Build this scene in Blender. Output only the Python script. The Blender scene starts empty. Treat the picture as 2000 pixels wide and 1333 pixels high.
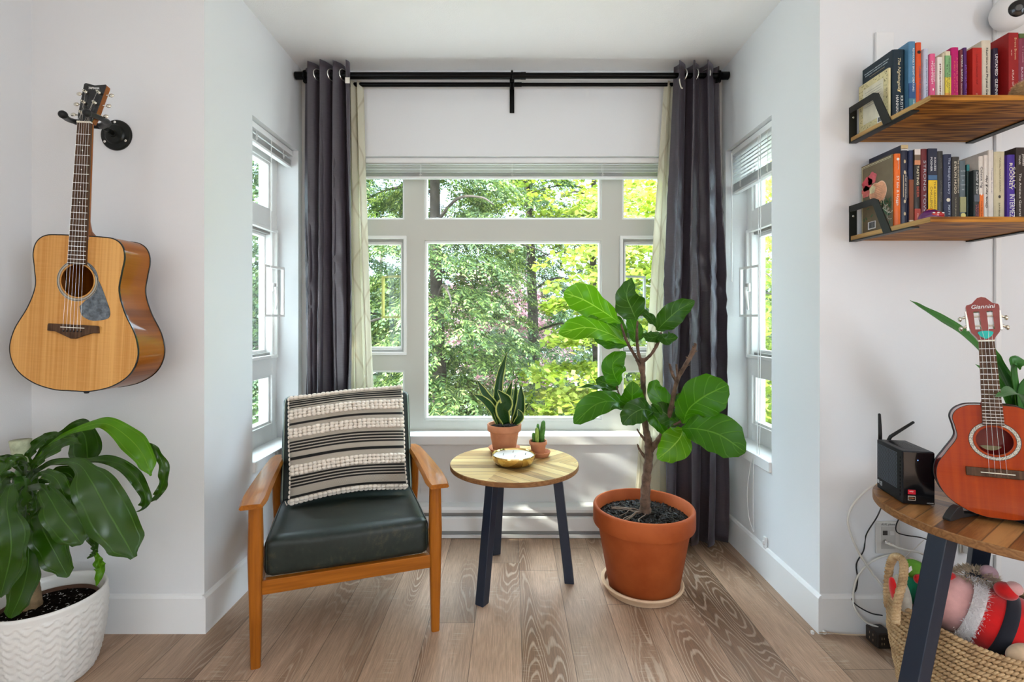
import bpy, math, random
import numpy as np
from mathutils import Vector, Matrix

random.seed(7)
F = 960.0          # focal length in pixels of the 2000 px wide frame
HZ = 625.0         # horizon row
CAM_Z = 1.125
R = math.radians
scene = bpy.context.scene
COL = scene.collection


def P(px, py, d):
    """reference measurement -> place in the room, for a point d metres deep"""
    return Vector(((px - 1000) / F * d, d, CAM_Z - (py - HZ) / F * d))


# ---------------------------------------------------------------- materials
def N(nt, kind, ins=None, **props):
    n = nt.nodes.new('ShaderNode' + kind)
    for k, v in props.items():
        setattr(n, k, v)
    if ins:
        for k, v in ins.items():
            s = n.inputs[k]
            if isinstance(v, bpy.types.NodeSocket):
                nt.links.new(v, s)
            else:
                s.default_value = v
    return n


def math_(nt, op, a, b=None, c=None, clamp=False):
    n = nt.nodes.new('ShaderNodeMath')
    n.operation = op
    n.use_clamp = clamp
    for i, v in enumerate((a, b, c)):
        if v is None:
            continue
        if isinstance(v, bpy.types.NodeSocket):
            nt.links.new(v, n.inputs[i])
        else:
            n.inputs[i].default_value = v
    return n.outputs[0]


def ramp(nt, fac, stops, interp='LINEAR'):
    n = nt.nodes.new('ShaderNodeValToRGB')
    nt.links.new(fac, n.inputs[0])
    cr = n.color_ramp
    cr.interpolation = interp
    while len(cr.elements) < len(stops):
        cr.elements.new(0.5)
    for e, (p, c) in zip(cr.elements, stops):
        e.position = p
        e.color = (*c, 1) if len(c) == 3 else c
    return n.outputs[0]


def mix(nt, fac, a, b, blend='MIX'):
    n = nt.nodes.new('ShaderNodeMix')
    n.data_type = 'RGBA'
    n.blend_type = blend
    n.clamp_factor = True
    for idx, v in ((0, fac), (6, a), (7, b)):
        s = n.inputs[idx]
        if isinstance(v, bpy.types.NodeSocket):
            nt.links.new(v, s)
        elif idx == 0:
            s.default_value = v
        else:
            s.default_value = (*v, 1) if len(v) == 3 else v
    return n.outputs[2]


def comb(nt, x, y, z):
    n = nt.nodes.new('ShaderNodeCombineXYZ')
    for i, v in enumerate((x, y, z)):
        if isinstance(v, bpy.types.NodeSocket):
            nt.links.new(v, n.inputs[i])
        else:
            n.inputs[i].default_value = v
    return n.outputs[0]


def new_mat(name):
    m = bpy.data.materials.new(name)
    m.use_nodes = True
    nt = m.node_tree
    b = nt.nodes['Principled BSDF']
    return m, nt, b


def setc(s, v):
    s.default_value = (*v, 1) if len(v) == 3 else v


def bump(nt, b, height, strength=0.3, dist=0.01):
    n = N(nt, 'Bump', {'Height': height, 'Strength': strength, 'Distance': dist})
    nt.links.new(n.outputs[0], b.inputs['Normal'])


def plain(name, col, rough=0.5, metal=0.0, spec=0.25, var=0.0, vscale=8.0, bmp=0.0, bscale=60.0, bdist=0.002,
          coat=0.0, sheen=0.0, emis=None, estr=0.0, trans=0.0, sub=0.0):
    m, nt, b = new_mat(name)
    setc(b.inputs['Base Color'], col)
    b.inputs['Roughness'].default_value = rough
    b.inputs['Metallic'].default_value = metal
    b.inputs['Specular IOR Level'].default_value = spec
    b.inputs['Coat Weight'].default_value = coat
    b.inputs['Coat Roughness'].default_value = 0.05
    b.inputs['Sheen Weight'].default_value = sheen
    tc = N(nt, 'TexCoord').outputs['Object']
    if var:
        nz = N(nt, 'TexNoise', {'Vector': tc, 'Scale': vscale, 'Detail': 5.0, 'Roughness': 0.6}).outputs[0]
        lo = tuple(max(0, c * (1 - var)) for c in col)
        hi = tuple(min(1, c * (1 + var)) for c in col)
        nt.links.new(ramp(nt, nz, [(0.3, lo), (0.7, hi)]), b.inputs['Base Color'])
    if bmp:
        nz = N(nt, 'TexNoise', {'Vector': tc, 'Scale': bscale, 'Detail': 4.0}).outputs[0]
        bump(nt, b, nz, bmp, bdist)
    if emis:
        setc(b.inputs['Emission Color'], emis)
        b.inputs['Emission Strength'].default_value = estr
    return m


def wood(name, c1, c2, axis=0, scale=1.0, rough=0.4, coat=0.0, bands=16.0, contrast=1.0, bmp=0.1):
    """grain running along the given axis"""
    m, nt, b = new_mat(name)
    tc = N(nt, 'TexCoord').outputs['Object']
    sc = [14.0 * scale] * 3
    sc[axis] = 1.1 * scale
    mp = N(nt, 'Mapping', {'Vector': tc, 'Scale': sc}).outputs[0]
    n1 = N(nt, 'TexNoise', {'Vector': mp, 'Scale': 1.0, 'Detail': 3.0, 'Roughness': 0.5}).outputs[0]
    rings = math_(nt, 'SINE', math_(nt, 'MULTIPLY', n1, bands * 4))
    sc2 = [160.0 * scale] * 3
    sc2[axis] = 5.0 * scale
    mp2 = N(nt, 'Mapping', {'Vector': tc, 'Scale': sc2}).outputs[0]
    n2 = N(nt, 'TexNoise', {'Vector': mp2, 'Scale': 1.0, 'Detail': 4.0, 'Roughness': 0.6}).outputs[0]
    f = math_(nt, 'ADD', math_(nt, 'MULTIPLY', rings, 0.16 * contrast), math_(nt, 'MULTIPLY', n2, 0.6))
    f = math_(nt, 'ADD', f, math_(nt, 'MULTIPLY', n1, 0.5))
    c = ramp(nt, f, [(0.25, c1), (0.85, c2)])
    nt.links.new(c, b.inputs['Base Color'])
    b.inputs['Roughness'].default_value = rough
    b.inputs['Specular IOR Level'].default_value = 0.15
    b.inputs['Coat Weight'].default_value = coat * 0.4
    b.inputs['Coat Roughness'].default_value = 0.06
    bump(nt, b, n2, bmp, 0.001)
    return m


# ---------------------------------------------------------------- mesh building
class MB:
    def __init__(self):
        self.v, self.f, self.m, self.uv = [], [], [], None

    def add(self, verts, faces, mi=0, M=None):
        b = len(self.v)
        for p in verts:
            p = Vector(p)
            self.v.append(M @ p if M is not None else p)
        for f in faces:
            self.f.append(tuple(b + i for i in f))
            self.m.append(mi)
        return self

    def box(self, c, s, mi=0, M=None, taper=1.0):
        x, y, z = (k / 2 for k in s)
        cx, cy, cz = c
        vs = []
        for dz in (-1, 1):
            t = taper if dz > 0 else 1.0
            for dx, dy in ((-1, -1), (1, -1), (1, 1), (-1, 1)):
                vs.append((cx + dx * x * t, cy + dy * y * t, cz + dz * z))
        fs = [(3, 2, 1, 0), (4, 5, 6, 7), (0, 1, 5, 4), (1, 2, 6, 5), (2, 3, 7, 6), (3, 0, 4, 7)]
        return self.add(vs, fs, mi, M)

    def span(self, a, b, mi=0, M=None):
        c = [(a[i] + b[i]) / 2 for i in range(3)]
        s = [abs(b[i] - a[i]) for i in range(3)]
        return self.box(c, s, mi, M)

    def lathe(self, prof, seg=40, mi=0, M=None, cap0=True, cap1=True, ripple=None):
        vs, fs = [], []
        n = len(prof)
        for j in range(n):
            r, z = prof[j]
            for i in range(seg):
                a = 2 * math.pi * i / seg
                rr = r * (ripple(a, z) if ripple else 1)
                vs.append((rr * math.cos(a), rr * math.sin(a), z))
        for j in range(n - 1):
            for i in range(seg):
                k = (i + 1) % seg
                fs.append((j * seg + i, j * seg + k, (j + 1) * seg + k, (j + 1) * seg + i))
        if cap0 and prof[0][0] > 1e-6:
            fs.append(tuple(reversed(range(seg))))
        if cap1 and prof[-1][0] > 1e-6:
            fs.append(tuple((n - 1) * seg + i for i in range(seg)))
        return self.add(vs, fs, mi, M)

    def tube(self, pts, rad, seg=8, mi=0, M=None, cap=True, flat=1.0):
        pts = [Vector(p) for p in pts]
        n = len(pts)
        if not hasattr(rad, '__len__'):
            rad = [rad] * n
        vs, fs = [], []
        prev = None
        for i, p in enumerate(pts):
            t = (pts[min(i + 1, n - 1)] - pts[max(i - 1, 0)])
            if t.length < 1e-9:
                t = Vector((0, 0, 1))
            t.normalize()
            if prev is None:
                up = Vector((0, 0, 1)) if abs(t.z) < 0.9 else Vector((0, 1, 0))
                a = t.cross(up).normalized()
            else:
                a = (prev - t * prev.dot(t))
                a = a.normalized() if a.length > 1e-6 else t.orthogonal().normalized()
            prev = a
            b = t.cross(a)
            for k in range(seg):
                th = 2 * math.pi * k / seg
                vs.append(p + (a * math.cos(th) + b * math.sin(th) * flat) * rad[i])
        for i in range(n - 1):
            for k in range(seg):
                k2 = (k + 1) % seg
                fs.append((i * seg + k, i * seg + k2, (i + 1) * seg + k2, (i + 1) * seg + k))
        if cap:
            fs.append(tuple(reversed(range(seg))))
            fs.append(tuple((n - 1) * seg + k for k in range(seg)))
        return self.add(vs, fs, mi, M)

    def sphere(self, c, r, seg=12, rings=8, mi=0, M=None, disp=None):
        if not hasattr(r, '__len__'):
            r = (r, r, r)
        vs, fs = [], []
        for j in range(rings + 1):
            ph = math.pi * j / rings
            for i in range(seg):
                th = 2 * math.pi * i / seg
                d = Vector((math.sin(ph) * math.cos(th), math.sin(ph) * math.sin(th), math.cos(ph)))
                k = disp(d) if disp else 1.0
                vs.append((c[0] + d.x * r[0] * k, c[1] + d.y * r[1] * k, c[2] + d.z * r[2] * k))
        for j in range(rings):
            for i in range(seg):
                k = (i + 1) % seg
                fs.append((j * seg + i, (j + 1) * seg + i, (j + 1) * seg + k, j * seg + k))
        return self.add(vs, fs, mi, M)

    def prism(self, outline, y0, y1, mi=0, mi_side=None, M=None, side=True):
        """outline of (x, z) points extruded along y (y0 = front)"""
        n = len(outline)
        vs = [(x, y0, z) for x, z in outline] + [(x, y1, z) for x, z in outline]
        b = len(self.v)
        self.add(vs, [], 0, M)
        self.f.append(tuple(b + i for i in range(n)))
        self.m.append(mi)
        self.f.append(tuple(b + n + i for i in reversed(range(n))))
        self.m.append(mi)
        if side:
            ms = mi if mi_side is None else mi_side
            for i in range(n):
                k = (i + 1) % n
                self.f.append((b + i, b + n + i, b + n + k, b + k))
                self.m.append(ms)
        return self


def mesh_of(mb, name='mesh', smooth=False, uv=None):
    me = bpy.data.meshes.new(name)
    me.from_pydata([tuple(p) for p in mb.v], [], mb.f)
    me.polygons.foreach_set('material_index', mb.m)
    if smooth:
        me.polygons.foreach_set('use_smooth', [True] * len(mb.f))
    if uv is not None:
        lay = me.uv_layers.new(name='UVMap')
        li = [0] * len(me.loops)
        me.loops.foreach_get('vertex_index', li)
        flat = []
        for i in li:
            flat += [uv[i][0], uv[i][1]]
        lay.data.foreach_set('uv', flat)
    me.update()
    return me


def tag(o, label=None, cat=None, group=None, kind=None):
    if label:
        o['label'] = label
    if cat:
        o['category'] = cat
    if group:
        o['group'] = group
    if kind:
        o['kind'] = kind
    return o


def thing(name, label, cat, loc=(0, 0, 0), rot=(0, 0, 0), group=None, kind=None):
    o = bpy.data.objects.new(name, None)
    COL.objects.link(o)
    o.location = loc
    o.rotation_euler = rot
    o.empty_display_size = 0.05
    return tag(o, label, cat, group, kind)


def mat_of(o):
    return Matrix.Translation(o.location) @ o.rotation_euler.to_matrix().to_4x4()


def obj(name, mb, mats, parent=None, smooth=False, world=False, bevel=0.0, bseg=2, sub=0, solid=0.0, auto=None,
        uv=None, label=None, origin=None):
    """link one mesh object; world=True when the points are given in room coordinates under a placed parent"""
    if world and parent is not None:
        chain, p = Matrix.Identity(4), parent
        while p is not None:
            chain = mat_of(p) @ chain
            p = p.parent
        inv = chain.inverted()
        mb.v = [inv @ v for v in mb.v]
    if origin is not None:
        o0 = Vector(origin)
        mb.v = [v - o0 for v in mb.v]
    me = mesh_of(mb, name, smooth, uv)
    if not isinstance(mats, (list, tuple)):
        mats = [mats]
    for m in mats:
        me.materials.append(m)
    o = bpy.data.objects.new(name, me)
    COL.objects.link(o)
    if origin is not None:
        o.location = origin
    if parent is not None:
        o.parent = parent
    if bevel:
        md = o.modifiers.new('bevel', 'BEVEL')
        md.width = bevel
        md.segments = bseg
        md.limit_method = 'ANGLE'
        md.angle_limit = R(35)
        if not smooth:
            me.polygons.foreach_set('use_smooth', [True] * len(me.polygons))
            try:
                md.harden_normals = True
            except Exception:
                pass
    if solid:
        md = o.modifiers.new('solid', 'SOLIDIFY')
        md.thickness = solid
        md.offset = 0
    if sub:
        md = o.modifiers.new('sub', 'SUBSURF')
        md.levels = sub
        md.render_levels = sub
    if auto:
        me.polygons.foreach_set('use_smooth', [True] * len(me.polygons))
        me.set_sharp_from_angle(angle=R(auto))
    if label:
        o['label'] = label
    return o


def smooth_path(pts, n=12):
    """Catmull-Rom through the points, n samples per span"""
    p = [Vector(q) for q in pts]
    if len(p) == 2:
        return [p[0].lerp(p[1], i / n) for i in range(n + 1)]
    out = []
    for i in range(len(p) - 1):
        p0 = p[i - 1] if i > 0 else p[0] * 2 - p[1]
        p1, p2 = p[i], p[i + 1]
        p3 = p[i + 2] if i + 2 < len(p) else p[-1] * 2 - p[-2]
        for k in range(n):
            t = k / n
            out.append(0.5 * ((2 * p1) + (p2 - p0) * t + (2 * p0 - 5 * p1 + 4 * p2 - p3) * t * t +
                              (3 * p1 - p0 - 3 * p2 + p3) * t ** 3))
    out.append(p[-1])
    return out


def interp(tab, t):
    if t <= tab[0][0]:
        return tab[0][1]
    for (a, va), (b, vb) in zip(tab, tab[1:]):
        if t <= b:
            k = (t - a) / (b - a)
            k = k * k * (3 - 2 * k)
            return va + (vb - va) * k
    return tab[-1][1]


def leaf_mb(path, width, shape, facing=(0, -1, 0), nu=6, cup=0.25, wave=0.0, wfreq=5.0, n=8, twist=0.0, mi_fn=None):
    """a leaf blade along a path; width = widest half width, shape = [(t, fraction)]"""
    pts = smooth_path(path, n)
    m = len(pts)
    fc = Vector(facing).normalized()
    mb = MB()
    uv = []
    ph = random.uniform(0, 6)
    for i, p in enumerate(pts):
        t = i / (m - 1)
        tan = (pts[min(i + 1, m - 1)] - pts[max(i - 1, 0)]).normalized()
        side = tan.cross(fc)
        side = side.normalized() if side.length > 1e-4 else tan.orthogonal().normalized()
        if twist:
            side = Matrix.Rotation(twist * t, 3, tan) @ side
        nor = side.cross(tan)
        if nor.dot(fc) < 0 and not twist:
            nor = -nor
        w = width * interp(shape, t)
        for j in range(nu + 1):
            u = -1 + 2 * j / nu
            off = cup * w * u * u + wave * (abs(u) ** 2) * math.sin(wfreq * t * 6.28 + ph + (0.9 if u > 0 else 0)) * min(1, w / max(width, 1e-6) * 1.5)
            mb.v.append(p + side * (w * u) + nor * off)
            uv.append(((u + 1) / 2, t))
    for i in range(m - 1):
        for j in range(nu):
            a = i * (nu + 1) + j
            mb.f.append((a, a + 1, a + nu + 2, a + nu + 1))
            mb.m.append(mi_fn(j, nu, i / (m - 1)) if mi_fn else 0)
    return mb, uv


def text_obj(name, body, size, mat, parent, M, extrude=0.0004, align='CENTER', squash=1.0, spacing=1.0, shear=0.0, fit=None):
    """lettering as a real mesh; M places the text plane (x along the words, y up, z out of the surface)"""
    cu = bpy.data.curves.new(name, 'FONT')
    cu.body = body
    cu.size = size
    cu.align_x = align
    cu.align_y = 'CENTER'
    cu.extrude = extrude
    cu.space_character = spacing
    cu.shear = shear
    cu.resolution_u = 2
    tmp = bpy.data.objects.new('tmp', cu)
    COL.objects.link(tmp)
    dg = bpy.context.evaluated_depsgraph_get()
    me = bpy.data.meshes.new_from_object(tmp.evaluated_get(dg))
    bpy.data.objects.remove(tmp)
    bpy.data.curves.remove(cu)
    if fit and me.vertices:
        xs = [v.co.x for v in me.vertices]
        w = max(xs) - min(xs)
        if w > 1e-6:
            squash = fit / w
    me.transform(M @ Matrix.Diagonal((squash, 1, 1, 1)))
    me.materials.clear()
    me.materials.append(mat)
    me.name = name
    o = bpy.data.objects.new(name, me)
    COL.objects.link(o)
    o.parent = parent
    return o


def frame_M(origin, xaxis, yaxis):
    x = Vector(xaxis).normalized()
    y = Vector(yaxis).normalized()
    z = x.cross(y)
    m = Matrix((x, y, z)).transposed().to_4x4()
    m.translation = Vector(origin)
    return m

LIGHT_L = 12.0
LIGHT_R = 66.0
SUN_E = 13.0
SKY_E = 21.0
EXPO = 0.22
# ---------------------------------------------------------------- room surfaces
D0, D1, HX, CE = 1.770, 2.594, 1.108, 2.44
XL, XR, YR = -1.73, 2.75, -5.2
WT = 0.18
OX0, OX1, OZ0, OZ1 = -0.875, 0.885, 0.500, 1.990      # opening of the alcove's main window
SY0, SY1 = 2.098, 2.548                               # openings of the two side windows


def wall_material(name, col, b=0.05):
    m, nt, bs = new_mat(name)
    setc(bs.inputs['Base Color'], col)
    bs.inputs['Roughness'].default_value = 0.55
    bs.inputs['Specular IOR Level'].default_value = 0.35
    tc = N(nt, 'TexCoord').outputs['Object']
    n = N(nt, 'TexNoise', {'Vector': tc, 'Scale': 260.0, 'Detail': 3.0}).outputs[0]
    n2 = N(nt, 'TexNoise', {'Vector': tc, 'Scale': 14.0, 'Detail': 2.0}).outputs[0]
    bump(nt, bs, math_(nt, 'ADD', n, math_(nt, 'MULTIPLY', n2, 0.6)), b, 0.002)
    return m


M_wall = wall_material('painted_wall', (0.745, 0.752, 0.757), 0.12)
M_ceil = wall_material('ceiling_paint', (0.88, 0.88, 0.875), 0.5)
M_trim = plain('trim_paint', (0.80, 0.80, 0.79), 0.35)
M_sash = plain('white_vinyl', (0.82, 0.82, 0.80), 0.3)
M_frame = plain('main_frame_grey', (0.56, 0.555, 0.50), 0.4)  # greyer than the white frames of the side windows
M_gasket = plain('grey_gasket', (0.30, 0.29, 0.27), 0.5)


def floor_material():
    m, nt, b = new_mat('oak_planks')
    tc = N(nt, 'TexCoord').outputs['Object']
    s = N(nt, 'SeparateXYZ', {0: tc})
    x, y = s.outputs[0], s.outputs[1]
    PW, PL = 0.1715, 1.26
    xs = math_(nt, 'DIVIDE', math_(nt, 'SUBTRACT', x, 0.033), PW)
    ix = math_(nt, 'FLOOR', xs)
    fx = math_(nt, 'SUBTRACT', xs, ix)
    off = N(nt, 'TexWhiteNoise', {'W': ix}, noise_dimensions='1D').outputs[0]
    ys = math_(nt, 'ADD', math_(nt, 'DIVIDE', y, PL), math_(nt, 'MULTIPLY', off, 7.3))
    iy = math_(nt, 'FLOOR', ys)
    fy = math_(nt, 'SUBTRACT', ys, iy)
    rn = N(nt, 'TexWhiteNoise', {'Vector': comb(nt, ix, iy, 0.0)}, noise_dimensions='3D')
    r1 = rn.outputs[0]
    rc = N(nt, 'SeparateColor', {0: rn.outputs[1]})
    r2, r3 = rc.outputs[0], rc.outputs[1]
    # contour lines of a stretched noise give the cathedral figure
    gx = math_(nt, 'ADD', math_(nt, 'MULTIPLY', x, 7.5), math_(nt, 'MULTIPLY', r2, 40.0))
    gy = math_(nt, 'ADD', math_(nt, 'MULTIPLY', y, 0.9), math_(nt, 'MULTIPLY', r3, 40.0))
    v1 = N(nt, 'TexNoise', {'Vector': comb(nt, gx, gy, r1), 'Scale': 1.0, 'Detail': 1.5, 'Roughness': 0.35}).outputs[0]
    fine = N(nt, 'TexNoise', {'Vector': comb(nt, math_(nt, 'MULTIPLY', x, 330.0), math_(nt, 'MULTIPLY', y, 11.0), r1), 'Scale': 1.0, 'Detail': 4.0, 'Roughness': 0.7}).outputs[0]
    wob = N(nt, 'TexNoise', {'Vector': comb(nt, math_(nt, 'MULTIPLY', x, 60.0), math_(nt, 'MULTIPLY', y, 18.0), r1), 'Scale': 1.0, 'Detail': 3.0}).outputs[0]
    ph = math_(nt, 'ADD', math_(nt, 'MULTIPLY', v1, 290.0), math_(nt, 'MULTIPLY', wob, 3.2))
    ln = math_(nt, 'SINE', ph)
    line = N(nt, 'MapRange', {0: ln, 1: 0.35, 2: 1.0, 3: 0.0, 4: 1.0}).outputs[0]
    dens = N(nt, 'MapRange', {0: v1, 1: 0.485, 2: 0.63, 3: 0.0, 4: 1.0}).outputs[0]
    # pale worn body, darker heart bands
    body = mix(nt, dens, (0.425, 0.280, 0.190), (0.225, 0.128, 0.075))
    body = mix(nt, math_(nt, 'MULTIPLY', math_(nt, 'MULTIPLY', line, 0.7), math_(nt, 'ADD', dens, 0.12)), body, (0.50, 0.38, 0.28))
    tone = ramp(nt, r1, [(0.0, (0.80, 0.80, 0.80)), (0.5, (0.97, 0.96, 0.95)), (1.0, (1.13, 1.11, 1.10))])
    body = mix(nt, 1.0, body, tone, 'MULTIPLY')
    f1 = N(nt, 'MapRange', {0: fine, 1: 0.30, 2: 0.70, 3: 0.66, 4: 1.28}).outputs[0]
    fc = N(nt, 'CombineColor', {0: f1, 1: f1, 2: f1}).outputs[0]
    body = mix(nt, 1.0, body, fc, 'MULTIPLY')
    # cross saw marks
    saw = N(nt, 'TexNoise', {'Vector': comb(nt, math_(nt, 'MULTIPLY', x, 14.0), math_(nt, 'MULTIPLY', y, 190.0), r1), 'Scale': 1.0, 'Detail': 1.0}).outputs[0]
    sawm = N(nt, 'TexNoise', {'Vector': comb(nt, math_(nt, 'MULTIPLY', x, 9.0), math_(nt, 'MULTIPLY', y, 3.2), r2), 'Scale': 1.0}).outputs[0]
    sw = math_(nt, 'MULTIPLY', N(nt, 'MapRange', {0: saw, 1: 0.56, 2: 0.68}).outputs[0], N(nt, 'MapRange', {0: sawm, 1: 0.56, 2: 0.66}).outputs[0])
    body = mix(nt, math_(nt, 'MULTIPLY', sw, 0.5), body, (0.52, 0.42, 0.31))
    ex = math_(nt, 'MINIMUM', fx, math_(nt, 'SUBTRACT', 1.0, fx))
    ey = math_(nt, 'MULTIPLY', math_(nt, 'MINIMUM', fy, math_(nt, 'SUBTRACT', 1.0, fy)), PL / PW)
    gap = N(nt, 'MapRange', {0: math_(nt, 'MINIMUM', ex, ey), 1: 0.003, 2: 0.010, 3: 1.0, 4: 0.0}).outputs[0]
    body = mix(nt, math_(nt, 'MULTIPLY', gap, 0.75), body, (0.07, 0.045, 0.03))
    nt.links.new(body, b.inputs['Base Color'])
    nt.links.new(N(nt, 'MapRange', {0: fine, 3: 0.34, 4: 0.56}).outputs[0], b.inputs['Roughness'])
    b.inputs['Specular IOR Level'].default_value = 0.45
    bump(nt, b, math_(nt, 'SUBTRACT', fine, gap), 0.25, 0.0012)
    return m


M_floor = floor_material()


def struct(name, mb, mats, **k):
    return tag(obj(name, mb, mats, **k), kind='structure')


mb = MB(); mb.span((XL - 0.2, YR - 0.2, -0.06), (XR + 0.2, D1 + WT, 0)); struct('floor', mb, M_floor)
mb = MB(); mb.span((XL - 0.2, YR - 0.2, CE), (XR + 0.2, D1 + WT, CE + 0.12)); struct('ceiling', mb, M_ceil)


def hole_wall(name, axis, a0, a1, c0, c1, h0, h1, z0, z1):
    """slab along axis ('x' or 'y') from a0..a1, thickness c0..c1, hole h0..h1 by z0..z1"""
    mb = MB()

    def b(p0, p1, q0, q1):
        if axis == 'x':
            mb.span((p0, c0, q0), (p1, c1, q1))
        else:
            mb.span((c0, p0, q0), (c1, p1, q1))
    b(a0, h0, 0, CE); b(h1, a1, 0, CE); b(h0, h1, 0, z0); b(h0, h1, z1, CE)
    return struct(name, mb, M_wall)


hole_wall('wall_back', 'x', -HX - WT, HX + WT, D1, D1 + WT, OX0, OX1, OZ0, OZ1)
hole_wall('wall_alcove_left', 'y', D0 + 0.18, D1, -HX - WT, -HX, SY0, SY1, OZ0, OZ1 + 0.01)
hole_wall('wall_alcove_right', 'y', D0 + 0.18, D1, HX, HX + WT, SY0, SY1, OZ0, OZ1 + 0.01)
mb = MB(); mb.span((XL - 0.2, D0, 0), (-HX, D0 + 0.18, CE)); struct('wall_front_left', mb, M_wall)
mb = MB(); mb.span((HX, D0, 0), (XR + 0.2, D0 + 0.18, CE)); struct('wall_front_right', mb, M_wall)
mb = MB(); mb.span((XL - 0.15, YR - 0.15, 0), (XR + 0.15, YR, CE)); struct('wall_rear', mb, M_wall)
# unseen windows added in both side walls to frame the fill lights
RY0, RY1, RZ0, RZ1 = -3.3, -0.9, 0.45, 2.15
hole_wall('wall_left', 'y', YR, D0, XL - 0.15, XL, RY0, RY1, RZ0, RZ1)
hole_wall('wall_right', 'y', YR, D0, XR, XR + 0.15, RY0, RY1, RZ0, RZ1)
for nm, x in (('added_window_4', XL - 0.06), ('added_window_5', XR + 0.06)):
    mb = MB()
    for y in (RY0 + 0.03, (RY0 + RY1) / 2, RY1 - 0.03):
        mb.box((x, y, (RZ0 + RZ1) / 2), (0.06, 0.06, RZ1 - RZ0))
    for z in (RZ0 + 0.03, RZ1 - 0.03):
        mb.box((x, (RY0 + RY1) / 2, z), (0.06, RY1 - RY0, 0.06))
    struct(nm, mb, M_sash)


def baseboard(name, a, b, nrm, h=0.125, t=0.012):
    a, b, n = Vector((*a, 0)), Vector((*b, 0)), Vector((*nrm, 0))
    d = (b - a)
    L = d.length
    d.normalize()
    prof = [(0, 0), (t, 0), (t, h - 0.012), (t * 0.55, h - 0.003), (0, h)]
    mb = MB()
    vs = [a + n * p + Vector((0, 0, z)) for p, z in prof] + [b + n * p + Vector((0, 0, z)) for p, z in prof]
    k = len(prof)
    fs = [(i, (i + 1) % k, k + (i + 1) % k, k + i) for i in range(k)] + [tuple(range(k)), tuple(reversed(range(k, 2 * k)))]
    mb.add(vs, fs)
    struct(name, mb, M_trim)


baseboard('baseboard_front_left', (XL, D0), (-HX, D0), (0, -1), 0.138)
baseboard('baseboard_alcove_left', (-HX, D0 - 0.012), (-HX, D1), (1, 0), 0.138)
baseboard('baseboard_alcove_right', (HX, D0 - 0.012), (HX, D1), (-1, 0), 0.138)
baseboard('baseboard_front_right', (HX, D0), (XR, D0), (0, -1), 0.138)
baseboard('baseboard_left', (XL, YR), (XL, D0), (1, 0), 0.138)
baseboard('baseboard_right', (XR, YR), (XR, D0), (-1, 0), 0.138)


# ---------------------------------------------------------------- glass
def glass_material():
    m = bpy.data.materials.new('window_glass')
    m.use_nodes = True
    nt = m.node_tree
    nt.nodes.clear()
    out = N(nt, 'OutputMaterial')
    fr = N(nt, 'Fresnel', {'IOR': 1.45}).outputs[0]
    fr = math_(nt, 'MULTIPLY', fr, math_(nt, 'SUBTRACT', 1.0, N(nt, 'NewGeometry').outputs['Backfacing']))
    tr = N(nt, 'BsdfTransparent', {'Color': (0.95, 0.98, 0.965, 1)})
    gl = N(nt, 'BsdfGlossy', {'Roughness': 0.0, 'Color': (1, 1, 1, 1)})
    mx = N(nt, 'MixShader', {0: fr, 1: tr.outputs[0], 2: gl.outputs[0]})
    nt.links.new(mx.outputs[0], out.inputs[0])
    return m


M_glass = glass_material()
M_wicket = plain('olive_wicket', (0.30, 0.27, 0.06), 0.4)
FY = 0.111       # room face of the frame, measured outward from the wall surface


def ring(mb, x0, x1, z0, z1, w, y0, y1, mi=0, M=None):
    mb.span((x0, y0, z0), (x1, y1, z0 + w), mi, M)
    mb.span((x0, y0, z1 - w), (x1, y1, z1), mi, M)
    mb.span((x0, y0, z0 + w), (x0 + w, y1, z1 - w), mi, M)
    mb.span((x1 - w, y0, z0 + w), (x1, y1, z1 - w), mi, M)


def fixed_lite(root, x0, x1, z0, z1):
    mb = MB(); ring(mb, x0, x1, z0, z1, 0.012, FY + 0.012, FY + 0.055)
    obj('glazing_bead', mb, M_sash, root, bevel=0.002)
    mb = MB(); mb.span((x0 + 0.012, FY + 0.040, z0 + 0.012), (x1 - 0.012, FY + 0.044, z1 - 0.012))
    obj('pane', mb, M_glass, root)


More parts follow.
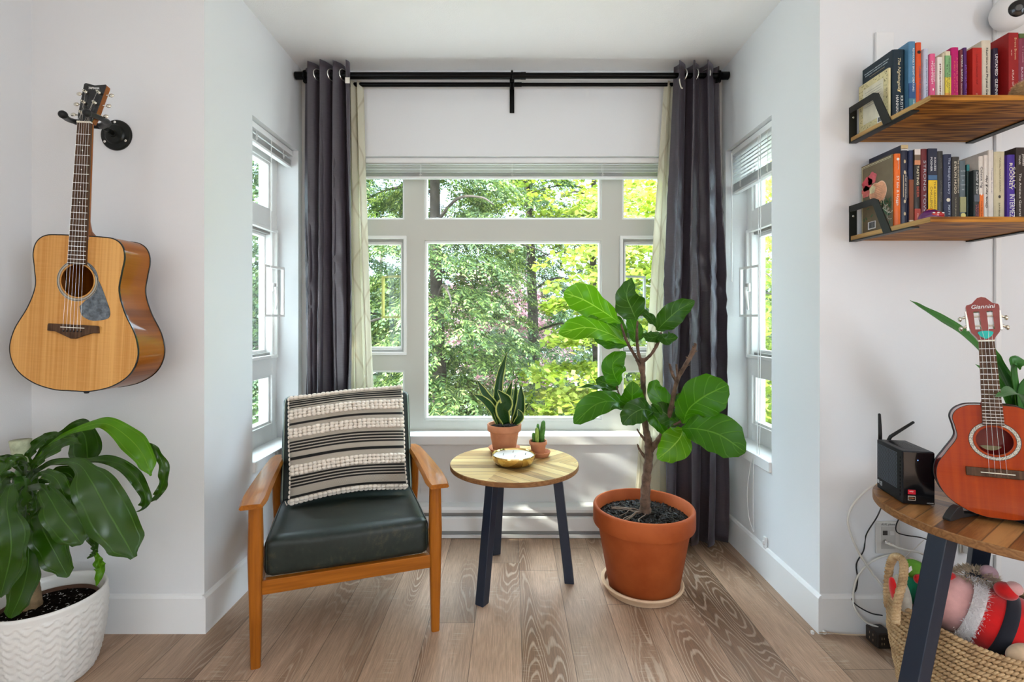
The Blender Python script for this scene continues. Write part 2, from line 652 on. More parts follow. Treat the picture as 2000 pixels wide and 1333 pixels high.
def casement(root, x0, x1, z0, z1, wicket, wmat, flip=1):
    mb = MB(); ring(mb, x0 - 0.014, x1 + 0.014, z0 - 0.014, z1 + 0.014, 0.016, FY - 0.016, FY + 0.012)
    obj('sash_trim', mb, M_sash, root, bevel=0.002)
    mb = MB(); ring(mb, x0 + 0.002, x1 - 0.002, z0 + 0.002, z1 - 0.002, 0.012, FY + 0.012, FY + 0.035)
    obj('screen_frame', mb, M_gasket, root)
    mb = MB(); ring(mb, x0 + 0.004, x1 - 0.004, z0 + 0.004, z1 - 0.004, 0.024, FY + 0.035, FY + 0.065)
    s = obj('sash', mb, M_sash, root, bevel=0.002)
    mb = MB(); mb.span((x0 + 0.028, FY + 0.048, z0 + 0.028), (x1 - 0.028, FY + 0.052, z1 - 0.028))
    obj('pane', mb, M_glass, root)
    (wx0, wy0), (wx1, wy1), wz0, wz1 = wicket
    a, b = Vector((wx0, wy0, 0)), Vector((wx1, wy1, 0))
    d = (b - a)
    M = frame_M((wx0, wy0, wz0), d, (0, 0, 1))
    L = d.length
    H = wz1 - wz0
    mb = MB()
    w, t = 0.011, 0.007
    for (p0, p1, q0, q1) in ((0, L, 0, w), (0, L, H - w, H), (0, w, w, H - w), (L - w, L, w, H - w)):
        mb.span((p0, q0, -t), (p1, q1, t), 0, M)
    wk = obj('wicket_frame', mb, wmat, root)
    if flip:
        mb = MB()
        hx = L * 0.45
        mb.tube([M @ Vector((hx, H * 0.58, 0.014)), M @ Vector((hx, H * 0.50, 0.02)), M @ Vector((hx + 0.01, H * 0.30, 0.018)), M @ Vector((hx + 0.008, H * 0.14, 0.012))], [0.010, 0.008, 0.006, 0.005], 8)
        mb.box((hx, H * 0.58, 0.006), (0.022, 0.04, 0.012), 0, M)
        obj('handle', mb, M_sash, wk, smooth=True)


# main window -------------------------------------------------
w1 = thing('window_1', None, None, (0, D1, 0), kind='structure')
mb = MB()
y0, y1 = FY, FY + 0.065
XC = [OX0, -0.845, -0.592, -0.482, 0.493, 0.606, 0.858, OX1]
for a, b in ((0, 1), (2, 3), (4, 5), (6, 7)):
    mb.span((XC[a], y0, OZ0), (XC[b], y1, OZ1))
mb.span((XC[3], y0 + .0005, OZ0), (XC[4], y1, 0.573)); mb.span((XC[3], y0 + .0005, 1.562), (XC[4], y1, 1.677)); mb.span((XC[3], y0 + .0005, 1.935), (XC[4], y1, OZ1))
for a, b in ((1, 2), (5, 6)):
    for q0, q1 in ((OZ0, 0.576), (0.846, 0.945), (1.572, 1.677), (1.935, OZ1)):
        mb.span((XC[a], y0 + .0005, q0), (XC[b], y1, q1))
obj('window_frame', mb, M_frame, w1)
fixed_lite(w1, XC[3], XC[4], 0.573, 1.562)
fixed_lite(w1, XC[3], XC[4], 1.677, 1.935)
for a, b in ((1, 2), (5, 6)):
    fixed_lite(w1, XC[a], XC[b], 0.576, 0.846)
    fixed_lite(w1, XC[a], XC[b], 1.677, 1.935)
casement(w1, XC[1], XC[2], 0.945, 1.572, ((-0.745, FY + 0.12), (-0.618, FY + 0.07), 1.134, 1.376), M_wicket, 0)
casement(w1, XC[5], XC[6], 0.945, 1.572, ((0.625, FY + 0.07), (0.765, FY + 0.12), 1.134, 1.376), M_gasket, 0)
mb = MB(); mb.span((OX0 + .001, -0.02, OZ0 - 0.032), (OX1 - .001, FY + 0.0, OZ0 + 0.016))
mb.span((OX0 - 0.02, -0.02, OZ0 - 0.032), (OX0 + .001, -0.0005, OZ0 + 0.016)); mb.span((OX1 - .001, -0.02, OZ0 - 0.032), (OX1 + 0.02, -0.0005, OZ0 + 0.016))
obj('window_sill', mb, M_trim, w1, bevel=0.003)


def side_window(name, loc, rz, x0, x1, mirror):
    w = thing(name, None, None, loc, (0, 0, rz), kind='structure')
    mb = MB()
    z0, z1 = OZ0, OZ1 + 0.01
    st = 0.05
    mb.span((x0, FY, z0), (x0 + st, FY + 0.069, z1)); mb.span((x1 - st, FY, z0), (x1, FY + 0.069, z1))
    for q0, q1 in ((z0, 0.60), (0.846, 0.945), (1.572, 1.677), (1.92, z1)):
        mb.span((x0 + st, FY + .0005, q0), (x1 - st, FY + 0.069, q1))
    obj('window_frame', mb, M_sash, w)
    fixed_lite(w, x0 + st, x1 - st, 0.60, 0.846)
    fixed_lite(w, x0 + st, x1 - st, 1.677, 1.92)
    # the far end of the opening is where the wicket hangs ajar
    if mirror:
        wk = ((x0 + 0.045, 0.055), (x0 + 0.20, 0.080), 1.14, 1.39)
    else:
        wk = ((x1 - 0.20, 0.080), (x1 - 0.045, 0.055), 1.14, 1.39)
    casement(w, x0 + st - 0.02, x1 - st + 0.02, 0.945, 1.572, wk, M_sash, 1)
    mb = MB(); mb.span((x0 + .001, -0.012, z0 - 0.03), (x1 - .001, FY, z0 + 0.016))
    obj('window_sill', mb, M_trim, w, bevel=0.003)
    return w


side_window('window_2', (-HX, 0, 0), R(90), SY0, SY1, False)
side_window('window_3', (HX, 0, 0), R(-90), -SY1, -SY0, True)

# ---------------------------------------------------------------- blinds
M_slat = plain('blind_slat', (0.80, 0.80, 0.79), 0.35)
M_cordw = plain('white_cord', (0.82, 0.82, 0.80), 0.6)


def blind(label, loc, rz, x0, x1, zt, zb, nloose, loose_pitch, ladders, wand=None, cords=()):
    t = thing('venetian_blind', label, 'blind', loc, (0, 0, rz), group=None)
    yc = 0.045
    mb = MB(); mb.span((x0 + .004, yc - 0.02, zt - 0.028), (x1 - .004, yc + 0.02, zt - 0.001))
    obj('headrail', mb, M_slat, t, bevel=0.002)
    mb = MB(); mb.span((x0 + .006, yc - 0.013, zb), (x1 - .006, yc + 0.013, zb + 0.011))
    obj('bottom_rail', mb, M_slat, t, bevel=0.002)
    mb = MB()
    zl = zt - 0.028 - loose_pitch * 0.7
    zs = []
    for i in range(nloose):
        zs.append((zl, 12 if loose_pitch > 0.012 else 25))
        zl -= loose_pitch
    top = zl if nloose else zt - 0.034
    n = max(6, int((top - zb - 0.013) / 0.0034))
    for i in range(n):
        zs.append((zb + 0.0145 + i * 0.0034, 4 + 5 * random.random()))
    for z, tilt in zs:
        M = Matrix.Translation((0, yc, z)) @ Matrix.Rotation(R(tilt), 4, 'X')
        j = random.uniform(-0.0015, 0.0015)
        vs, fs = [], []
        for k in range(4):
            u = -0.0125 + k * 0.025 / 3
            h = 0.0012 * (1 - (u / 0.0125) ** 2)
            vs += [(x0 + .008, u + j, h), (x1 - .008, u + j, h), (x0 + .008, u + j, h - 0.0007), (x1 - .008, u + j, h - 0.0007)]
        for k in range(3):
            a = 4 * k
            fs += [(a, a + 1, a + 5, a + 4), (a + 2, a + 6, a + 7, a + 3)]
        fs += [(0, 2, 3, 1), (12, 13, 15, 14)]
        mb.add(vs, fs, 0, M)
    obj('slats', mb, M_slat, t)
    for lx in ladders:
        mb = MB()
        for dy in (-0.0145, 0.0145):
            mb.tube([(lx, yc + dy, zt - 0.03), (lx, yc + dy, zb + 0.005)], 0.0009, 5)
        hh = zs[0][0] if not nloose else top
        for k in range(7):
            z = zb + 0.016 + k * (hh - zb - 0.02) / 7
            s = random.uniform(-0.005, 0.005)
            mb.tube([(lx - 0.006 + s, yc - 0.0145, z), (lx + s, yc - 0.020, z + 0.003), (lx + 0.007 + s, yc - 0.0145, z + 0.001)], 0.0009, 5)
        obj('ladder_cord', mb, M_cordw, t)
    if wand:
        mb = MB(); mb.tube([(wand[0], yc - 0.028, zt - 0.02), (wand[0], yc - 0.030, wand[1])], [0.003, 0.003], 6)
        mb.tube([(wand[0], yc - 0.030, wand[1]), (wand[0], yc - 0.030, wand[1] - 0.20)], 0.0045, 6)
        obj('tilt_wand', mb, M_cordw, t)
    for c in cords:
        mb = MB(); mb.tube(smooth_path(c, 8), 0.0014, 5)
        obj('pull_cord', mb, M_cordw, t)
    return t


blind('wide white slatted blind pulled up above the large central window', (0, D1, 0), 0, OX0, OX1, OZ1, 1.881, 3, 0.0165,
      [(821 - 1000) / F * 2.63, 0.0, (1177 - 1000) / F * 2.63])
blind('narrow white blind fully raised in the left side window', (-HX, 0, 0), R(90), SY0, SY1, OZ1 + 0.008, 1.912, 1, 0.010,
      [SY0 + 0.09, SY0 + 0.35], None, [[(SY0 + 0.19, 0.012, 1.97), (SY0 + 0.185, 0.012, 1.6), (SY0 + 0.19, 0.012, 0.95)]])
blind('narrow white blind half lowered in the right side window', (HX, 0, 0), R(-90), -SY1, -SY0, OZ1 + 0.008, 1.772, 7, 0.0185,
      [-SY1 + 0.10, -SY0 - 0.09], (-SY1 + 0.035, 1.52),
      [[(-2.215, 0.012, 1.965), (-2.215, 0.012, 1.2), (-2.215, 0.006, 0.52), (-2.215, -0.017, 0.50), (-2.222, -0.018, 0.30), (-2.215, -0.018, 0.17)],
       [(-2.235, 0.012, 1.965), (-2.235, 0.012, 1.2), (-2.235, 0.006, 0.52), (-2.237, -0.017, 0.49), (-2.275, -0.019, 0.33), (-2.262, -0.018, 0.22), (-2.222, -0.017, 0.165)]])
mb = MB(); mb.box((0, 0, 0), (0.01, 0.022, 0.05)); mb.box((-0.006, 0, 0), (0.012, 0.010, 0.02))
tag(obj('cord_cleat', mb, M_trim, origin=None, bevel=0.003), 'small white cleat screwed to the alcove wall just above the right baseboard', 'cord cleat').location = (HX - 0.006, 2.14, 0.155)

# ---------------------------------------------------------------- baseboard heater
M_heat = plain('heater_enamel', (0.80, 0.80, 0.79), 0.35)
M_heatd = plain('heater_slot', (0.27, 0.27, 0.265), 0.5, 0.3)
h = thing('baseboard_heater', 'long white electric baseboard heater under the central window sill', 'heater', (0, D1, 0))
HW0, HW1 = -1.085, 1.085
mb = MB(); mb.span((HW0, -0.07, 0.118), (HW1, -0.001, 0.158))
mb = MB()
pr = [(-0.001, 0.162), (-0.060, 0.158), (-0.068, 0.146), (-0.068, 0.132), (-0.064, 0.132), (-0.064, 0.144), (-0.001, 0.150)]


def bar_prof(prof, a, b):
    m = MB(); k = len(prof)
    vs = [(a, y, z) for y, z in prof] + [(b, y, z) for y, z in prof]
    fs = [(i, k + i, k + (i + 1) % k, (i + 1) % k) for i in range(k)] + [tuple(reversed(range(k))), tuple(range(k, 2 * k))]
    m.add(vs, fs)
    return m


obj('top_cover', bar_prof(pr, HW0, HW1), M_heat, h)
obj('upper_grille', bar_prof([(-0.001, 0.149), (-0.055, 0.143), (-0.055, 0.104), (-0.001, 0.104)], HW0 + .004, HW1 - .004), M_heatd, h)
obj('front_panel', bar_prof([(-0.058, 0.112), (-0.070, 0.110), (-0.072, 0.104), (-0.072, 0.040), (-0.058, 0.036)], HW0 + .002, HW1 - .002), M_heat, h)
obj('lower_grille', bar_prof([(-0.001, 0.045), (-0.052, 0.045), (-0.062, 0.020), (-0.001, 0.020)], HW0 + .004, HW1 - .004), M_heatd, h)
obj('bottom_lip', bar_prof([(-0.001, 0.004), (-0.073, 0.004), (-0.075, 0.022), (-0.070, 0.022), (-0.068, 0.010), (-0.001, 0.010)], HW0, HW1), M_heat, h)
for x in (HW0 + 0.01, HW1 - 0.01):
    mb = MB(); mb.box((x, -0.037, 0.082), (0.02, 0.072, 0.160)); obj('end_cap', mb, M_heat, h, bevel=0.003)

# ---------------------------------------------------------------- curtains
M_rod = plain('black_rod', (0.004, 0.004, 0.004), 0.28, 0.6)
M_silver = plain('polished_metal', (0.75, 0.74, 0.70), 0.2, 1.0)
rod = thing('curtain_rod', 'black double curtain rod with centre bracket above the main window', 'curtain rod', (0, D1, 0))
ZR, ZR2 = 2.367, 2.348
mb = MB(); mb.tube([(-1.062, -0.094, ZR), (0.06, -0.094, ZR)], 0.0175, 16)
mb.tube([(0.05, -0.094, ZR), (1.062, -0.094, ZR)], 0.0145, 16)
mb.tube([(0.045, -0.094, ZR), (0.07, -0.094, ZR)], [0.0185, 0.0185], 16)
obj('front_pole', mb, M_rod, rod, auto=40)
for s in (-1, 1):
    mb = MB(); mb.tube([(s * 1.060, -0.094, ZR), (s * 1.100, -0.094, ZR)], 0.020, 16); obj('finial', mb, M_rod, rod, auto=40)
mb = MB(); mb.tube([(-1.06, -0.040, ZR2), (0.05, -0.040, ZR2)], 0.0115, 12); mb.tube([(0.04, -0.040, ZR2), (1.06, -0.040, ZR2)], 0.0095, 12)
obj('rear_pole', mb, M_rod, rod, auto=40)
for x, zb in ((0.0, 2.215), (-1.05, 2.30), (1.05, 2.30)):
    mb = MB()
    mb.span((x - 0.012, -0.012, zb), (x + 0.012, -0.001, ZR2 + 0.02))
    mb.span((x - 0.010, -0.096, ZR2 - 0.014), (x + 0.010, -0.001, ZR2 - 0.006 + 0.002))
    mb.span((x - 0.012, -0.100, ZR2 - 0.014), (x + 0.012, -0.080, ZR - 0.014))
    mb.tube([(x, -0.094, ZR - 0.020), (x, -0.114, ZR - 0.012), (x, -0.116, ZR + 0.012), (x, -0.100, ZR + 0.022)], 0.006, 6)
    obj('bracket', mb, M_rod, rod, bevel=0.002)


def cloth_material(name, c1, c2, rough=0.5, sheen=0.3, scale=900.0):
    m, nt, b = new_mat(name)
    tc = N(nt, 'TexCoord').outputs['Object']
    mp = N(nt, 'Mapping', {'Vector': tc, 'Scale': (40, 40, 700)}).outputs[0]
    n = N(nt, 'TexNoise', {'Vector': mp, 'Scale': 1.0, 'Detail': 2.0}).outputs[0]
    nt.links.new(ramp(nt, n, [(0.3, c1), (0.7, c2)]), b.inputs['Base Color'])
    b.inputs['Roughness'].default_value = rough
    b.inputs['Sheen Weight'].default_value = sheen
    b.inputs['Sheen Roughness'].default_value = 0.35
    setc(b.inputs['Sheen Tint'], (0.75, 0.78, 1.0))
    b.inputs['Specular IOR Level'].default_value = 0.7
    bump(nt, b, n, 0.12, 0.001)
    return m


M_curt = cloth_material('charcoal_taffeta', (0.036, 0.028, 0.036), (0.060, 0.048, 0.062), 0.38, 0.22)


def sheer_material():
    m = bpy.data.materials.new('cream_voile')
    m.use_nodes = True
    nt = m.node_tree
    nt.nodes.clear()
    out = N(nt, 'OutputMaterial')
    tc = N(nt, 'TexCoord').outputs['Object']
    s = N(nt, 'SeparateXYZ', {0: tc})
    # embroidered vine: two mirrored waves
    w = math_(nt, 'MULTIPLY', math_(nt, 'SINE', math_(nt, 'MULTIPLY', s.outputs[2], 17.0)), 0.028)
    fx = math_(nt, 'SUBTRACT', math_(nt, 'PINGPONG', math_(nt, 'ADD', s.outputs[0], 3.0), 0.06), 0.03)
    d = math_(nt, 'ABSOLUTE', math_(nt, 'SUBTRACT', fx, w))
    vine = N(nt, 'MapRange', {0: d, 1: 0.002, 2: 0.006, 3: 0.5, 4: 0.0}).outputs[0]
    col = mix(nt, vine, (0.88, 0.85, 0.73), (0.60, 0.53, 0.40))
    df = N(nt, 'BsdfDiffuse', {'Color': col})
    tl = N(nt, 'BsdfTranslucent', {'Color': col})
    tp = N(nt, 'BsdfTransparent', {'Color': (1, 1, 0.98, 1)})
    a = N(nt, 'MixShader', {0: 0.55, 1: df.outputs[0], 2: tl.outputs[0]})
    b = N(nt, 'MixShader', {0: 0.20, 1: a.outputs[0], 2: tp.outputs[0]})
    nt.links.new(b.outputs[0], out.inputs[0])
    return m


M_sheer = sheer_material()


def curtain(name, label, mats, xt, xb, zt, zb, yt, yb, folds, amp_t, amp_b, ph=0.0, crumple=0.0, nx=160, nz=60, cat='curtain', seed=1, sharp=0.0, topdip=0.0):
    rnd = random.Random(seed)
    fr = [rnd.uniform(0.75, 1.3) for _ in range(int(folds) + 3)]
    mb = MB()
    x0 = (xt[0] + xt[1]) / 2
    for j in range(nz + 1):
        t = j / nz
        z = zt + (zb - zt) * t
        a, b = xt[0] + (xb[0] - xt[0]) * t, xt[1] + (xb[1] - xt[1]) * t
        amp = amp_t + (amp_b - amp_t) * t
        yc = yt + (yb - yt) * min(1, t * 1.15)
        for i in range(nx + 1):
            u = i / nx
            uu = u + 0.035 * math.sin(2 * math.pi * (u * 1.3 + t * 0.8) + ph) * (0.3 + t)
            q = 2 * math.pi * folds * uu + ph
            s = math.sin(q)
            s = math.copysign(abs(s) ** (1 - sharp), s)
            s2 = 0.25 * math.sin(2.3 * q + 5 * t + ph)
            k = 1 + 0.22 * math.sin(1.9 * uu * 6 + seed) + 0.10 * math.sin(0.8 * t * 6 + seed + q * 0.3)
            s2 = 0.10 * math.sin(2.0 * q + 3 * t + ph)
            y = yc + amp * (s * k * 0.85 + s2)
            x = a + (b - a) * u + 0.35 * amp * math.sin(2 * q + 1.0)
            cr = crumple * math.sin(31 * z + 9 * u * 6 + 3 * math.sin(14 * z + 8 * u)) * max(0, 1 - abs(t - 0.48) * 2.6)
            zz = z - (topdip * (1 + s) * 0.5 if j == 0 else 0)
            mb.v.append(Vector((x, y + cr, zz)))
    for j in range(nz):
        for i in range(nx):
            p = j * (nx + 1) + i
            mb.f.append((p, p + nx + 1, p + nx + 2, p + 1)); mb.m.append(0)
    o = thing(name, label, cat, (x0, (yt + yb) / 2, 0))
    obj('panel', mb, mats, o, smooth=True, world=True, solid=0.0015)
    return o


cl = curtain('curtain', 'dark charcoal grommet curtain gathered at the left end of the rod', M_curt, (-1.055, -0.822), (-1.030, -0.800), 2.425, 0.03,
             2.495, 2.435, 3.6, 0.042, 0.044, 0.6, 0.004, seed=3, sharp=0.15, topdip=0.012)
cr_ = curtain('curtain', 'dark charcoal grommet curtain gathered at the right end of the rod', M_curt, (0.825, 1.045), (0.735, 1.050), 2.425, 0.025,
              2.495, 2.425, 3.1, 0.040, 0.050, 2.6, 0.009, seed=5, sharp=0.15, topdip=0.012)
sl = curtain('sheer_curtain', 'cream sheer curtain hanging beside the left charcoal curtain', M_sheer, (-0.880, -0.772), (-0.86, -0.705), 2.362, 0.17,
             2.553, 2.553, 3.2, 0.020, 0.020, 1.2, 0.0, nx=90, seed=8, cat='sheer curtain')
sr = curtain('sheer_curtain', 'cream sheer curtain spreading leftward from the right charcoal curtain', M_sheer, (0.795, 0.870), (0.635, 0.86), 2.362, 0.17,
             2.553, 2.553, 3.0, 0.018, 0.022, 0.2, 0.0, nx=90, seed=9, cat='sheer curtain')


def torus(mb, c, Rr, r, axis='x', seg=28, sg=8):
    vs, fs = [], []
    for i in range(seg):
        a = 2 * math.pi * i / seg
        for k in range(sg):
            b = 2 * math.pi * k / sg
            rr = Rr + r * math.cos(b)
            p = (rr * math.cos(a), rr * math.sin(a), r * math.sin(b))
            if axis == 'x':
                p = (p[2], p[0], p[1])
            elif axis == 'y':
                p = (p[0], p[2], p[1])
            vs.append((c[0] + p[0], c[1] + p[1], c[2] + p[2]))
    for i in range(seg):
        for k in range(sg):
            fs.append((i * sg + k, ((i + 1) % seg) * sg + k, ((i + 1) % seg) * sg + (k + 1) % sg, i * sg + (k + 1) % sg))
    mb.add(vs, fs)


for par, xs in ((cl, (-0.855, -0.915, -0.985)), (cr_, (0.868, 0.925, 0.985))):
    for x in xs:
        mb = MB(); torus(mb, (0, 0, 0), 0.027, 0.0045, 'x')
        rot = Matrix.Rotation(R(28 if x > 0 else -28), 4, 'Z')
        mb.v = [rot @ v + Vector((x, 2.495, ZR)) for v in mb.v]
        obj('grommet', mb, M_silver, par, smooth=True, world=True)
mb = MB(); mb.tube(smooth_path([(0.842, 2.468, ZR - 0.02), (0.836, 2.452, ZR - 0.05), (0.842, 2.446, ZR - 0.085), (0.850, 2.444, ZR - 0.09)], 6), 0.003, 6)
obj('curtain_hook', mb, plain('white_ribbon', (0.72, 0.68, 0.58), 0.6), cr_, smooth=True, world=True)
mb = MB(); mb.box((-0.815, 2.435, ZR - 0.055), (0.022, 0.004, 0.028)); obj('care_tag', mb, plain('care_tag_cloth', (0.72, 0.68, 0.6), 0.6), cl, world=True)

# cable cover strips on the right wall
M_race = plain('raceway_plastic', (0.78, 0.78, 0.77), 0.35)
for x0, x1, z0, z1, lb in ((1.303, 1.368, 1.800, 2.157, 'wide white cable cover strip behind the books of the top shelf'),
                           (1.732, 1.752, 0.14, 2.16, 'slim white cable cover strip running down the wall behind both shelves')):
    mb = MB(); mb.span((x0, D0 - 0.012, z0), (x1, D0 - 0.0005, z1))
    tag(obj('cable_cover', mb, M_race, bevel=0.003, origin=((x0 + x1) / 2, D0, z0)), lb, 'cable cover')
# ---------------------------------------------------------------- armchair
M_cherry = wood('cherry_wood', (0.20, 0.055, 0.004), (0.38, 0.120, 0.012), axis=2, scale=1.0, rough=0.32, coat=0.35, bands=10, contrast=0.6)
M_cherry_y = wood('cherry_wood_arm', (0.20, 0.055, 0.004), (0.42, 0.140, 0.014), axis=1, scale=1.0, rough=0.30, coat=0.45, bands=10, contrast=0.6)
M_cherry_x = wood('cherry_wood_rail', (0.20, 0.055, 0.004), (0.38, 0.120, 0.012), axis=0, scale=1.0, rough=0.32, coat=0.35, bands=10, contrast=0.8)


def leather_material():
    m, nt, b = new_mat('distressed_green_leather')
    tc = N(nt, 'TexCoord').outputs['Object']
    n = N(nt, 'TexNoise', {'Vector': tc, 'Scale': 7.0, 'Detail': 8.0, 'Roughness': 0.7}).outputs[0]
    n2 = N(nt, 'TexNoise', {'Vector': tc, 'Scale': 55.0, 'Detail': 6.0, 'Roughness': 0.7}).outputs[0]
    f = math_(nt, 'ADD', math_(nt, 'MULTIPLY', n, 0.65), math_(nt, 'MULTIPLY', n2, 0.35))
    nt.links.new(ramp(nt, f, [(0.38, (0.007, 0.011, 0.009)), (0.55, (0.013, 0.020, 0.016)), (0.64, (0.050, 0.044, 0.026))]), b.inputs['Base Color'])
    nt.links.new(N(nt, 'MapRange', {0: n, 3: 0.30, 4: 0.52}).outputs[0], b.inputs['Roughness'])
    b.inputs['Specular IOR Level'].default_value = 0.36
    v = N(nt, 'TexVoronoi', {'Vector': tc, 'Scale': 520.0}).outputs[0]
    bump(nt, b, v, 0.10, 0.0006)
    return m


M_leather = leather_material()
M_piping = plain('pale_piping', (0.30, 0.36, 0.31), 0.5)
CR = R(19)
chair = thing('armchair', 'cherry wood armchair with dark green leather seat and back', 'armchair', (-0.5553, 1.690, 0), (0, 0, CR))


def leg_mb(x, y0, y1, zt, wb=0.030, wt=0.046, db=0.032, dt=0.05, bulge=0.36):
    mb = MB()
    pts = []
    seg = 16
    zs = [0, 0.02, 0.12, bulge, (bulge + zt) / 2, zt]
    for z in zs:
        t = min(1, z / bulge)
        w = (wb + (wt - wb) * t) / 2
        d = (db + (dt - db) * t) / 2
        if z > bulge:
            k = (z - bulge) / (zt - bulge)
            w *= 1 - 0.14 * k
            d *= 1 - 0.14 * k
        y = y0 + (y1 - y0) * z / zt
        row = []
        for i in range(seg):
            a = 2 * math.pi * i / seg
            c, s = math.cos(a), math.sin(a)
            e = 0.55
            row.append((x + w * math.copysign(abs(c) ** e, c), y + d * math.copysign(abs(s) ** e, s), z))
        pts.append(row)
    vs = [p for r in pts for p in r]
    fs = []
    for j in range(len(zs) - 1):
        for i in range(seg):
            k = (i + 1) % seg
            fs.append((j * seg + i, j * seg + k, (j + 1) * seg + k, (j + 1) * seg + i))
    fs.append(tuple(reversed(range(seg))))
    fs.append(tuple((len(zs) - 1) * seg + i for i in range(seg)))
    mb.add(vs, fs)
    return mb


AZ0, AZ1 = 0.556, 0.532      # arm top at the front and at the back
for s in (-1, 1):
    obj('leg', leg_mb(s * 0.292, 0.0, 0.0, AZ0 - 0.022), M_cherry, chair, smooth=True, auto=50)
    obj('leg', leg_mb(s * 0.288, 0.640, 0.500, AZ1 - 0.018, 0.030, 0.040, 0.034, 0.06), M_cherry, chair, smooth=True, auto=50)
    mb = MB()
    n = 20
    for j in range(n + 1):
        t = j / n
        y = -0.062 + t * 0.655
        zt = AZ0 + (AZ1 - AZ0) * t + 0.006 * math.sin(t * math.pi)
        # outer edge sweeps in to the back, front end rounded
        w = 0.042 - 0.013 * t
        if t < 0.12:
            w *= 0.80 + 0.20 * math.sin(t / 0.12 * math.pi / 2)
        if t > 0.90:
            w *= 1 - 0.45 * (t - 0.90) / 0.10
        cx = s * (0.297 - 0.006 * t)
        drop = 0.010 * max(0, 1 - t / 0.16)
        th = 0.023 * (1 - 0.35 * max(0, 1 - t / 0.10))
        for (u, v) in ((-1, -0.45), (-0.97, 0), (-0.80, 1), (0, 1.12), (0.80, 1), (0.97, 0), (1, -0.45), (0.86, -1), (0, -1), (-0.86, -1)):
            z = zt - drop - th / 2 + v * th / 2
            mb.v.append(Vector((cx + u * w, y, z)))
    k = 10
    for j in range(n):
        for i in range(k):
            i2 = (i + 1) % k
            mb.f.append((j * k + i, (j + 1) * k + i, (j + 1) * k + i2, j * k + i2)); mb.m.append(0)
    mb.f.append(tuple(range(k))); mb.m.append(0)
    mb.f.append(tuple(n * k + i for i in reversed(range(k)))); mb.m.append(0)
    obj('armrest', mb, M_cherry_y, chair, auto=40)
    mb = MB(); mb.span((s * 0.292 - 0.012, 0.02, 0.235), (s * 0.292 + 0.012, 0.60, 0.278)); obj('side_rail', mb, M_cherry_y, chair, bevel=0.003)
mb = MB(); mb.span((-0.275, -0.012, 0.232), (0.275, 0.012, 0.279)); obj('front_rail', mb, M_cherry_x, chair, bevel=0.003)
mb = MB(); mb.span((-0.275, 0.572, 0.215), (0.275, 0.592, 0.258)); obj('rear_rail', mb, M_cherry_x, chair, bevel=0.003)


def cushion(nx, ny, fx, thick_fn, pos_fn, r=0.03):
    """superellipse box: pos_fn(u, v, w) with u, v, w in -1..1"""
    mb = MB()
    N1 = 22

    def sq(a):
        return math.copysign(abs(a) ** 0.35, a)
    # cube sphere mapped to rounded box
    idx = {}

    def vert(p):
        key = tuple(round(c, 5) for c in p)
        if key not in idx:
            idx[key] = len(mb.v)
            mb.v.append(pos_fn(*p))
        return idx[key]
    for ax in range(3):
        for sgn in (-1, 1):
            for i in range(N1):
                for j in range(N1):
                    q = []
                    for (di, dj) in ((0, 0), (1, 0), (1, 1), (0, 1)):
                        a = -1 + 2 * (i + di) / N1
                        b = -1 + 2 * (j + dj) / N1
                        p = [0, 0, 0]
                        p[ax] = sgn
                        p[(ax + 1) % 3] = a
                        p[(ax + 2) % 3] = b
                        q.append(vert(p))
                    if sgn < 0:
                        q.reverse()
                    mb.f.append(tuple(q)); mb.m.append(0)
    return mb


def rbox(hx, hy, hz, r, crown=(0, 0, 0)):
    def f(u, v, w):
        p = Vector((u * hx, v * hy, w * hz))
        inner = Vector((max(-hx + r, min(hx - r, p.x)), max(-hy + r, min(hy - r, p.y)), max(-hz + r, min(hz - r, p.z))))
        d = p - inner
        if d.length > 1e-9:
            p = inner + d.normalized() * r
        b = Vector(((1 - v * v) * (1 - w * w) * crown[0] * u, (1 - u * u) * (1 - w * w) * crown[1] * v, (1 - u * u) * (1 - v * v) * crown[2] * w))
        return p + b
    return f


def seat_pos(u, v, w):
    p = rbox(0.268, 0.262, 0.064, 0.026, (0.004, 0.006, 0.012))(u, v, w)
    return Vector((p.x, p.y + 0.262 - 0.012, p.z + 0.345 - 0.055 * (p.y + 0.26)))


seat = obj('seat_cushion', cushion(0, 0, 0, None, seat_pos), M_leather, chair, smooth=True)
# seams along the seat's side edges
for s in (-1, 1):
    mb = MB()
    mb.tube([seat_pos(s * 0.995, -0.985, w) + Vector((s * 0.0, -0.0, 0)) for w in (-0.9, -0.5, 0, 0.5, 0.88)], 0.0022, 6)
    mb.tube([seat_pos(s * 0.985, v, 0.985) for v in (-0.9, -0.5, 0, 0.5, 0.88)], 0.0022, 6)
    obj('seam', mb, M_leather, seat, smooth=True)

BT = math.atan2(0.125, 0.41)


def back_pos(u, v, w):
    p = rbox(0.272, 0.045, 0.232, 0.028, (0, 0.008, 0.0))(u, v, w)
    y = p.y * math.cos(BT) + p.z * math.sin(BT)
    z = -p.y * math.sin(BT) + p.z * math.cos(BT)
    return Vector((p.x, y + 0.548, z + 0.560))


back = obj('backrest', cushion(0, 0, 0, None, back_pos), M_leather, chair, smooth=True)
for s in (-1, 1):
    mb = MB()
    pts = [back_pos(s * 0.985, -0.97, w) for w in [-0.95 + 1.9 * k / 14 for k in range(15)]]
    mb.tube(pts, 0.003, 6)
    obj('piping', mb, M_piping, back, smooth=True)
mb = MB(); mb.tube([back_pos(u, -0.97, 0.985) for u in [-0.95 + 1.9 * k / 14 for k in range(15)]], 0.003, 6)
obj('piping', mb, M_piping, back, smooth=True)

# ---------------------------------------------------------------- pillow
M_yarn = plain('black_yarn', (0.012, 0.011, 0.010), 0.85, bmp=0.5, bscale=900)


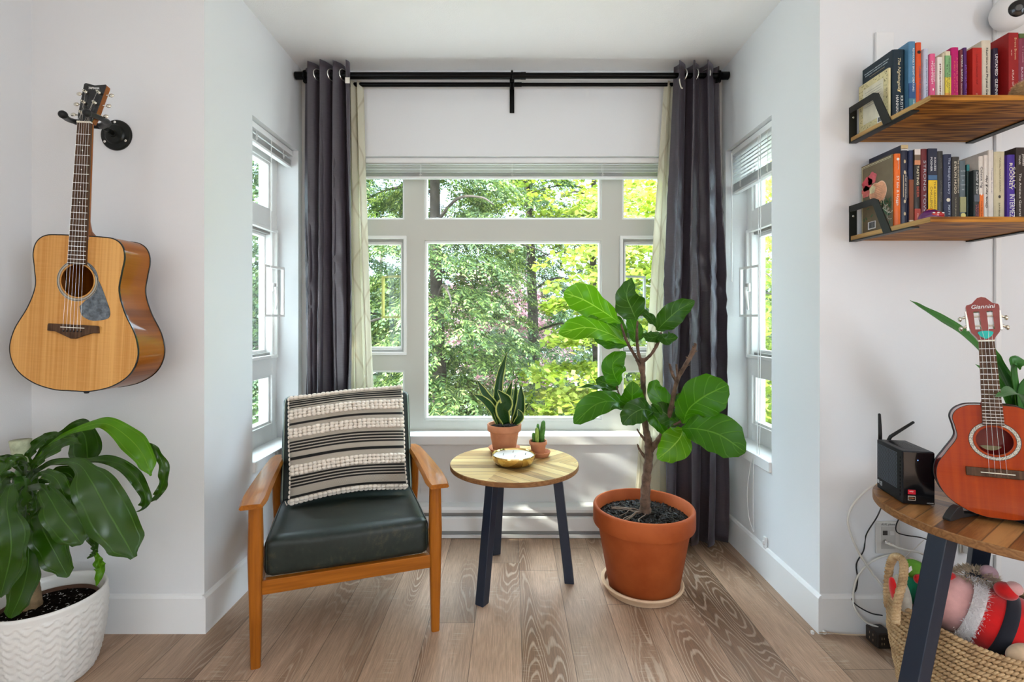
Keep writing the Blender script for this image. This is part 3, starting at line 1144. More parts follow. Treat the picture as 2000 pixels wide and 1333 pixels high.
def weave_material():
    m, nt, b = new_mat('cream_weave')
    uv = N(nt, 'UVMap').outputs[0]
    s = N(nt, 'SeparateXYZ', {0: uv})
    a = math_(nt, 'MULTIPLY', s.outputs[0], 150.0)
    c = math_(nt, 'MULTIPLY', s.outputs[1], 150.0)
    ck = N(nt, 'TexChecker', {'Vector': comb(nt, a, c, 0.5), 'Scale': 1.0, 'Color1': (0.66, 0.58, 0.47, 1), 'Color2': (0.045, 0.035, 0.028, 1)})
    n = N(nt, 'TexNoise', {'Vector': uv, 'Scale': 60.0, 'Detail': 3.0}).outputs[0]
    col = mix(nt, math_(nt, 'MULTIPLY', n, 0.22), ck.outputs[0], (0.60, 0.54, 0.46))
    nt.links.new(col, b.inputs['Base Color'])
    b.inputs['Roughness'].default_value = 0.9
    bump(nt, b, ck.outputs[1], 0.6, 0.002)
    return m


M_weave = weave_material()
M_bobble = plain('cream_wool', (0.78, 0.70, 0.60), 0.9, var=0.10, vscale=70, bmp=0.5, bscale=500)
PW_, PH_, PT_ = 0.232, 0.212, 0.062
pil = thing('pillow', 'cream and black striped pillow with rows of wool bobbles on the armchair', 'pillow', (0, 0, 0))
# pillow frame: leaning on the backrest, rolled a little
loc = chair.matrix_basis = mat_of(chair)
chair.matrix_basis = loc
pil_M = mat_of(chair) @ Matrix.Translation((-0.002, 0.370, 0.622)) @ Matrix.Rotation(-BT * 1.0, 4, 'X') @ Matrix.Rotation(R(-1.5), 4, 'Y')
pil.location = pil_M.to_translation()
pil.rotation_euler = pil_M.to_euler()


def pil_pos(u, v, side=-1):
    """u, v in -1..1, side -1 = the face towards the room"""
    edge = (1 - abs(u) ** 4) * (1 - abs(v) ** 4)
    t = PT_ * (max(0, (1 - u * u) * (1 - v * v)) ** 0.42)
    pin = 0.045
    x = u * PW_ * (1 - pin * (1 - v * v) * abs(u) + 0.0)
    z = v * PH_ * (1 - pin * (1 - u * u) * abs(v))
    x *= 1 + 0.02 * math.sin(3 * v + 1)
    z += 0.006 * math.sin(2.6 * u + 1.5) + (0.008 * u if v > 0 else 0) * v
    t += 0.0035 * edge * math.sin(5 * u + 2 * v) * math.sin(4 * v - u)
    return Vector((x, side * t, z))


lines = [(0.957, .0062), (0.936, .0062), (0.914, .0062), (0.888, .0062), (0.72, .0115), (0.549, .0085), (0.520, .0085), (0.492, .0085), (0.464, .0085), (0.398, .0125),
         (0.228, .0085), (0.202, .0085), (0.173, .0085), (0.148, .0085), (0.056, .010)]


def stripe(t):
    return any(abs(t - c) < w for c, w in lines)


mb = MB()
uvs = []
NU, NV = 60, 180
for side in (-1, 1):
    b0 = len(mb.v)
    for j in range(NV + 1):
        v = -1 + 2 * j / NV
        for i in range(NU + 1):
            u = -1 + 2 * i / NU
            mb.v.append(pil_pos(u, v, side))
            uvs.append(((u + 1) / 2, (v + 1) / 2))
    for j in range(NV):
        for i in range(NU):
            a = b0 + j * (NU + 1) + i
            f = (a, a + 1, a + NU + 2, a + NU + 1)
            mb.f.append(f if side < 0 else tuple(reversed(f)))
            mb.m.append(1 if side < 0 and stripe((j + 0.5) / NV) else 0)
obj('pillow_cover', mb, [M_weave, M_yarn], pil, smooth=True, uv=uvs)
rnd = random.Random(4)
for row, jit in [(0.992, 0), (0.845, 0), (0.815, 0), (0.785, 0), (0.662, 0), (0.632, 0), (0.602, 0), (0.322, 0), (0.292, 0), (0.262, 0), (0.022, 0), (-0.002, 0)]:
    nb = 26
    mb = MB()
    for k in range(nb):
        u = -1 + 2 * (k + 0.5) / nb + rnd.uniform(-0.006, 0.006)
        v = -1 + 2 * max(0.004, row) + rnd.uniform(-0.004, 0.004)
        v = min(v, 0.992)
        if row < 0:
            v = -0.995
        c = pil_pos(u * 0.985, v, -1)
        rr = 0.0092 * rnd.uniform(0.9, 1.12)
        mb.sphere((c.x, c.y - 0.003, c.z), (rr * 1.12, rr * 0.95, rr * 0.82), 10, 6)
    obj('bobble_row', mb, M_bobble, pil, smooth=True)
mb = MB()
for s in (-1, 1):
    for j in range(24):
        v = -1 + 2 * (j + .5) / 24
        c = pil_pos(s * 1.0, v, -1)
        mb.sphere((c.x, c.y, c.z), (0.005, 0.005, 0.008), 8, 5)
obj('edge_trim', mb, M_bobble, pil, smooth=True)
mb = MB(); c = pil_pos(-0.99, -0.99, -1); mb.tube([c, c + Vector((-0.008, -0.008, -0.004)), c + Vector((-0.014, -0.010, 0.012))], 0.0012, 5)
obj('loose_thread', mb, M_bobble, pil)


# ---------------------------------------------------------------- round tables
def table_top_material(name, cols, chev, rough=0.38, coat=0.2, pw=0.045):
    m, nt, b = new_mat(name)
    tc = N(nt, 'TexCoord').outputs['Object']
    s = N(nt, 'SeparateXYZ', {0: tc})
    x, y = s.outputs[0], s.outputs[1]
    if chev:
        # three sectors of boards meeting at the middle
        rx = math_(nt, 'ADD', x, 0.03)
        left = math_(nt, 'GREATER_THAN', math_(nt, 'SUBTRACT', math_(nt, 'MULTIPLY', rx, -0.55), math_(nt, 'ABSOLUTE', y)), 0.0)
        left = math_(nt, 'MAXIMUM', left, math_(nt, 'LESS_THAN', x, math_(nt, 'SUBTRACT', -0.02, math_(nt, 'MULTIPLY', math_(nt, 'ABSOLUTE', y), 0.35))))
        uR = math_(nt, 'SUBTRACT', math_(nt, 'MULTIPLY', math_(nt, 'ABSOLUTE', math_(nt, 'ADD', y, 0.01)), 0.72), math_(nt, 'MULTIPLY', x, 0.69))
        vR = math_(nt, 'ADD', math_(nt, 'MULTIPLY', math_(nt, 'ABSOLUTE', y), 0.69), math_(nt, 'MULTIPLY', x, 0.72))
        u = mix(nt, left, comb(nt, uR, uR, uR), comb(nt, y, y, y))
        v = mix(nt, left, comb(nt, vR, vR, vR), comb(nt, x, x, x))
        u = N(nt, 'SeparateXYZ', {0: u}).outputs[0]
        v = N(nt, 'SeparateXYZ', {0: v}).outputs[0]
        side = math_(nt, 'ADD', math_(nt, 'MULTIPLY', left, 5.0), math_(nt, 'GREATER_THAN', y, -0.01))
    else:
        # boards laid at an angle, butted against a second set
        k = math_(nt, 'GREATER_THAN', math_(nt, 'ADD', math_(nt, 'MULTIPLY', x, 0.6), y), -0.05)
        a = math_(nt, 'ADD', math_(nt, 'MULTIPLY', x, 0.82), math_(nt, 'MULTIPLY', y, 0.57))
        a2 = math_(nt, 'SUBTRACT', math_(nt, 'MULTIPLY', y, 0.82), math_(nt, 'MULTIPLY', x, 0.57))
        u = math_(nt, 'ADD', math_(nt, 'MULTIPLY', a, k), math_(nt, 'MULTIPLY', a2, math_(nt, 'SUBTRACT', 1.0, k)))
        v = math_(nt, 'ADD', math_(nt, 'MULTIPLY', a2, k), math_(nt, 'MULTIPLY', a, math_(nt, 'SUBTRACT', 1.0, k)))
        side = k
    us = math_(nt, 'DIVIDE', u, pw)
    iu = math_(nt, 'FLOOR', us)
    fu = math_(nt, 'SUBTRACT', us, iu)
    r = N(nt, 'TexWhiteNoise', {'Vector': comb(nt, iu, side, 3.0)}, noise_dimensions='3D').outputs[0]
    g = N(nt, 'TexNoise', {'Vector': comb(nt, math_(nt, 'MULTIPLY', v, 14.0), math_(nt, 'MULTIPLY', u, 240.0), r), 'Scale': 1.0, 'Detail': 4.0, 'Roughness': 0.65}).outputs[0]
    blot = N(nt, 'TexNoise', {'Vector': comb(nt, math_(nt, 'MULTIPLY', v, 5.0), math_(nt, 'MULTIPLY', u, 22.0), math_(nt, 'MULTIPLY', r, 9.0)), 'Scale': 1.0, 'Detail': 3.0}).outputs[0]
    f = math_(nt, 'ADD', math_(nt, 'MULTIPLY', r, 0.45), math_(nt, 'ADD', math_(nt, 'MULTIPLY', g, 0.30), math_(nt, 'MULTIPLY', blot, 0.35)))
    col = ramp(nt, f, cols)
    e = math_(nt, 'MINIMUM', fu, math_(nt, 'SUBTRACT', 1.0, fu))
    gap = N(nt, 'MapRange', {0: e, 1: 0.015, 2: 0.05, 3: 1.0, 4: 0.0}).outputs[0]
    col = mix(nt, math_(nt, 'MULTIPLY', gap, 0.8), col, (0.06, 0.035, 0.02))
    nt.links.new(col, b.inputs['Base Color'])
    b.inputs['Roughness'].default_value = rough
    b.inputs['Specular IOR Level'].default_value = 0.25
    b.inputs['Coat Weight'].default_value = coat * 0.5
    b.inputs['Coat Roughness'].default_value = 0.2
    bump(nt, b, math_(nt, 'SUBTRACT', g, gap), 0.25, 0.001)
    return m


M_top1 = table_top_material('pale_mango_boards', [(0.32, (0.15, 0.07, 0.02)), (0.5, (0.36, 0.205, 0.065)), (0.70, (0.54, 0.37, 0.15))], True, 0.42, 0.15)
M_top2 = table_top_material('brown_mango_boards', [(0.32, (0.060, 0.018, 0.005)), (0.5, (0.20, 0.075, 0.020)), (0.70, (0.44, 0.22, 0.075))], False, 0.32, 0.3)
M_edge1 = wood('table_edge', (0.18, 0.08, 0.03), (0.30, 0.15, 0.06), axis=0, scale=1.5, rough=0.45)
M_navy = plain('blue_black_metal', (0.008, 0.014, 0.028), 0.42, 0.0, spec=0.5)


def round_table(label, loc, rad, h, th, mtop, legs, legw=0.040):
    t = thing('side_table', label, 'side table', loc)
    mb = MB()
    mb.lathe([(rad - 0.002, h - th), (rad, h - th + 0.003), (rad, h - 0.003), (rad - 0.002, h)], 96, 1, cap0=True, cap1=True)
    mb.m[-1] = 0
    obj('table_top', mb, [mtop, M_edge1], t, auto=30)
    for (tx, ty), (bx, by) in legs:
        a = Vector((tx, ty, h - th - 0.0005))
        b = Vector((bx, by, 0.0))
        ang = math.atan2(by, bx)
        w = legw / 2
        vs = []
        for c in (b, a):
            for dx, dy in ((-w, -w), (w, -w), (w, w), (-w, w)):
                # one flat of the square faces outward
                q = Matrix.Rotation(ang, 3, 'Z') @ Vector((dx, dy, 0))
                vs.append(c + q)
        mb = MB(); mb.add(vs, [(3, 2, 1, 0), (4, 5, 6, 7), (0, 1, 5, 4), (1, 2, 6, 5), (2, 3, 7, 6), (3, 0, 4, 7)])
        obj('leg', mb, M_navy, t, bevel=0.0025)
    return t


T1 = (0.010, 2.138)
t1 = round_table('small round pale wood side table with navy legs beside the armchair', (*T1, 0), 0.278, 0.507, 0.020, M_top1,
                 [((-0.079 - T1[0], 2.020 - T1[1]), (-0.119 - T1[0], 1.945 - T1[1])),
                  ((0.192 - T1[0], 2.125 - T1[1]), (0.246 - T1[0], 2.108 - T1[1])),
                  ((-0.055 - T1[0], 2.290 - T1[1]), (-0.080 - T1[0], 2.365 - T1[1]))])
T2 = (1.349, 1.326)
t2 = round_table('larger round brown wood side table holding the small guitar', (*T2, 0), 0.304, 0.605, 0.022, M_top2,
                 [((1.068 - T2[0] + 0.02, 1.240 - T2[1]), (0.945 - T2[0], 1.212 - T2[1])),
                  ((1.480 - T2[0], 1.530 - T2[1]), (1.53 - T2[0], 1.66 - T2[1])),
                  ((1.54 - T2[0], 1.19 - T2[1]), (1.66 - T2[0], 1.10 - T2[1]))], 0.044)


# ---------------------------------------------------------------- pots and plants
def terracotta(name, c1, c2, s=6.0):
    m, nt, b = new_mat(name)
    tc = N(nt, 'TexCoord').outputs['Object']
    n = N(nt, 'TexNoise', {'Vector': tc, 'Scale': s, 'Detail': 6.0, 'Roughness': 0.6}).outputs[0]
    nt.links.new(ramp(nt, n, [(0.3, c1), (0.65, c2)]), b.inputs['Base Color'])
    b.inputs['Roughness'].default_value = 0.62
    b.inputs['Specular IOR Level'].default_value = 0.2
    n2 = N(nt, 'TexNoise', {'Vector': tc, 'Scale': 180.0, 'Detail': 3.0}).outputs[0]
    bump(nt, b, n2, 0.08, 0.001)
    return m


M_terra = terracotta('terracotta', (0.28, 0.050, 0.010), (0.40, 0.092, 0.022))
M_terra_s = terracotta('terracotta_small', (0.40, 0.15, 0.075), (0.52, 0.22, 0.11), 14)
M_clay = terracotta('pale_clay', (0.55, 0.37, 0.23), (0.66, 0.47, 0.31))
M_soil = plain('potting_soil', (0.010, 0.007, 0.005), 0.95, spec=0.05, var=0.7, vscale=90, bmp=1.0, bscale=120, bdist=0.01)


def leaf_material(name, base, vein, back, trans=0.35, rough=0.32, nv=6.0, vs=0.5, coat=0.3):
    m = bpy.data.materials.new(name)
    m.use_nodes = True
    nt = m.node_tree
    b = nt.nodes['Principled BSDF']
    out = nt.nodes['Material Output']
    uv = N(nt, 'UVMap').outputs[0]
    s = N(nt, 'SeparateXYZ', {0: uv})
    u = math_(nt, 'ABSOLUTE', math_(nt, 'SUBTRACT', math_(nt, 'MULTIPLY', s.outputs[0], 2.0), 1.0))
    v = s.outputs[1]
    ph = math_(nt, 'SUBTRACT', math_(nt, 'MULTIPLY', v, nv), math_(nt, 'MULTIPLY', u, 1.35))
    tri = math_(nt, 'PINGPONG', ph, 0.5)
    side = N(nt, 'MapRange', {0: tri, 1: 0.0, 2: 0.07, 3: 1.0, 4: 0.0}).outputs[0]
    mid = N(nt, 'MapRange', {0: u, 1: 0.015, 2: 0.05, 3: 1.0, 4: 0.0}).outputs[0]
    f = math_(nt, 'MULTIPLY', math_(nt, 'MAXIMUM', math_(nt, 'MULTIPLY', side, 0.6), mid), vs)
    tc = N(nt, 'TexCoord').outputs['Object']
    n = N(nt, 'TexNoise', {'Vector': tc, 'Scale': 14.0, 'Detail': 3.0}).outputs[0]
    bc = mix(nt, math_(nt, 'MULTIPLY', n, 0.6), base, tuple(min(1, c * 1.6) for c in base))
    c = mix(nt, f, bc, vein)
    bf = N(nt, 'NewGeometry').outputs['Backfacing']
    c = mix(nt, bf, c, mix(nt, f, back, vein))
    nt.links.new(c, b.inputs['Base Color'])
    b.inputs['Roughness'].default_value = rough
    b.inputs['Specular IOR Level'].default_value = 0.22
    b.inputs['Coat Weight'].default_value = coat * 0.35
    b.inputs['Coat Roughness'].default_value = 0.25
    h = math_(nt, 'MULTIPLY', math_(nt, 'MAXIMUM', side, mid), -1.0)
    bump(nt, b, h, 0.35, 0.003)
    tl = N(nt, 'BsdfTranslucent', {'Color': mix(nt, 1.0, c, (1.5, 1.6, 0.45), 'MULTIPLY')})
    mx = N(nt, 'MixShader', {0: trans, 1: b.outputs[0], 2: tl.outputs[0]})
    nt.links.new(mx.outputs[0], out.inputs[0])
    return m


def soil_mb(r, z, n=48, rings=10, h=0.006, seed=1, mound=0.0):
    rnd = random.Random(seed)
    mb = MB()
    mb.v.append(Vector((0, 0, z + mound)))
    for j in range(1, rings + 1):
        for i in range(n):
            a = 2 * math.pi * i / n
            rr = r * j / rings
            mb.v.append(Vector((rr * math.cos(a), rr * math.sin(a), z + mound * (1 - (j / rings) ** 2) + rnd.uniform(-h, h) * (0 if j == rings else 1))))
    for i in range(n):
        mb.f.append((0, 1 + i, 1 + (i + 1) % n)); mb.m.append(0)
    for j in range(rings - 1):
        for i in range(n):
            a = 1 + j * n + i; b = 1 + j * n + (i + 1) % n
            mb.f.append((a, a + n, b + n, b)); mb.m.append(0)
    return mb


def bits_mb(r, z, count, size, seed=2, mound=0.0):
    rnd = random.Random(seed)
    mb = MB()
    for _ in range(count):
        rr = r * math.sqrt(rnd.random()) * 0.97
        a = rnd.uniform(0, 6.283)
        s = size * rnd.uniform(0.5, 1.4)
        M = Matrix.Translation((rr * math.cos(a), rr * math.sin(a), z + mound * (1 - (rr / r) ** 2) + s * 0.3)) @ Matrix.Rotation(rnd.uniform(0, 6), 4, 'Z') @ Matrix.Rotation(rnd.uniform(-0.5, 0.5), 4, 'X')
        mb.box((0, 0, 0), (s * 2.6, s * 0.7, s * 0.45), 0, M, taper=0.6)
    return mb


# big fig pot ---------------------------------------------------
PX, PY = 0.548, 2.052
sc_ = thing('plant_saucer', 'pale clay saucer on the floor under the largest terracotta pot', 'saucer', (0.543, 2.056, 0))
mb = MB(); mb.lathe([(0.135, 0.001), (0.148, 0.004), (0.155, 0.022), (0.166, 0.028), (0.169, 0.036), (0.164, 0.041), (0.154, 0.038), (0.150, 0.014), (0.0, 0.012)], 64, cap0=True, cap1=False)
obj('dish', mb, M_clay, sc_, auto=50)
fig = thing('potted_fiddle_leaf_fig', 'fiddle leaf fig with broad leaves in the largest terracotta pot', 'potted plant', (PX, PY, 0.0145))
Z0 = 0.0145
mb = MB()
mb.lathe([(0.138, 0.0), (0.142, 0.002), (0.188, 0.262), (0.204, 0.264), (0.2065, 0.270), (0.2065, 0.330), (0.203, 0.3375), (0.195, 0.339), (0.190, 0.334), (0.187, 0.290), (0.182, 0.270), (0.0, 0.266)], 96, cap0=True, cap1=False)
obj('pot', mb, M_terra, fig, auto=55)
obj('soil', soil_mb(0.186, 0.288, mound=0.012, h=0.005), M_soil, fig)
M_bark_c = plain('bark_chips', (0.013, 0.010, 0.008), 0.45, var=0.8, vscale=40, spec=0.12)
tag(obj('bark_chips', bits_mb(0.178, 0.292, 1100, 0.0075, mound=0.012), M_bark_c, fig), kind='stuff')
mb = MB()
rnd = random.Random(5)
for k in range(9):
    a = rnd.uniform(2.4, 4.4)
    p0 = Vector((0.01 * math.cos(a), 0.01 * math.sin(a), 0.31))
    pts = [p0]
    for q in range(4):
        pts.append(pts[-1] + Vector((math.cos(a + rnd.uniform(-.6, .6)) * 0.032, math.sin(a + rnd.uniform(-.6, .6)) * 0.032, rnd.uniform(-0.004, 0.010) * (1 if q < 2 else -1))))
    mb.tube(smooth_path(pts, 4), 0.0022, 5)
obj('roots', mb, plain('dry_root', (0.16, 0.11, 0.08), 0.8), fig, smooth=True)

M_trunk = plain('fig_bark', (0.12, 0.072, 0.048), 0.8, var=0.55, vscale=40, bmp=0.9, bscale=70, bdist=0.004)
FD = PY


def fp(px, py, dd=0.0):
    return P(px, py, FD + dd)


trunk_specs = [
    ([(1262, 1012, 0), (1260, 985, 0), (1262, 940, 0), (1267, 895, 0), (1266, 862, 0), (1261, 835, 0), (1257, 790, 0), (1256, 745, 0), (1255, 700, 0)],
     [.027, .022, .019, .0185, .016, .013, .012, .0115, .010]),
    ([(1270, 880, 0), (1286, 860, -.01), (1300, 835, -.03), (1310, 800, -.05), (1322, 745, -.06), (1338, 715, -.06), (1352, 690, -.06), (1359, 672, -.06)],
     [.014, .012, .011, .0105, .009, .009, .010, .006]),
    ([(1256, 735, 0), (1246, 706, .01), (1232, 682, .02), (1222, 662, .02), (1213, 634, .02)], [.010, .007, .0065, .006, .004]),
    ([(1255, 712, 0), (1247, 690, -.01), (1244, 660, -.02), (1245, 628, -.02)], [.008, .007, .006, .004]),
    ([(1257, 706, 0), (1272, 692, -.02), (1284, 672, -.03), (1291, 650, -.04)], [.008, .006, .007, .005]),
    ([(1262, 862, 0), (1250, 848, .0), (1244, 838, .0)], [.008, .004, .003]),
    ([(1268, 905, 0), (1250, 880, .01), (1245, 868, .01)], [.008, .005, .003]),
    ([(1322, 748, -.06), (1312, 728, -.06), (1308, 712, -.06)], [.007, .006, .005]),
    ([(1324, 735, -.06), (1322, 722, -.05), (1321, 712, -.05)], [.006, .005, .004]),
    ([(1256, 800, 0), (1238, 790, .02), (1226, 800, .03), (1210, 772, .03), (1204, 755, .03)], [.007, .006, .005, .004, .003]),
    ([(1300, 835, -.03), (1318, 830, -.06), (1332, 822, -.08)], [.007, .006, .005]),
]
for i, (pts, rad) in enumerate(trunk_specs):
    pp = smooth_path([fp(*p) for p in pts], 6)
    rr = []
    for k in range(len(pp)):
        t = k / (len(pp) - 1) * (len(rad) - 1)
        j = min(int(t), len(rad) - 2)
        rr.append((rad[j] + (rad[j + 1] - rad[j]) * (t - j)) * (1 + 0.10 * math.sin(k * 2.1 + i)))
    mb = MB(); mb.tube(pp, rr, 10)
    # bud scars
    if i in (1, 2, 3, 4, 7):
        rnd = random.Random(i)
        for k in range(3, len(pp), 3):
            d = Vector((rnd.uniform(-1, 1), -0.5, rnd.uniform(0.2, 1))).normalized()
            mb.tube([pp[k], pp[k] + d * rr[k] * 2.0], [rr[k] * 0.5, rr[k] * 0.15], 5)
    obj('trunk' if i == 0 else 'branch', mb, M_trunk, fig, smooth=True, world=True)

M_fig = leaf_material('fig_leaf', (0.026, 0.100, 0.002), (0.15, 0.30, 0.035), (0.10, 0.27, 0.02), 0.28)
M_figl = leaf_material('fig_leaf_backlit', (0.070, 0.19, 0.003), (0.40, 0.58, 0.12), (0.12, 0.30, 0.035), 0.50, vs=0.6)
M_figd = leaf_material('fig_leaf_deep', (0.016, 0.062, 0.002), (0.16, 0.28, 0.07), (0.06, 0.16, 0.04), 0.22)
FIGSH = [(0, 0.05), (0.06, 0.16), (0.22, 0.55), (0.40, 0.74), (0.62, 1.0), (0.82, 0.90), (0.94, 0.52), (1.0, 0.06)]
OVAL = [(0, 0.08), (0.12, 0.5), (0.35, 0.95), (0.55, 1.0), (0.8, 0.72), (0.94, 0.34), (1.0, 0.03)]
k_ = 2.05 / F


def fleaf(pts, wpx, mat, shape=FIGSH, facing=(0, -1, 0.25), cup=0.18, wave=0.006, twist=0.0):
    path = [fp(*p) for p in pts]
    mb, uv = leaf_mb(path, wpx / 2 * k_, shape, facing, nu=8, cup=cup, wave=wave, wfreq=2.6, n=8, twist=twist)
    obj('leaf', mb, mat, fig, smooth=True, world=True, uv=uv)


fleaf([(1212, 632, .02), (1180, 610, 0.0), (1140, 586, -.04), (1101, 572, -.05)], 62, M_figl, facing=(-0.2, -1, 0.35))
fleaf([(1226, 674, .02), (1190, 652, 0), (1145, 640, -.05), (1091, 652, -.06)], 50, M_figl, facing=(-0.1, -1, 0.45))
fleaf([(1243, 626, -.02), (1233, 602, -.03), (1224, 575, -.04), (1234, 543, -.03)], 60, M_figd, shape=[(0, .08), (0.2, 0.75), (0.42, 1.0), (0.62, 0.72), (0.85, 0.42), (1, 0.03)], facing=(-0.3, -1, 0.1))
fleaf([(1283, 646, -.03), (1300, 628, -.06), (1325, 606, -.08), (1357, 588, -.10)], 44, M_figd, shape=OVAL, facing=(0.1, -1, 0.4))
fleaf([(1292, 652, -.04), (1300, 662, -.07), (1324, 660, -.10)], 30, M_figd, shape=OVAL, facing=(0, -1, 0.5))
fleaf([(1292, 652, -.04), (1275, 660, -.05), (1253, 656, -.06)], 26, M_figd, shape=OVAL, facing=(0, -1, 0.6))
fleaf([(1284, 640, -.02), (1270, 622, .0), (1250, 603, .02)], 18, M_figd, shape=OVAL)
fleaf([(1224, 660, .03), (1205, 640, .05), (1180, 625, .06)], 42, M_fig, facing=(0, -1, 0.1))
fleaf([(1226, 676, .04), (1195, 672, .08), (1160, 655, .10)], 34, M_fig, facing=(0, -1, 0.6))
fleaf([(1236, 668, .02), (1240, 650, .05), (1228, 615, .07)], 34, M_fig, shape=OVAL)
fleaf([(1210, 752, .03), (1200, 733, .01), (1198, 710, 0), (1222, 688, 0)], 50, M_fig, shape=OVAL, facing=(0.2, -1, 0.1))
fleaf([(1208, 758, .03), (1186, 750, .05), (1163, 742, .06)], 34, M_figd, shape=OVAL)
fleaf([(1209, 764, .03), (1175, 756, .0), (1127, 758, -.03)], 15, M_figd, shape=OVAL, facing=(0, -0.6, 1))
fleaf([(1226, 800, .03), (1205, 785, .0), (1165, 790, -.04), (1121, 828, -.07)], 50, M_fig, facing=(-0.2, -1, 0.6))
fleaf([(1232, 806, .0), (1234, 785, -.02), (1236, 745, -.03)], 50, M_fig, shape=OVAL)
fleaf([(1212, 778, .02), (1222, 795, -.01), (1216, 772, .0)], 18, M_fig, shape=OVAL)
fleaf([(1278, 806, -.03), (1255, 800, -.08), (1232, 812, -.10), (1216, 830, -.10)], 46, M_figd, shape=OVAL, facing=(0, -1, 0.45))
fleaf([(1260, 800, .0), (1280, 815, -.04), (1300, 850, -.05)], 36, M_fig, shape=OVAL)
fleaf([(1334, 828, -.08), (1345, 800, -.11), (1375, 775, -.14), (1422, 752, -.16)], 78, M_fig, facing=(0.1, -1, 0.30), cup=0.12)
fleaf([(1324, 824, -.06), (1305, 800, -.04), (1280, 762, -.03), (1283, 742, -.03)], 40, M_fig, shape=OVAL)
fleaf([(1328, 830, -.06), (1305, 812, -.05), (1272, 790, -.04)], 44, M_figd, shape=OVAL, facing=(0, -1, 0.3))
fleaf([(1330, 838, -.08), (1360, 838, -.13), (1405, 850, -.17), (1456, 884, -.20)], 78, M_fig, facing=(0.05, -1, 0.45), cup=0.12)
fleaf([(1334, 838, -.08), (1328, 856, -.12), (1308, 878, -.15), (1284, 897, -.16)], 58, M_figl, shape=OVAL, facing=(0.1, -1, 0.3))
fleaf([(1328, 826, -.06), (1330, 805, -.03), (1322, 785, .0), (1345, 775, .02)], 34, M_figd, shape=OVAL)


# small plants on the pale table ----------------------------------
TZ = 0.507


def saucer(label, loc, r, mat):
    t = thing('plant_saucer', label, 'saucer', loc)
    mb = MB(); mb.lathe([(r * 0.72, 0.0005), (r * 0.80, 0.002), (r * 0.98, 0.020), (r, 0.022), (r * 0.97, 0.024), (r * 0.90, 0.020), (r * 0.74, 0.006), (0, 0.0055)], 48, cap0=True, cap1=False)
    obj('dish', mb, mat, t, auto=50)
    return t


SX, SY = -0.036, 2.300
saucer('terracotta saucer under the snake plant pot on the pale table', (SX, SY, TZ), 0.075, M_terra_s)
snake = thing('potted_snake_plant', 'snake plant with pale-edged pointed leaves in a small terracotta pot', 'potted plant', (SX, SY, TZ + 0.0062))
mb = MB(); mb.lathe([(0.050, 0), (0.052, 0.002), (0.069, 0.092), (0.077, 0.094), (0.079, 0.098), (0.0805, 0.122), (0.078, 0.126), (0.074, 0.125), (0.071, 0.108), (0.0, 0.106)], 64, cap0=True, cap1=False)
obj('pot', mb, M_terra_s, snake, auto=50)
obj('soil', soil_mb(0.0715, 0.112, h=0.002), M_soil, snake)
M_snk = leaf_material('snake_leaf', (0.014, 0.050, 0.010), (0.05, 0.12, 0.04), (0.03, 0.09, 0.03), 0.12, 0.35, nv=22.0, vs=0.35)
M_snke = plain('snake_leaf_edge', (0.42, 0.46, 0.12), 0.45)
BL = [(0, 0.55), (0.25, 0.9), (0.5, 1.0), (0.75, 0.75), (0.92, 0.32), (1, 0.02)]
for pts, w, fc in [
    ([(982, 826, 0), (972, 790, .0), (975, 740, .02), (990, 688, .03)], 21, (0.5, -1, 0)),
    ([(975, 828, 0), (968, 800, -.02), (948, 772, -.04), (931, 742, -.05)], 19, (0.6, -1, 0.2)),
    ([(972, 828, -.01), (962, 802, -.04), (944, 782, -.07), (925, 771, -.09)], 17, (0.2, -1, 0.6)),
    ([(990, 828, -.02), (982, 800, -.05), (990, 785, -.06), (972, 762, -.06)], 30, (-0.2, -1, 0)),
    ([(990, 826, .01), (988, 790, .0), (1000, 745, -.01)], 17, (0.1, -1, 0)),
    ([(1000, 826, .0), (1004, 790, .02), (1008, 742, .02)], 13, (0.7, -1, 0)),
    ([(1004, 828, -.01), (1016, 800, -.01), (1018, 752, .01)], 21, (-0.2, -1, 0)),
    ([(1002, 828, .0), (1016, 806, .0), (1034, 788, .0)], 13, (-0.4, -1, 0.3)),
    ([(1006, 828, -.03), (1016, 815, -.05), (1012, 800, -.05)], 15, (0, -1, 0)),
    ([(984, 828, .02), (980, 800, .03), (985, 765, .03)], 15, (0.3, -1, 0)),
]:
    path = [P(a, b, SY + c) for a, b, c in pts]
    mb, uv = leaf_mb(path, w / 2 * SY / F, BL, fc, nu=10, cup=0.35, n=7, mi_fn=lambda j, nu, t: 1 if j in (0, nu - 1) else 0)
    obj('leaf', mb, [M_snk, M_snke], snake, smooth=True, world=True, uv=uv, solid=0.0012)

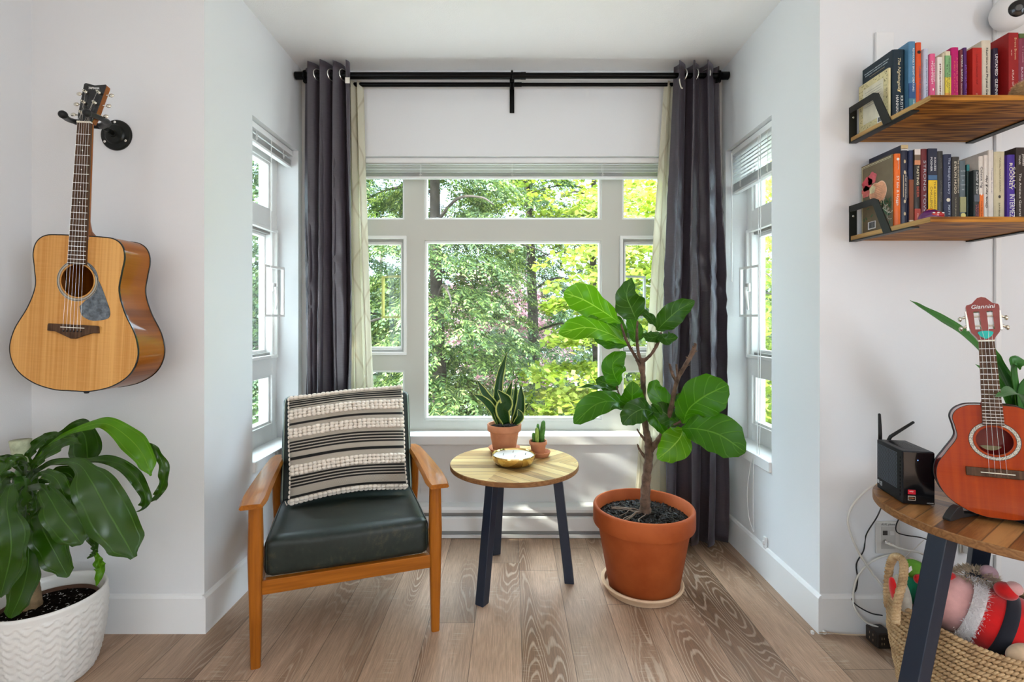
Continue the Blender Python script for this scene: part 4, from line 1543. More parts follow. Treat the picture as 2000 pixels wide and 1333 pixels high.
KX, KY = 0.126, 2.225
saucer('tiny terracotta saucer under the cactus pot', (KX, KY, TZ), 0.049, M_terra_s)
cac = thing('potted_cactus', 'little green column cactus in the smallest terracotta pot', 'potted plant', (KX - 0.008, KY, TZ + 0.0062))
mb = MB(); mb.lathe([(0.026, 0), (0.027, 0.001), (0.0355, 0.048), (0.0395, 0.049), (0.0405, 0.052), (0.041, 0.064), (0.0395, 0.066), (0.037, 0.065), (0.036, 0.058), (0, 0.057)], 48, cap0=True, cap1=False)
obj('pot', mb, M_terra_s, cac, auto=50)
obj('soil', soil_mb(0.0362, 0.059, h=0.0015), M_soil, cac)
M_cac = plain('cactus_skin', (0.075, 0.20, 0.035), 0.5, var=0.35, vscale=60)
M_cacy = plain('cactus_skin_yellowish', (0.24, 0.35, 0.06), 0.5, var=0.3, vscale=60)
for (x, y, r, h, lx, mt) in ((0.016, 0.004, 0.0105, 0.098, 0.10, M_cac), (-0.004, -0.010, 0.0080, 0.068, -0.04, M_cacy), (-0.016, 0.006, 0.0075, 0.042, -0.12, M_cac), (0.004, 0.016, 0.007, 0.080, -0.05, M_cac)):
    mb = MB()
    prof = [(r * 0.9, 0)] + [(r, h * k / 6) for k in range(1, 5)] + [(r * 0.8, h * 0.9), (r * 0.4, h * 0.98), (0.0005, h)]
    M = Matrix.Translation((x, y, 0.058)) @ Matrix.Rotation(lx, 4, 'Y')
    mb.lathe(prof, 32, M=M, ripple=lambda a, z: 1 + 0.16 * abs(math.sin(a * 2.5)) + 0.02 * math.sin(z * 900))
    obj('cactus_stem', mb, mt, cac, smooth=True)

# candle bowl ------------------------------------------------------
M_gold = plain('hammered_gold', (0.72, 0.52, 0.20), 0.16, 1.0, bmp=0.35, bscale=45, bdist=0.006)
M_wax = plain('white_wax', (0.80, 0.78, 0.74), 0.4)
cb = thing('candle_bowl', 'shallow hammered gold bowl candle with white wax on the pale table', 'candle', (0.007, 2.105, TZ))
CBR = 0.092
mb = MB(); mb.lathe([(0.050, 0.0005), (0.066, 0.002), (0.083, 0.010), (0.0905, 0.024), (0.0915, 0.036), (0.0925, 0.044), (0.0915, 0.0455), (0.0895, 0.043), (0.0875, 0.036), (0.0, 0.034)], 72, cap0=True, cap1=False,
                    ripple=lambda a, z: 1 + 0.006 * math.sin(7 * a + 30 * z) * (z > 0.004))
obj('bowl', mb, M_gold, cb, auto=60)
mb = MB(); mb.lathe([(0.087, 0.0335), (0.0875, 0.0375), (0.086, 0.0385), (0, 0.0388)], 72, cap0=True, cap1=False)
obj('wax', mb, M_wax, cb, smooth=True)
for x, y in ((-0.045, -0.005), (-0.003, 0.035), (0.004, -0.040), (0.050, 0.0)):
    mb = MB(); mb.tube([(x, y, 0.038), (x + 0.001, y, 0.044), (x + 0.003, y, 0.048)], 0.0011, 5); obj('wick', mb, M_soil, cb)
# ---------------------------------------------------------------- acoustic guitar on the left wall
M_black = plain('gloss_black', (0.006, 0.006, 0.006), 0.18, coat=0.4)
M_mblack = plain('satin_black', (0.012, 0.012, 0.012), 0.42)
M_cream = plain('cream_bone', (0.75, 0.70, 0.58), 0.4)
M_steel = plain('string_steel', (0.72, 0.70, 0.66), 0.25, 1.0)
M_peg = plain('nickel_peg', (0.70, 0.66, 0.56), 0.22, 1.0)
M_white = plain('white_lettering', (0.80, 0.80, 0.78), 0.5)


def spruce(name, c1, c2, rough=0.22, coat=0.6, sc=150.0):
    m, nt, b = new_mat(name)
    tc = N(nt, 'TexCoord').outputs['Object']
    s = N(nt, 'SeparateXYZ', {0: tc})
    g = N(nt, 'TexNoise', {'Vector': comb(nt, math_(nt, 'MULTIPLY', s.outputs[0], sc), s.outputs[1], math_(nt, 'MULTIPLY', s.outputs[2], 1.5)), 'Scale': 1.0, 'Detail': 3.0}).outputs[0]
    w = N(nt, 'TexNoise', {'Vector': comb(nt, math_(nt, 'MULTIPLY', s.outputs[0], 14.0), s.outputs[1], math_(nt, 'MULTIPLY', s.outputs[2], 0.7)), 'Scale': 1.0, 'Detail': 1.0}).outputs[0]
    cr = N(nt, 'TexNoise', {'Vector': comb(nt, math_(nt, 'MULTIPLY', s.outputs[0], 12.0), s.outputs[1], math_(nt, 'MULTIPLY', s.outputs[2], 260.0)), 'Scale': 1.0, 'Detail': 1.0}).outputs[0]
    f = math_(nt, 'ADD', math_(nt, 'MULTIPLY', g, 0.45), math_(nt, 'ADD', math_(nt, 'MULTIPLY', w, 0.45), math_(nt, 'MULTIPLY', cr, 0.10)))
    nt.links.new(ramp(nt, f, [(0.36, c1), (0.62, c2)]), b.inputs['Base Color'])
    b.inputs['Roughness'].default_value = rough
    b.inputs['Specular IOR Level'].default_value = 0.12
    b.inputs['Coat Weight'].default_value = coat * 0.55
    b.inputs['Coat Roughness'].default_value = 0.05
    return m


M_spruce = spruce('spruce_top', (0.48, 0.205, 0.040), (0.70, 0.37, 0.110), 0.3, 0.8)
M_mahog = spruce('mahogany_side', (0.14, 0.034, 0.003), (0.34, 0.100, 0.008), 0.3, 0.7, 90)
M_rosew = wood('rosewood', (0.045, 0.022, 0.012), (0.11, 0.060, 0.034), axis=2, scale=2.0, rough=0.45)
M_orange = spruce('orange_top', (0.26, 0.020, 0.0005), (0.40, 0.050, 0.001), 0.25, 0.9, 60)
M_redside = plain('red_lacquer', (0.20, 0.012, 0.008), 0.22, coat=0.8)


def body_outline(half, L, n=14):
    """half = [(z, half width)] from the bottom to the top; returns closed (x, z) outline"""
    pts = smooth_path([(w, 0, z) for z, w in half], n)
    right = [(p.x, p.z) for p in pts]
    left = [(-x, z) for x, z in reversed(right)]
    out = right + left[1:-1] if abs(right[-1][0]) < 1e-6 else right + left
    clean = []
    for p in out:
        if not clean or (abs(p[0] - clean[-1][0]) + abs(p[1] - clean[-1][1])) > 1e-5:
            clean.append(p)
    return clean


def offset_outline(out, d):
    n = len(out)
    res = []
    for i in range(n):
        a = Vector(out[i - 1]); c = Vector(out[(i + 1) % n])
        t = (c - a).normalized()
        nx, nz = t.y, -t.x
        res.append((out[i][0] + nx * d, out[i][1] + nz * d))
    return res


def annulus(mb, cx, cz, r0, r1, y, seg=64, mi=0):
    vs = []
    for i in range(seg):
        a = 2 * math.pi * i / seg
        vs.append((cx + r0 * math.cos(a), y, cz + r0 * math.sin(a)))
        vs.append((cx + r1 * math.cos(a), y, cz + r1 * math.sin(a)))
    fs = [(2 * i, 2 * i + 1, (2 * i + 3) % (2 * seg), (2 * i + 2) % (2 * seg)) for i in range(seg)]
    mb.add(vs, fs, mi)


def plate_with_hole(mb, outline, hc, hr, y, mi=0):
    """planar face with a round hole, as a quad strip between outline and hole"""
    n = len(outline)
    ang = [math.atan2(z - hc[1], x - hc[0]) for x, z in outline]
    vs = []
    for (x, z), a in zip(outline, ang):
        vs.append((x, y, z))
    for a in ang:
        vs.append((hc[0] + hr * math.cos(a), y, hc[1] + hr * math.sin(a)))
    fs = [(i, (i + 1) % n, n + (i + 1) % n, n + i) for i in range(n)]
    mb.add(vs, fs, mi)


def guitar_body(root, half, depth_b, depth_t, hole, hr, m_top, m_side, m_bind, bw, ring_mats, ring_r):
    """face at y = 0, back at y = depth"""
    out = body_outline(half, 0)
    zmax = max(z for _, z in out)
    n = len(out)
    mb = MB()
    plate_with_hole(mb, offset_outline(out, -bw), hole, hr, 0.0)
    # star-shaped plates are fine: the hole sees the whole outline
    obj('soundboard', mb, m_top, root)
    mb = MB()
    vs = [(x, 0.0005, z) for x, z in out]
    inner = offset_outline(out, -bw)
    k = n
    mb.add([(x, 0.0, z) for x, z in inner] + [(x, 0.0, z) for x, z in out] + [(x, 0.0035, z) for x, z in out], [])
    for i in range(n):
        j = (i + 1) % n
        mb.f.append((i, j, n + j, n + i)); mb.m.append(0)
        mb.f.append((n + i, n + j, 2 * n + j, 2 * n + i)); mb.m.append(0)
    obj('binding', mb, m_bind, root)
    mb = MB()
    rows = 8
    for r in range(rows + 1):
        t = r / rows
        for x, z in out:
            dd = depth_b + (depth_t - depth_b) * (z / zmax)
            y = 0.0035 + (dd - 0.0035) * t
            mb.v.append(Vector((x, y, z)))
    for r in range(rows):
        for i in range(n):
            j = (i + 1) % n
            mb.f.append((r * n + i, r * n + j, (r + 1) * n + j, (r + 1) * n + i)); mb.m.append(0)
    obj('sides', mb, m_side, root, smooth=True)
    mb = MB()
    ys = []
    cpt = Vector((0, (depth_b + depth_t) / 2 + 0.004, zmax * 0.42))
    mb.v = [Vector((x, depth_b + (depth_t - depth_b) * (z / zmax), z)) for x, z in out] + [cpt]
    for i in range(n):
        mb.f.append(((i + 1) % n, i, n)); mb.m.append(0)
    obj('back_plate', mb, m_side, root)
    mb = MB()
    bz = 0.0022
    backp = [Vector((x * 1.002, depth_b + (depth_t - depth_b) * (z / zmax), z)) for x, z in out]
    mb.tube(backp + [backp[0]], 0.0022, 6, cap=False)
    obj('back_binding', mb, m_bind, root, smooth=True)
    # dark inside seen through the soundhole
    mb = MB()
    mb.lathe([(hr * 1.0, 0.0), (hr * 1.0, 0.003)], 48, cap0=False, cap1=False, M=Matrix.Translation((hole[0], 0.0, hole[1])) @ Matrix.Rotation(R(-90), 4, 'X'))
    obj('soundhole_edge', mb, m_side, root)
    mb = MB()
    for r0, r1, mi in ring_r:
        annulus(mb, hole[0], hole[1], r0, r1, -0.0004, 72, mi)
    obj('rosette', mb, ring_mats, root)
    return out


GW = P(140, 765, 1.55)
guitar = thing('acoustic_guitar', 'full-size acoustic guitar with pale spruce top hanging on the left wall', 'guitar', GW, (0, R(3.0), 0))
ghalf = [(0.0, 0.0), (0.002, 0.060), (0.022, 0.128), (0.062, 0.181), (0.120, 0.204), (0.185, 0.193), (0.260, 0.154), (0.325, 0.134), (0.380, 0.139), (0.430, 0.146), (0.468, 0.136), (0.489, 0.108), (0.4935, 0.060), (0.4935, 0.0)]
M_hole = plain('shadowed_mahogany', (0.14, 0.05, 0.02), 0.6)
guitar_body(guitar, ghalf, 0.120, 0.105, (0.0, 0.350), 0.0515, M_spruce, M_mahog, M_black, 0.0035,
            [plain('rosette_grey', (0.36, 0.33, 0.27), 0.4), M_black, M_spruce], [(0.0515, 0.056, 2), (0.056, 0.0570, 1), (0.0570, 0.0625, 0), (0.0625, 0.0640, 1), (0.0640, 0.0655, 0)])
# pickguard
pg = [(163, 505), (172, 512), (185, 532), (198, 556), (209, 585), (215, 603), (214, 616), (203, 622), (183, 625), (168, 621), (159, 613), (156, 598), (158, 582)]


def gl(px, py):
    lz = (765 - py) * 1.55 / F
    return ((px - 140 - (765 - py) * 0.0524) * 1.55 / F, lz)


arc = []
for k in range(13):
    a = R(-62 + 112 * k / 12)
    arc.append((0.0665 * math.cos(a), 0.350 + 0.0665 * math.sin(a)))
pgo = [gl(*p) for p in pg]
pgc = [Vector((x, 0, z)) for x, z in pgo[:-1]]
outl = [(p.x, p.z) for p in smooth_path(pgc, 5)]
M_pick = plain('tortoise_reflection_grey', (0.095, 0.115, 0.135), 0.16, var=0.8, vscale=60, coat=0.6)  # blue-grey base is a reflection painted into the colour, under tortoise mottling
mb = MB()
full = outl + [(x, z) for x, z in arc if x > 0.0]
full = list(reversed(full))
mb.prism(full, -0.0012, -0.0002)
obj('pickguard', mb, M_pick, guitar)
# bridge
mb = MB()
br = [(-0.080, 0.206), (-0.078, 0.211), (0.072, 0.211), (0.078, 0.209), (0.080, 0.188), (0.060, 0.187), (0.035, 0.178), (0.012, 0.168), (-0.006, 0.167), (-0.028, 0.176), (-0.055, 0.187), (-0.080, 0.188)]
mb.prism(list(reversed(br)), -0.0085, -0.0002)
bridge = obj('bridge', mb, M_rosew, guitar, bevel=0.0015)
mb = MB(); mb.span((-0.037, -0.0105, 0.2005), (0.037, -0.008, 0.2030)); obj('saddle', mb, M_cream, bridge)
for i in range(6):
    x = -0.0275 + i * 0.011
    mb = MB(); mb.sphere((x, -0.0095, 0.190 + 0.0002 * i), 0.0028, 10, 6); obj('bridge_pin', mb, M_black, bridge, smooth=True)
mb = MB(); mb.lathe([(0.004, 0), (0.004, 0.006), (0.008, 0.010), (0.006, 0.014), (0, 0.015)], 16, M=Matrix.Translation((0, 0.055, 0.0)) @ Matrix.Rotation(R(180), 4, 'X'))
obj('strap_button', mb, M_mblack, guitar, smooth=True)
# neck and fretboard
NUT = 0.846
mb = MB()
fb = [(-0.0285, 0.400), (0.0285, 0.400), (0.0215, NUT), (-0.0215, NUT)]
mb.prism(fb, -0.0065, -0.0002)
fbo = obj('fretboard', mb, M_rosew, guitar)
mb = MB()
scale_len = NUT - 0.2017
for k in range(1, 21):
    z = NUT - scale_len * (1 - 2 ** (-k / 12))
    if z < 0.402:
        break
    w = 0.0215 + (NUT - z) / (NUT - 0.400) * 0.007
    mb.span((-w, -0.0078, z - 0.0009), (w, -0.0064, z + 0.0009))
obj('frets', mb, M_steel, fbo)
for k in (3, 5, 7, 9):
    z = NUT - scale_len * (1 - 0.5 * (2 ** (-k / 12) + 2 ** (-(k - 1) / 12)))
    mb = MB(); mb.lathe([(0.002, 0), (0.002, 0.0003), (0, 0.0003)], 12, M=Matrix.Translation((0, -0.0065, z)) @ Matrix.Rotation(R(90), 4, 'X')); obj('fret_marker', mb, M_cream, fbo)
mb = MB()
secs = [(0.480, 0.029, 0.075), (0.4945, 0.029, 0.060), (0.510, 0.027, 0.034), (0.54, 0.0255, 0.023), (0.70, 0.0235, 0.020), (NUT, 0.0215, 0.018)]
sg = 12
for z, w, d in secs:
    for i in range(sg + 1):
        a = math.pi * i / sg
        mb.v.append(Vector((w * math.cos(a), -0.0002 + d * math.sin(a), z)))
for j in range(len(secs) - 1):
    for i in range(sg):
        a = j * (sg + 1) + i
        mb.f.append((a, a + 1, a + sg + 2, a + sg + 1)); mb.m.append(0)
    a = j * (sg + 1)
    mb.f.append((a, a + sg + 1, a + 2 * sg + 1, a + sg)); mb.m.append(0)
obj('neck', mb, M_mahog, guitar, smooth=True)
mb = MB(); mb.span((-0.0215, -0.0090, NUT), (0.0215, 0.0, NUT + 0.005)); obj('nut', mb, M_cream, guitar)
# headstock leaning back
HS = Matrix.Translation((0, -0.004, NUT + 0.004)) @ Matrix.Rotation(R(-13), 4, 'X')
mb = MB()
hd = [(-0.0215, 0.0), (0.0215, 0.0), (0.027, 0.022), (0.0355, 0.132), (0.034, 0.138), (0.020, 0.136), (0.0, 0.133), (-0.018, 0.137), (-0.031, 0.140), (-0.0355, 0.136), (-0.027, 0.022)]
mb.prism(hd, 0.002, 0.018, M=HS)
head = obj('headstock', mb, M_mahog, guitar, bevel=0.001)
mb = MB(); mb.prism(hd, 0.0, 0.002, M=HS); obj('head_veneer', mb, M_black, head)
text_obj('lettering', 'YAMAHA', 0.0115, M_white, head, HS @ frame_M((0.0, -0.0005, 0.122), (1, 0, 0), (0, 0, 1)), spacing=1.0, fit=0.036)
for s in (-1, 1):
    for k in range(3):
        z = 0.030 + k * 0.038
        x = s * (0.0145 + k * 0.0035)
        mb = MB()
        mb.lathe([(0.0052, 0), (0.0052, 0.002), (0.0032, 0.003), (0.0028, 0.011), (0.0032, 0.012), (0, 0.012)], 16, M=HS @ Matrix.Translation((x, 0, z)) @ Matrix.Rotation(R(90), 4, 'X'))
        mb.tube([HS @ Vector((x, 0.010, z)), HS @ Vector((s * 0.046, 0.010, z))], 0.0022, 8)
        mb.sphere((0, 0, 0), (0.0085, 0.0035, 0.0065), 12, 8, M=HS @ Matrix.Translation((s * 0.052, 0.010, z)))
        torus(mb, (0, 0, 0), 0.0038, 0.0012, 'y', 14, 6)
        for q in range(14 * 6):
            mb.v[-1 - q] = HS @ (mb.v[-1 - q] + Vector((x, -0.006, z)))
        obj('tuning_peg', mb, M_peg, head, smooth=True)
for i in range(6):
    xb = -0.0275 + i * 0.011
    xn = -0.0180 + i * 0.0072
    s = -1 if i < 3 else 1
    k = (2 - i) if i < 3 else (i - 3)
    k = [0, 1, 2, 2, 1, 0][i]
    tz = 0.030 + k * 0.038
    tx = s * (0.0145 + k * 0.0035) - s * 0.003
    mb = MB()
    mb.tube([(xb, -0.0100, 0.191), (xb, -0.0115, 0.2018), (xn, -0.0100, NUT + 0.001)], 0.00042, 5)
    e = HS @ Vector((tx, -0.006, tz))
    mb.tube([(xn, -0.0098, NUT + 0.001), tuple(e)], 0.00042, 5)
    obj('string', mb, M_steel, guitar)

# wall hanger
HGC = Vector((-1.4215, D0, 1.789))
hg = thing('guitar_hanger', 'black round wall hanger whose fork holds the acoustic guitar', 'guitar hanger', HGC)
M_hang = plain('hanger_black', (0.010, 0.011, 0.009), 0.3, 0.2)
mb = MB(); mb.lathe([(0.055, 0.0005), (0.055, 0.005), (0.052, 0.009), (0.036, 0.012), (0.032, 0.017), (0.030, 0.018), (0.014, 0.020), (0.012, 0.028), (0, 0.029)], 48, M=Matrix.Rotation(R(90), 4, 'X'))
obj('wall_flange', mb, M_hang, hg, auto=35)
for a in (90, 215, 330):
    mb = MB(); mb.sphere((0.044 * math.cos(R(a)), -0.011, 0.044 * math.sin(R(a))), (0.005, 0.002, 0.005), 12, 6); obj('screw', mb, M_steel, hg, smooth=True)
fk = P(199, 246, 1.655) - HGC
mb = MB(); mb.tube([(0, -0.018, 0), tuple(Vector((0, -0.018, 0)).lerp(fk, 0.5)), tuple(fk)], 0.0085, 12); obj('arm', mb, M_hang, hg, smooth=True)
lp = [P(196, 247, 1.660), P(168, 243, 1.640), P(135, 234, 1.590), P(123, 224, 1.520)]
rp = [P(198, 247, 1.660), P(209, 240, 1.615), P(196, 231, 1.560), P(170, 221, 1.506)]
for pts in (lp, rp):
    mb = MB(); mb.tube(smooth_path(pts, 6), [0.012] * 10 + [0.010] * 9, 12, flat=0.8); mb.sphere(tuple(pts[-1]), 0.0125, 12, 8)
    obj('fork_prong', mb, M_mblack, hg, smooth=True, world=True)

# ---------------------------------------------------------------- small four-string guitar on the right table
YAW = R(-35)
ukr = Matrix.Rotation(YAW, 4, 'Z') @ Matrix.Rotation(R(-3.0), 4, 'X') @ Matrix.Rotation(R(-3.0), 4, 'Y')
uk = thing('small_guitar', 'small orange four-string guitar on a stand on the brown table', 'guitar', (1.2435, 1.250, 0.6175), ukr.to_euler())
uhalf = [(0.0, 0.0), (0.001, 0.030), (0.016, 0.070), (0.045, 0.103), (0.085, 0.1195), (0.125, 0.116), (0.160, 0.096), (0.198, 0.0735), (0.225, 0.0745), (0.252, 0.079), (0.272, 0.070), (0.2845, 0.050), (0.2875, 0.028), (0.2875, 0.0)]
M_ros = plain('rosette_mosaic', (0.42, 0.40, 0.33), 0.4, var=0.9, vscale=400)
guitar_body(uk, uhalf, 0.050, 0.046, (0.0, 0.196), 0.0355, M_orange, M_redside, M_black, 0.0014, [M_ros, M_mblack, M_orange],
            [(0.0355, 0.0405, 2), (0.0405, 0.0415, 1), (0.0415, 0.0485, 0), (0.0485, 0.0497, 1)])
# the paper label inside the hole
mb = MB(); annulus(mb, 0.0, 0.190, 0.0, 0.026, 0.050, 32)
obj('maker_label', mb, plain('label_paper', (0.42, 0.33, 0.17), 0.8), uk)
UN = 0.452
mb = MB(); mb.prism([(-0.0205, 0.236), (0.0205, 0.236), (0.0150, UN), (-0.0150, UN)], -0.0055, -0.0002); ufb = obj('fretboard', mb, M_rosew, uk)
mb = MB()
us = UN - 0.1150
for k in range(1, 18):
    z = UN - us * (1 - 2 ** (-k / 12))
    if z < 0.238:
        break
    w = 0.0150 + (UN - z) / (UN - 0.236) * 0.0055
    mb.span((-w, -0.0066, z - 0.0007), (w, -0.0054, z + 0.0007))
obj('frets', mb, M_steel, ufb)
mb = MB(); mb.span((-0.0155, -0.0072, UN), (0.0155, 0.0, UN + 0.004)); obj('nut', mb, M_cream, uk)
mb = MB()
secs = [(0.279, 0.021, 0.040), (0.2885, 0.021, 0.032), (0.300, 0.0185, 0.019), (0.32, 0.0180, 0.0155), (UN, 0.0150, 0.013)]
for z, w, d in secs:
    for i in range(sg + 1):
        a = math.pi * i / sg
        mb.v.append(Vector((w * math.cos(a), -0.0002 + d * math.sin(a), z)))
for j in range(len(secs) - 1):
    for i in range(sg):
        a = j * (sg + 1) + i
        mb.f.append((a, a + 1, a + sg + 2, a + sg + 1)); mb.m.append(0)
    a = j * (sg + 1)
    mb.f.append((a, a + sg + 1, a + 2 * sg + 1, a + sg)); mb.m.append(0)
obj('neck', mb, M_redside, uk, smooth=True)
mb = MB(); mb.span((-0.060, -0.0075, 0.104), (0.060, -0.0002, 0.126)); ub = obj('bridge', mb, M_rosew, uk, bevel=0.002)
mb = MB(); mb.span((-0.032, -0.0100, 0.1145), (0.032, -0.0074, 0.1165)); obj('saddle', mb, M_cream, ub)
# slotted head with a crown outline
H2 = Matrix.Translation((0, -0.003, UN + 0.003)) @ Matrix.Rotation(R(-10), 4, 'X')
ho = [(0.0155, 0.0), (0.017, 0.006), (0.026, 0.020), (0.0285, 0.024), (0.0325, 0.090), (0.031, 0.096), (0.020, 0.100), (0.014, 0.108), (0.008, 0.115), (0.0, 0.1175)]
ho = ho + [(-x, z) for x, z in reversed(ho[:-1])]
slots = [(-0.0185, -0.0070), (0.0070, 0.0185)]
SZ0, SZ1 = 0.030, 0.078


def poly_at(outline, x):
    """lowest and highest z of the outline at x"""
    zs = []
    n = len(outline)
    for i in range(n):
        (x0, z0), (x1, z1) = outline[i], outline[(i + 1) % n]
        if (x0 - x) * (x1 - x) <= 0 and abs(x1 - x0) > 1e-9:
            zs.append(z0 + (z1 - z0) * (x - x0) / (x1 - x0))
    return min(zs), max(zs)


mb = MB()
xs = sorted({-0.0325 + 0.065 * k / 40 for k in range(41)} | {a for s in slots for a in s})
TH = 0.013
for a, b in zip(xs, xs[1:]):
    m_ = (a + b) / 2
    za0, za1 = poly_at(ho, max(-0.0322, min(0.0322, a)))
    zb0, zb1 = poly_at(ho, max(-0.0322, min(0.0322, b)))
    inslot = any(s[0] - 1e-6 < m_ < s[1] + 1e-6 for s in slots)
    bands = [((za0, SZ0), (zb0, SZ0)), ((SZ1, za1), (SZ1, zb1))] if inslot else [((za0, za1), (zb0, zb1))]
    for (p0, p1), (q0, q1) in bands:
        vs = [(a, 0, p0), (b, 0, q0), (b, 0, q1), (a, 0, p1), (a, TH, p0), (b, TH, q0), (b, TH, q1), (a, TH, p1)]
        mb.add(vs, [(0, 1, 2, 3), (7, 6, 5, 4), (0, 4, 5, 1), (2, 6, 7, 3), (0, 3, 7, 4), (1, 5, 6, 2)], 0, H2)
uh = obj('headstock', mb, M_redside, uk)
text_obj('lettering', 'Giannini', 0.0150, M_white, uh, H2 @ frame_M((0.0, -0.0006, 0.0905), (1, 0, 0), (0, 0, 1)), shear=0.25, fit=0.046)
for s in (-1, 1):
    mb = MB(); mb.span((s * 0.0300 if s > 0 else -0.0345, 0.002, 0.028), (0.0345 if s > 0 else -0.0300, 0.011, 0.080), 0, H2); obj('machine_plate', mb, M_steel, uh)
    for z in (0.040, 0.066):
        mb = MB()
        mb.tube([H2 @ Vector((s * 0.005, 0.0065, z)), H2 @ Vector((s * 0.021, 0.0065, z))], 0.0028, 10)
        obj('string_roller', mb, M_cream, uh, smooth=True)
        mb = MB()
        mb.tube([H2 @ Vector((s * 0.033, 0.0065, z)), H2 @ Vector((s * 0.041, 0.0085, z - 0.003))], 0.0035, 8)
        mb.sphere((0, 0, 0), (0.0045, 0.0085, 0.0065), 12, 8, M=H2 @ Matrix.Translation((s * 0.045, 0.013, z - 0.005)))
        obj('tuning_peg', mb, M_peg, uh, smooth=True)
for i in range(4):
    xb, xn = -0.0165 + i * 0.011, -0.0105 + i * 0.0070
    mb = MB()
    mb.tube([(xb, -0.0078, 0.108), (xb, -0.0110, 0.1155), (xn, -0.0085, UN + 0.002)], 0.00036, 5)
    z = (0.040, 0.066, 0.066, 0.040)[i]
    s = -1 if i < 2 else 1
    e = H2 @ Vector((s * (0.010 + (0.004 if i in (0, 3) else 0.0)), 0.004, z))
    mb.tube([(xn, -0.0085, UN + 0.002), tuple(e)], 0.00036, 5)
    obj('string', mb, M_steel, uk)
# turquoise pick tucked under the strings
mb = MB()
po = [(0.0, -0.013), (0.009, -0.007), (0.0145, 0.002), (0.0125, 0.0065), (0.0, 0.0085), (-0.0125, 0.0065), (-0.0145, 0.002), (-0.009, -0.007)]
po2 = [(p.x, p.z) for p in smooth_path([(x, 0, z) for x, z in po + [po[0]]], 4)][:-1]
mb.prism(po2, -0.0005, 0.0005)
pk = obj('guitar_pick', mb, plain('turquoise_plastic', (0.02, 0.42, 0.36), 0.4))
pk.matrix_basis = mat_of(uk) @ H2 @ Matrix.Translation((0.0, -0.0016, 0.0165))
tag(pk, 'turquoise plectrum tucked under the strings at the small guitar nut', 'guitar pick')

# stand for the small guitar
st = thing('guitar_stand', 'dark curved tabletop stand under the small orange guitar', 'guitar stand', (1.2435, 1.250, 0.605), (0, 0, YAW))
M_stand = plain('dark_stand_wood', (0.020, 0.017, 0.016), 0.45)
for s in (-1, 1):
    prof = [(-0.094, 0.000), (-0.080, 0.000), (-0.050, 0.003), (0.062, 0.001), (0.062, 0.010), (0.000, 0.0105), (-0.038, 0.013), (-0.045, 0.030), (-0.052, 0.0345), (-0.066, 0.031), (-0.082, 0.019), (-0.094, 0.006)]
    mb = MB()
    n = len(prof)
    x0 = -0.009
    FM = Matrix.Translation((s * 0.054, 0.026, 0)) @ Matrix.Rotation(R(37 * s), 4, 'Z')
    vs = [(x0, y, z + 0.0005) for y, z in prof] + [(x0 + 0.018, y, z + 0.0005) for y, z in prof]
    mb.add(vs, [tuple(range(n)), tuple(reversed(range(n, 2 * n)))] + [(i, n + i, n + (i + 1) % n, (i + 1) % n) for i in range(n)], 0, FM)
    obj('stand_foot', mb, M_stand, st, bevel=0.0015)
mb = MB(); mb.span((-0.022, 0.062, 0.0112), (0.022, 0.086, 0.020)); obj('cross_bar', mb, M_stand, st, bevel=0.001)
mb = MB(); mb.tube([(0, 0.073, 0.019), (0, 0.076, 0.14), (0, 0.080, 0.19)], 0.005, 8); obj('back_post', mb, M_stand, st, smooth=True)

# ---------------------------------------------------------------- mini computer
pc = thing('mini_computer', 'small black mini computer with two antennas on the brown table', 'computer', (1.1015, 1.385, 0.605), (0, 0, R(-12)))
M_pcs = plain('black_steel_case', (0.016, 0.017, 0.020), 0.42, 0.3)
M_pcf = plain('gloss_front', (0.005, 0.005, 0.006), 0.2, coat=0.3)
PCW, PCD, PCH = 0.078, 0.142, 0.150
mb = MB(); mb.span((0, 0.0022, 0.0015), (PCW, PCD, PCH)); obj('case', mb, M_pcs, pc, bevel=0.003)
mb = MB(); mb.span((0.001, -0.0010, 0.003), (PCW - 0.001, 0.0022, PCH - 0.002)); fr = obj('front_panel', mb, M_pcf, pc, bevel=0.001)
mb = MB()
for i in range(26):
    for j in range(17):
        y = 0.030 + j * 0.0064
        z = 0.036 + i * 0.0040
        mb.span((-0.0006, y, z), (0.0001, y + 0.0042, z + 0.0020))
M_slot = plain('vent_hole', (0.12, 0.14, 0.17), 0.5)
vg = obj('side_vents', mb, M_slot, pc)
tag(vg, kind='stuff')
mb = MB()
for j in range(11):
    mb.span((-0.0006, 0.012, 0.020 + j * 0.0105), (0.0001, 0.0145, 0.026 + j * 0.0105))
tag(obj('slot_row', mb, M_black, pc), kind='stuff')
mb = MB()
for i in range(9):
    for j in range(20):
        mb.span((0.016 + i * 0.0052, 0.03 + j * 0.0048, PCH - 0.0002), (0.0190 + i * 0.0052, 0.0325 + j * 0.0048, PCH + 0.0005))
tag(obj('top_vents', mb, M_black, pc), kind='stuff')
for (x, z, w, h, c, lb) in ((0.0115, 0.030, 0.019, 0.0125, (0.50, 0.010, 0.022), 'red sticker'), (0.0115, 0.0125, 0.019, 0.0130, (0.36, 0.30, 0.24), 'bronze sticker')):
    mb = MB(); mb.span((x, -0.0018, z), (x + w, -0.0011, z + h))
    so_ = obj('sticker', mb, plain('sticker_colour', c, 0.35), pc, label=lb)
mb = MB(); mb.span((0.0130, -0.0022, 0.0145), (0.0285, -0.0018, 0.0228)); obj('sticker_print', mb, M_black, pc)
text_obj('lettering', 'RYZEN', 0.0048, plain('orange_print', (0.75, 0.25, 0.10), 0.5), pc, frame_M((0.0207, -0.0024, 0.0188), (1, 0, 0), (0, 0, 1)), extrude=0.0001, fit=0.0125)
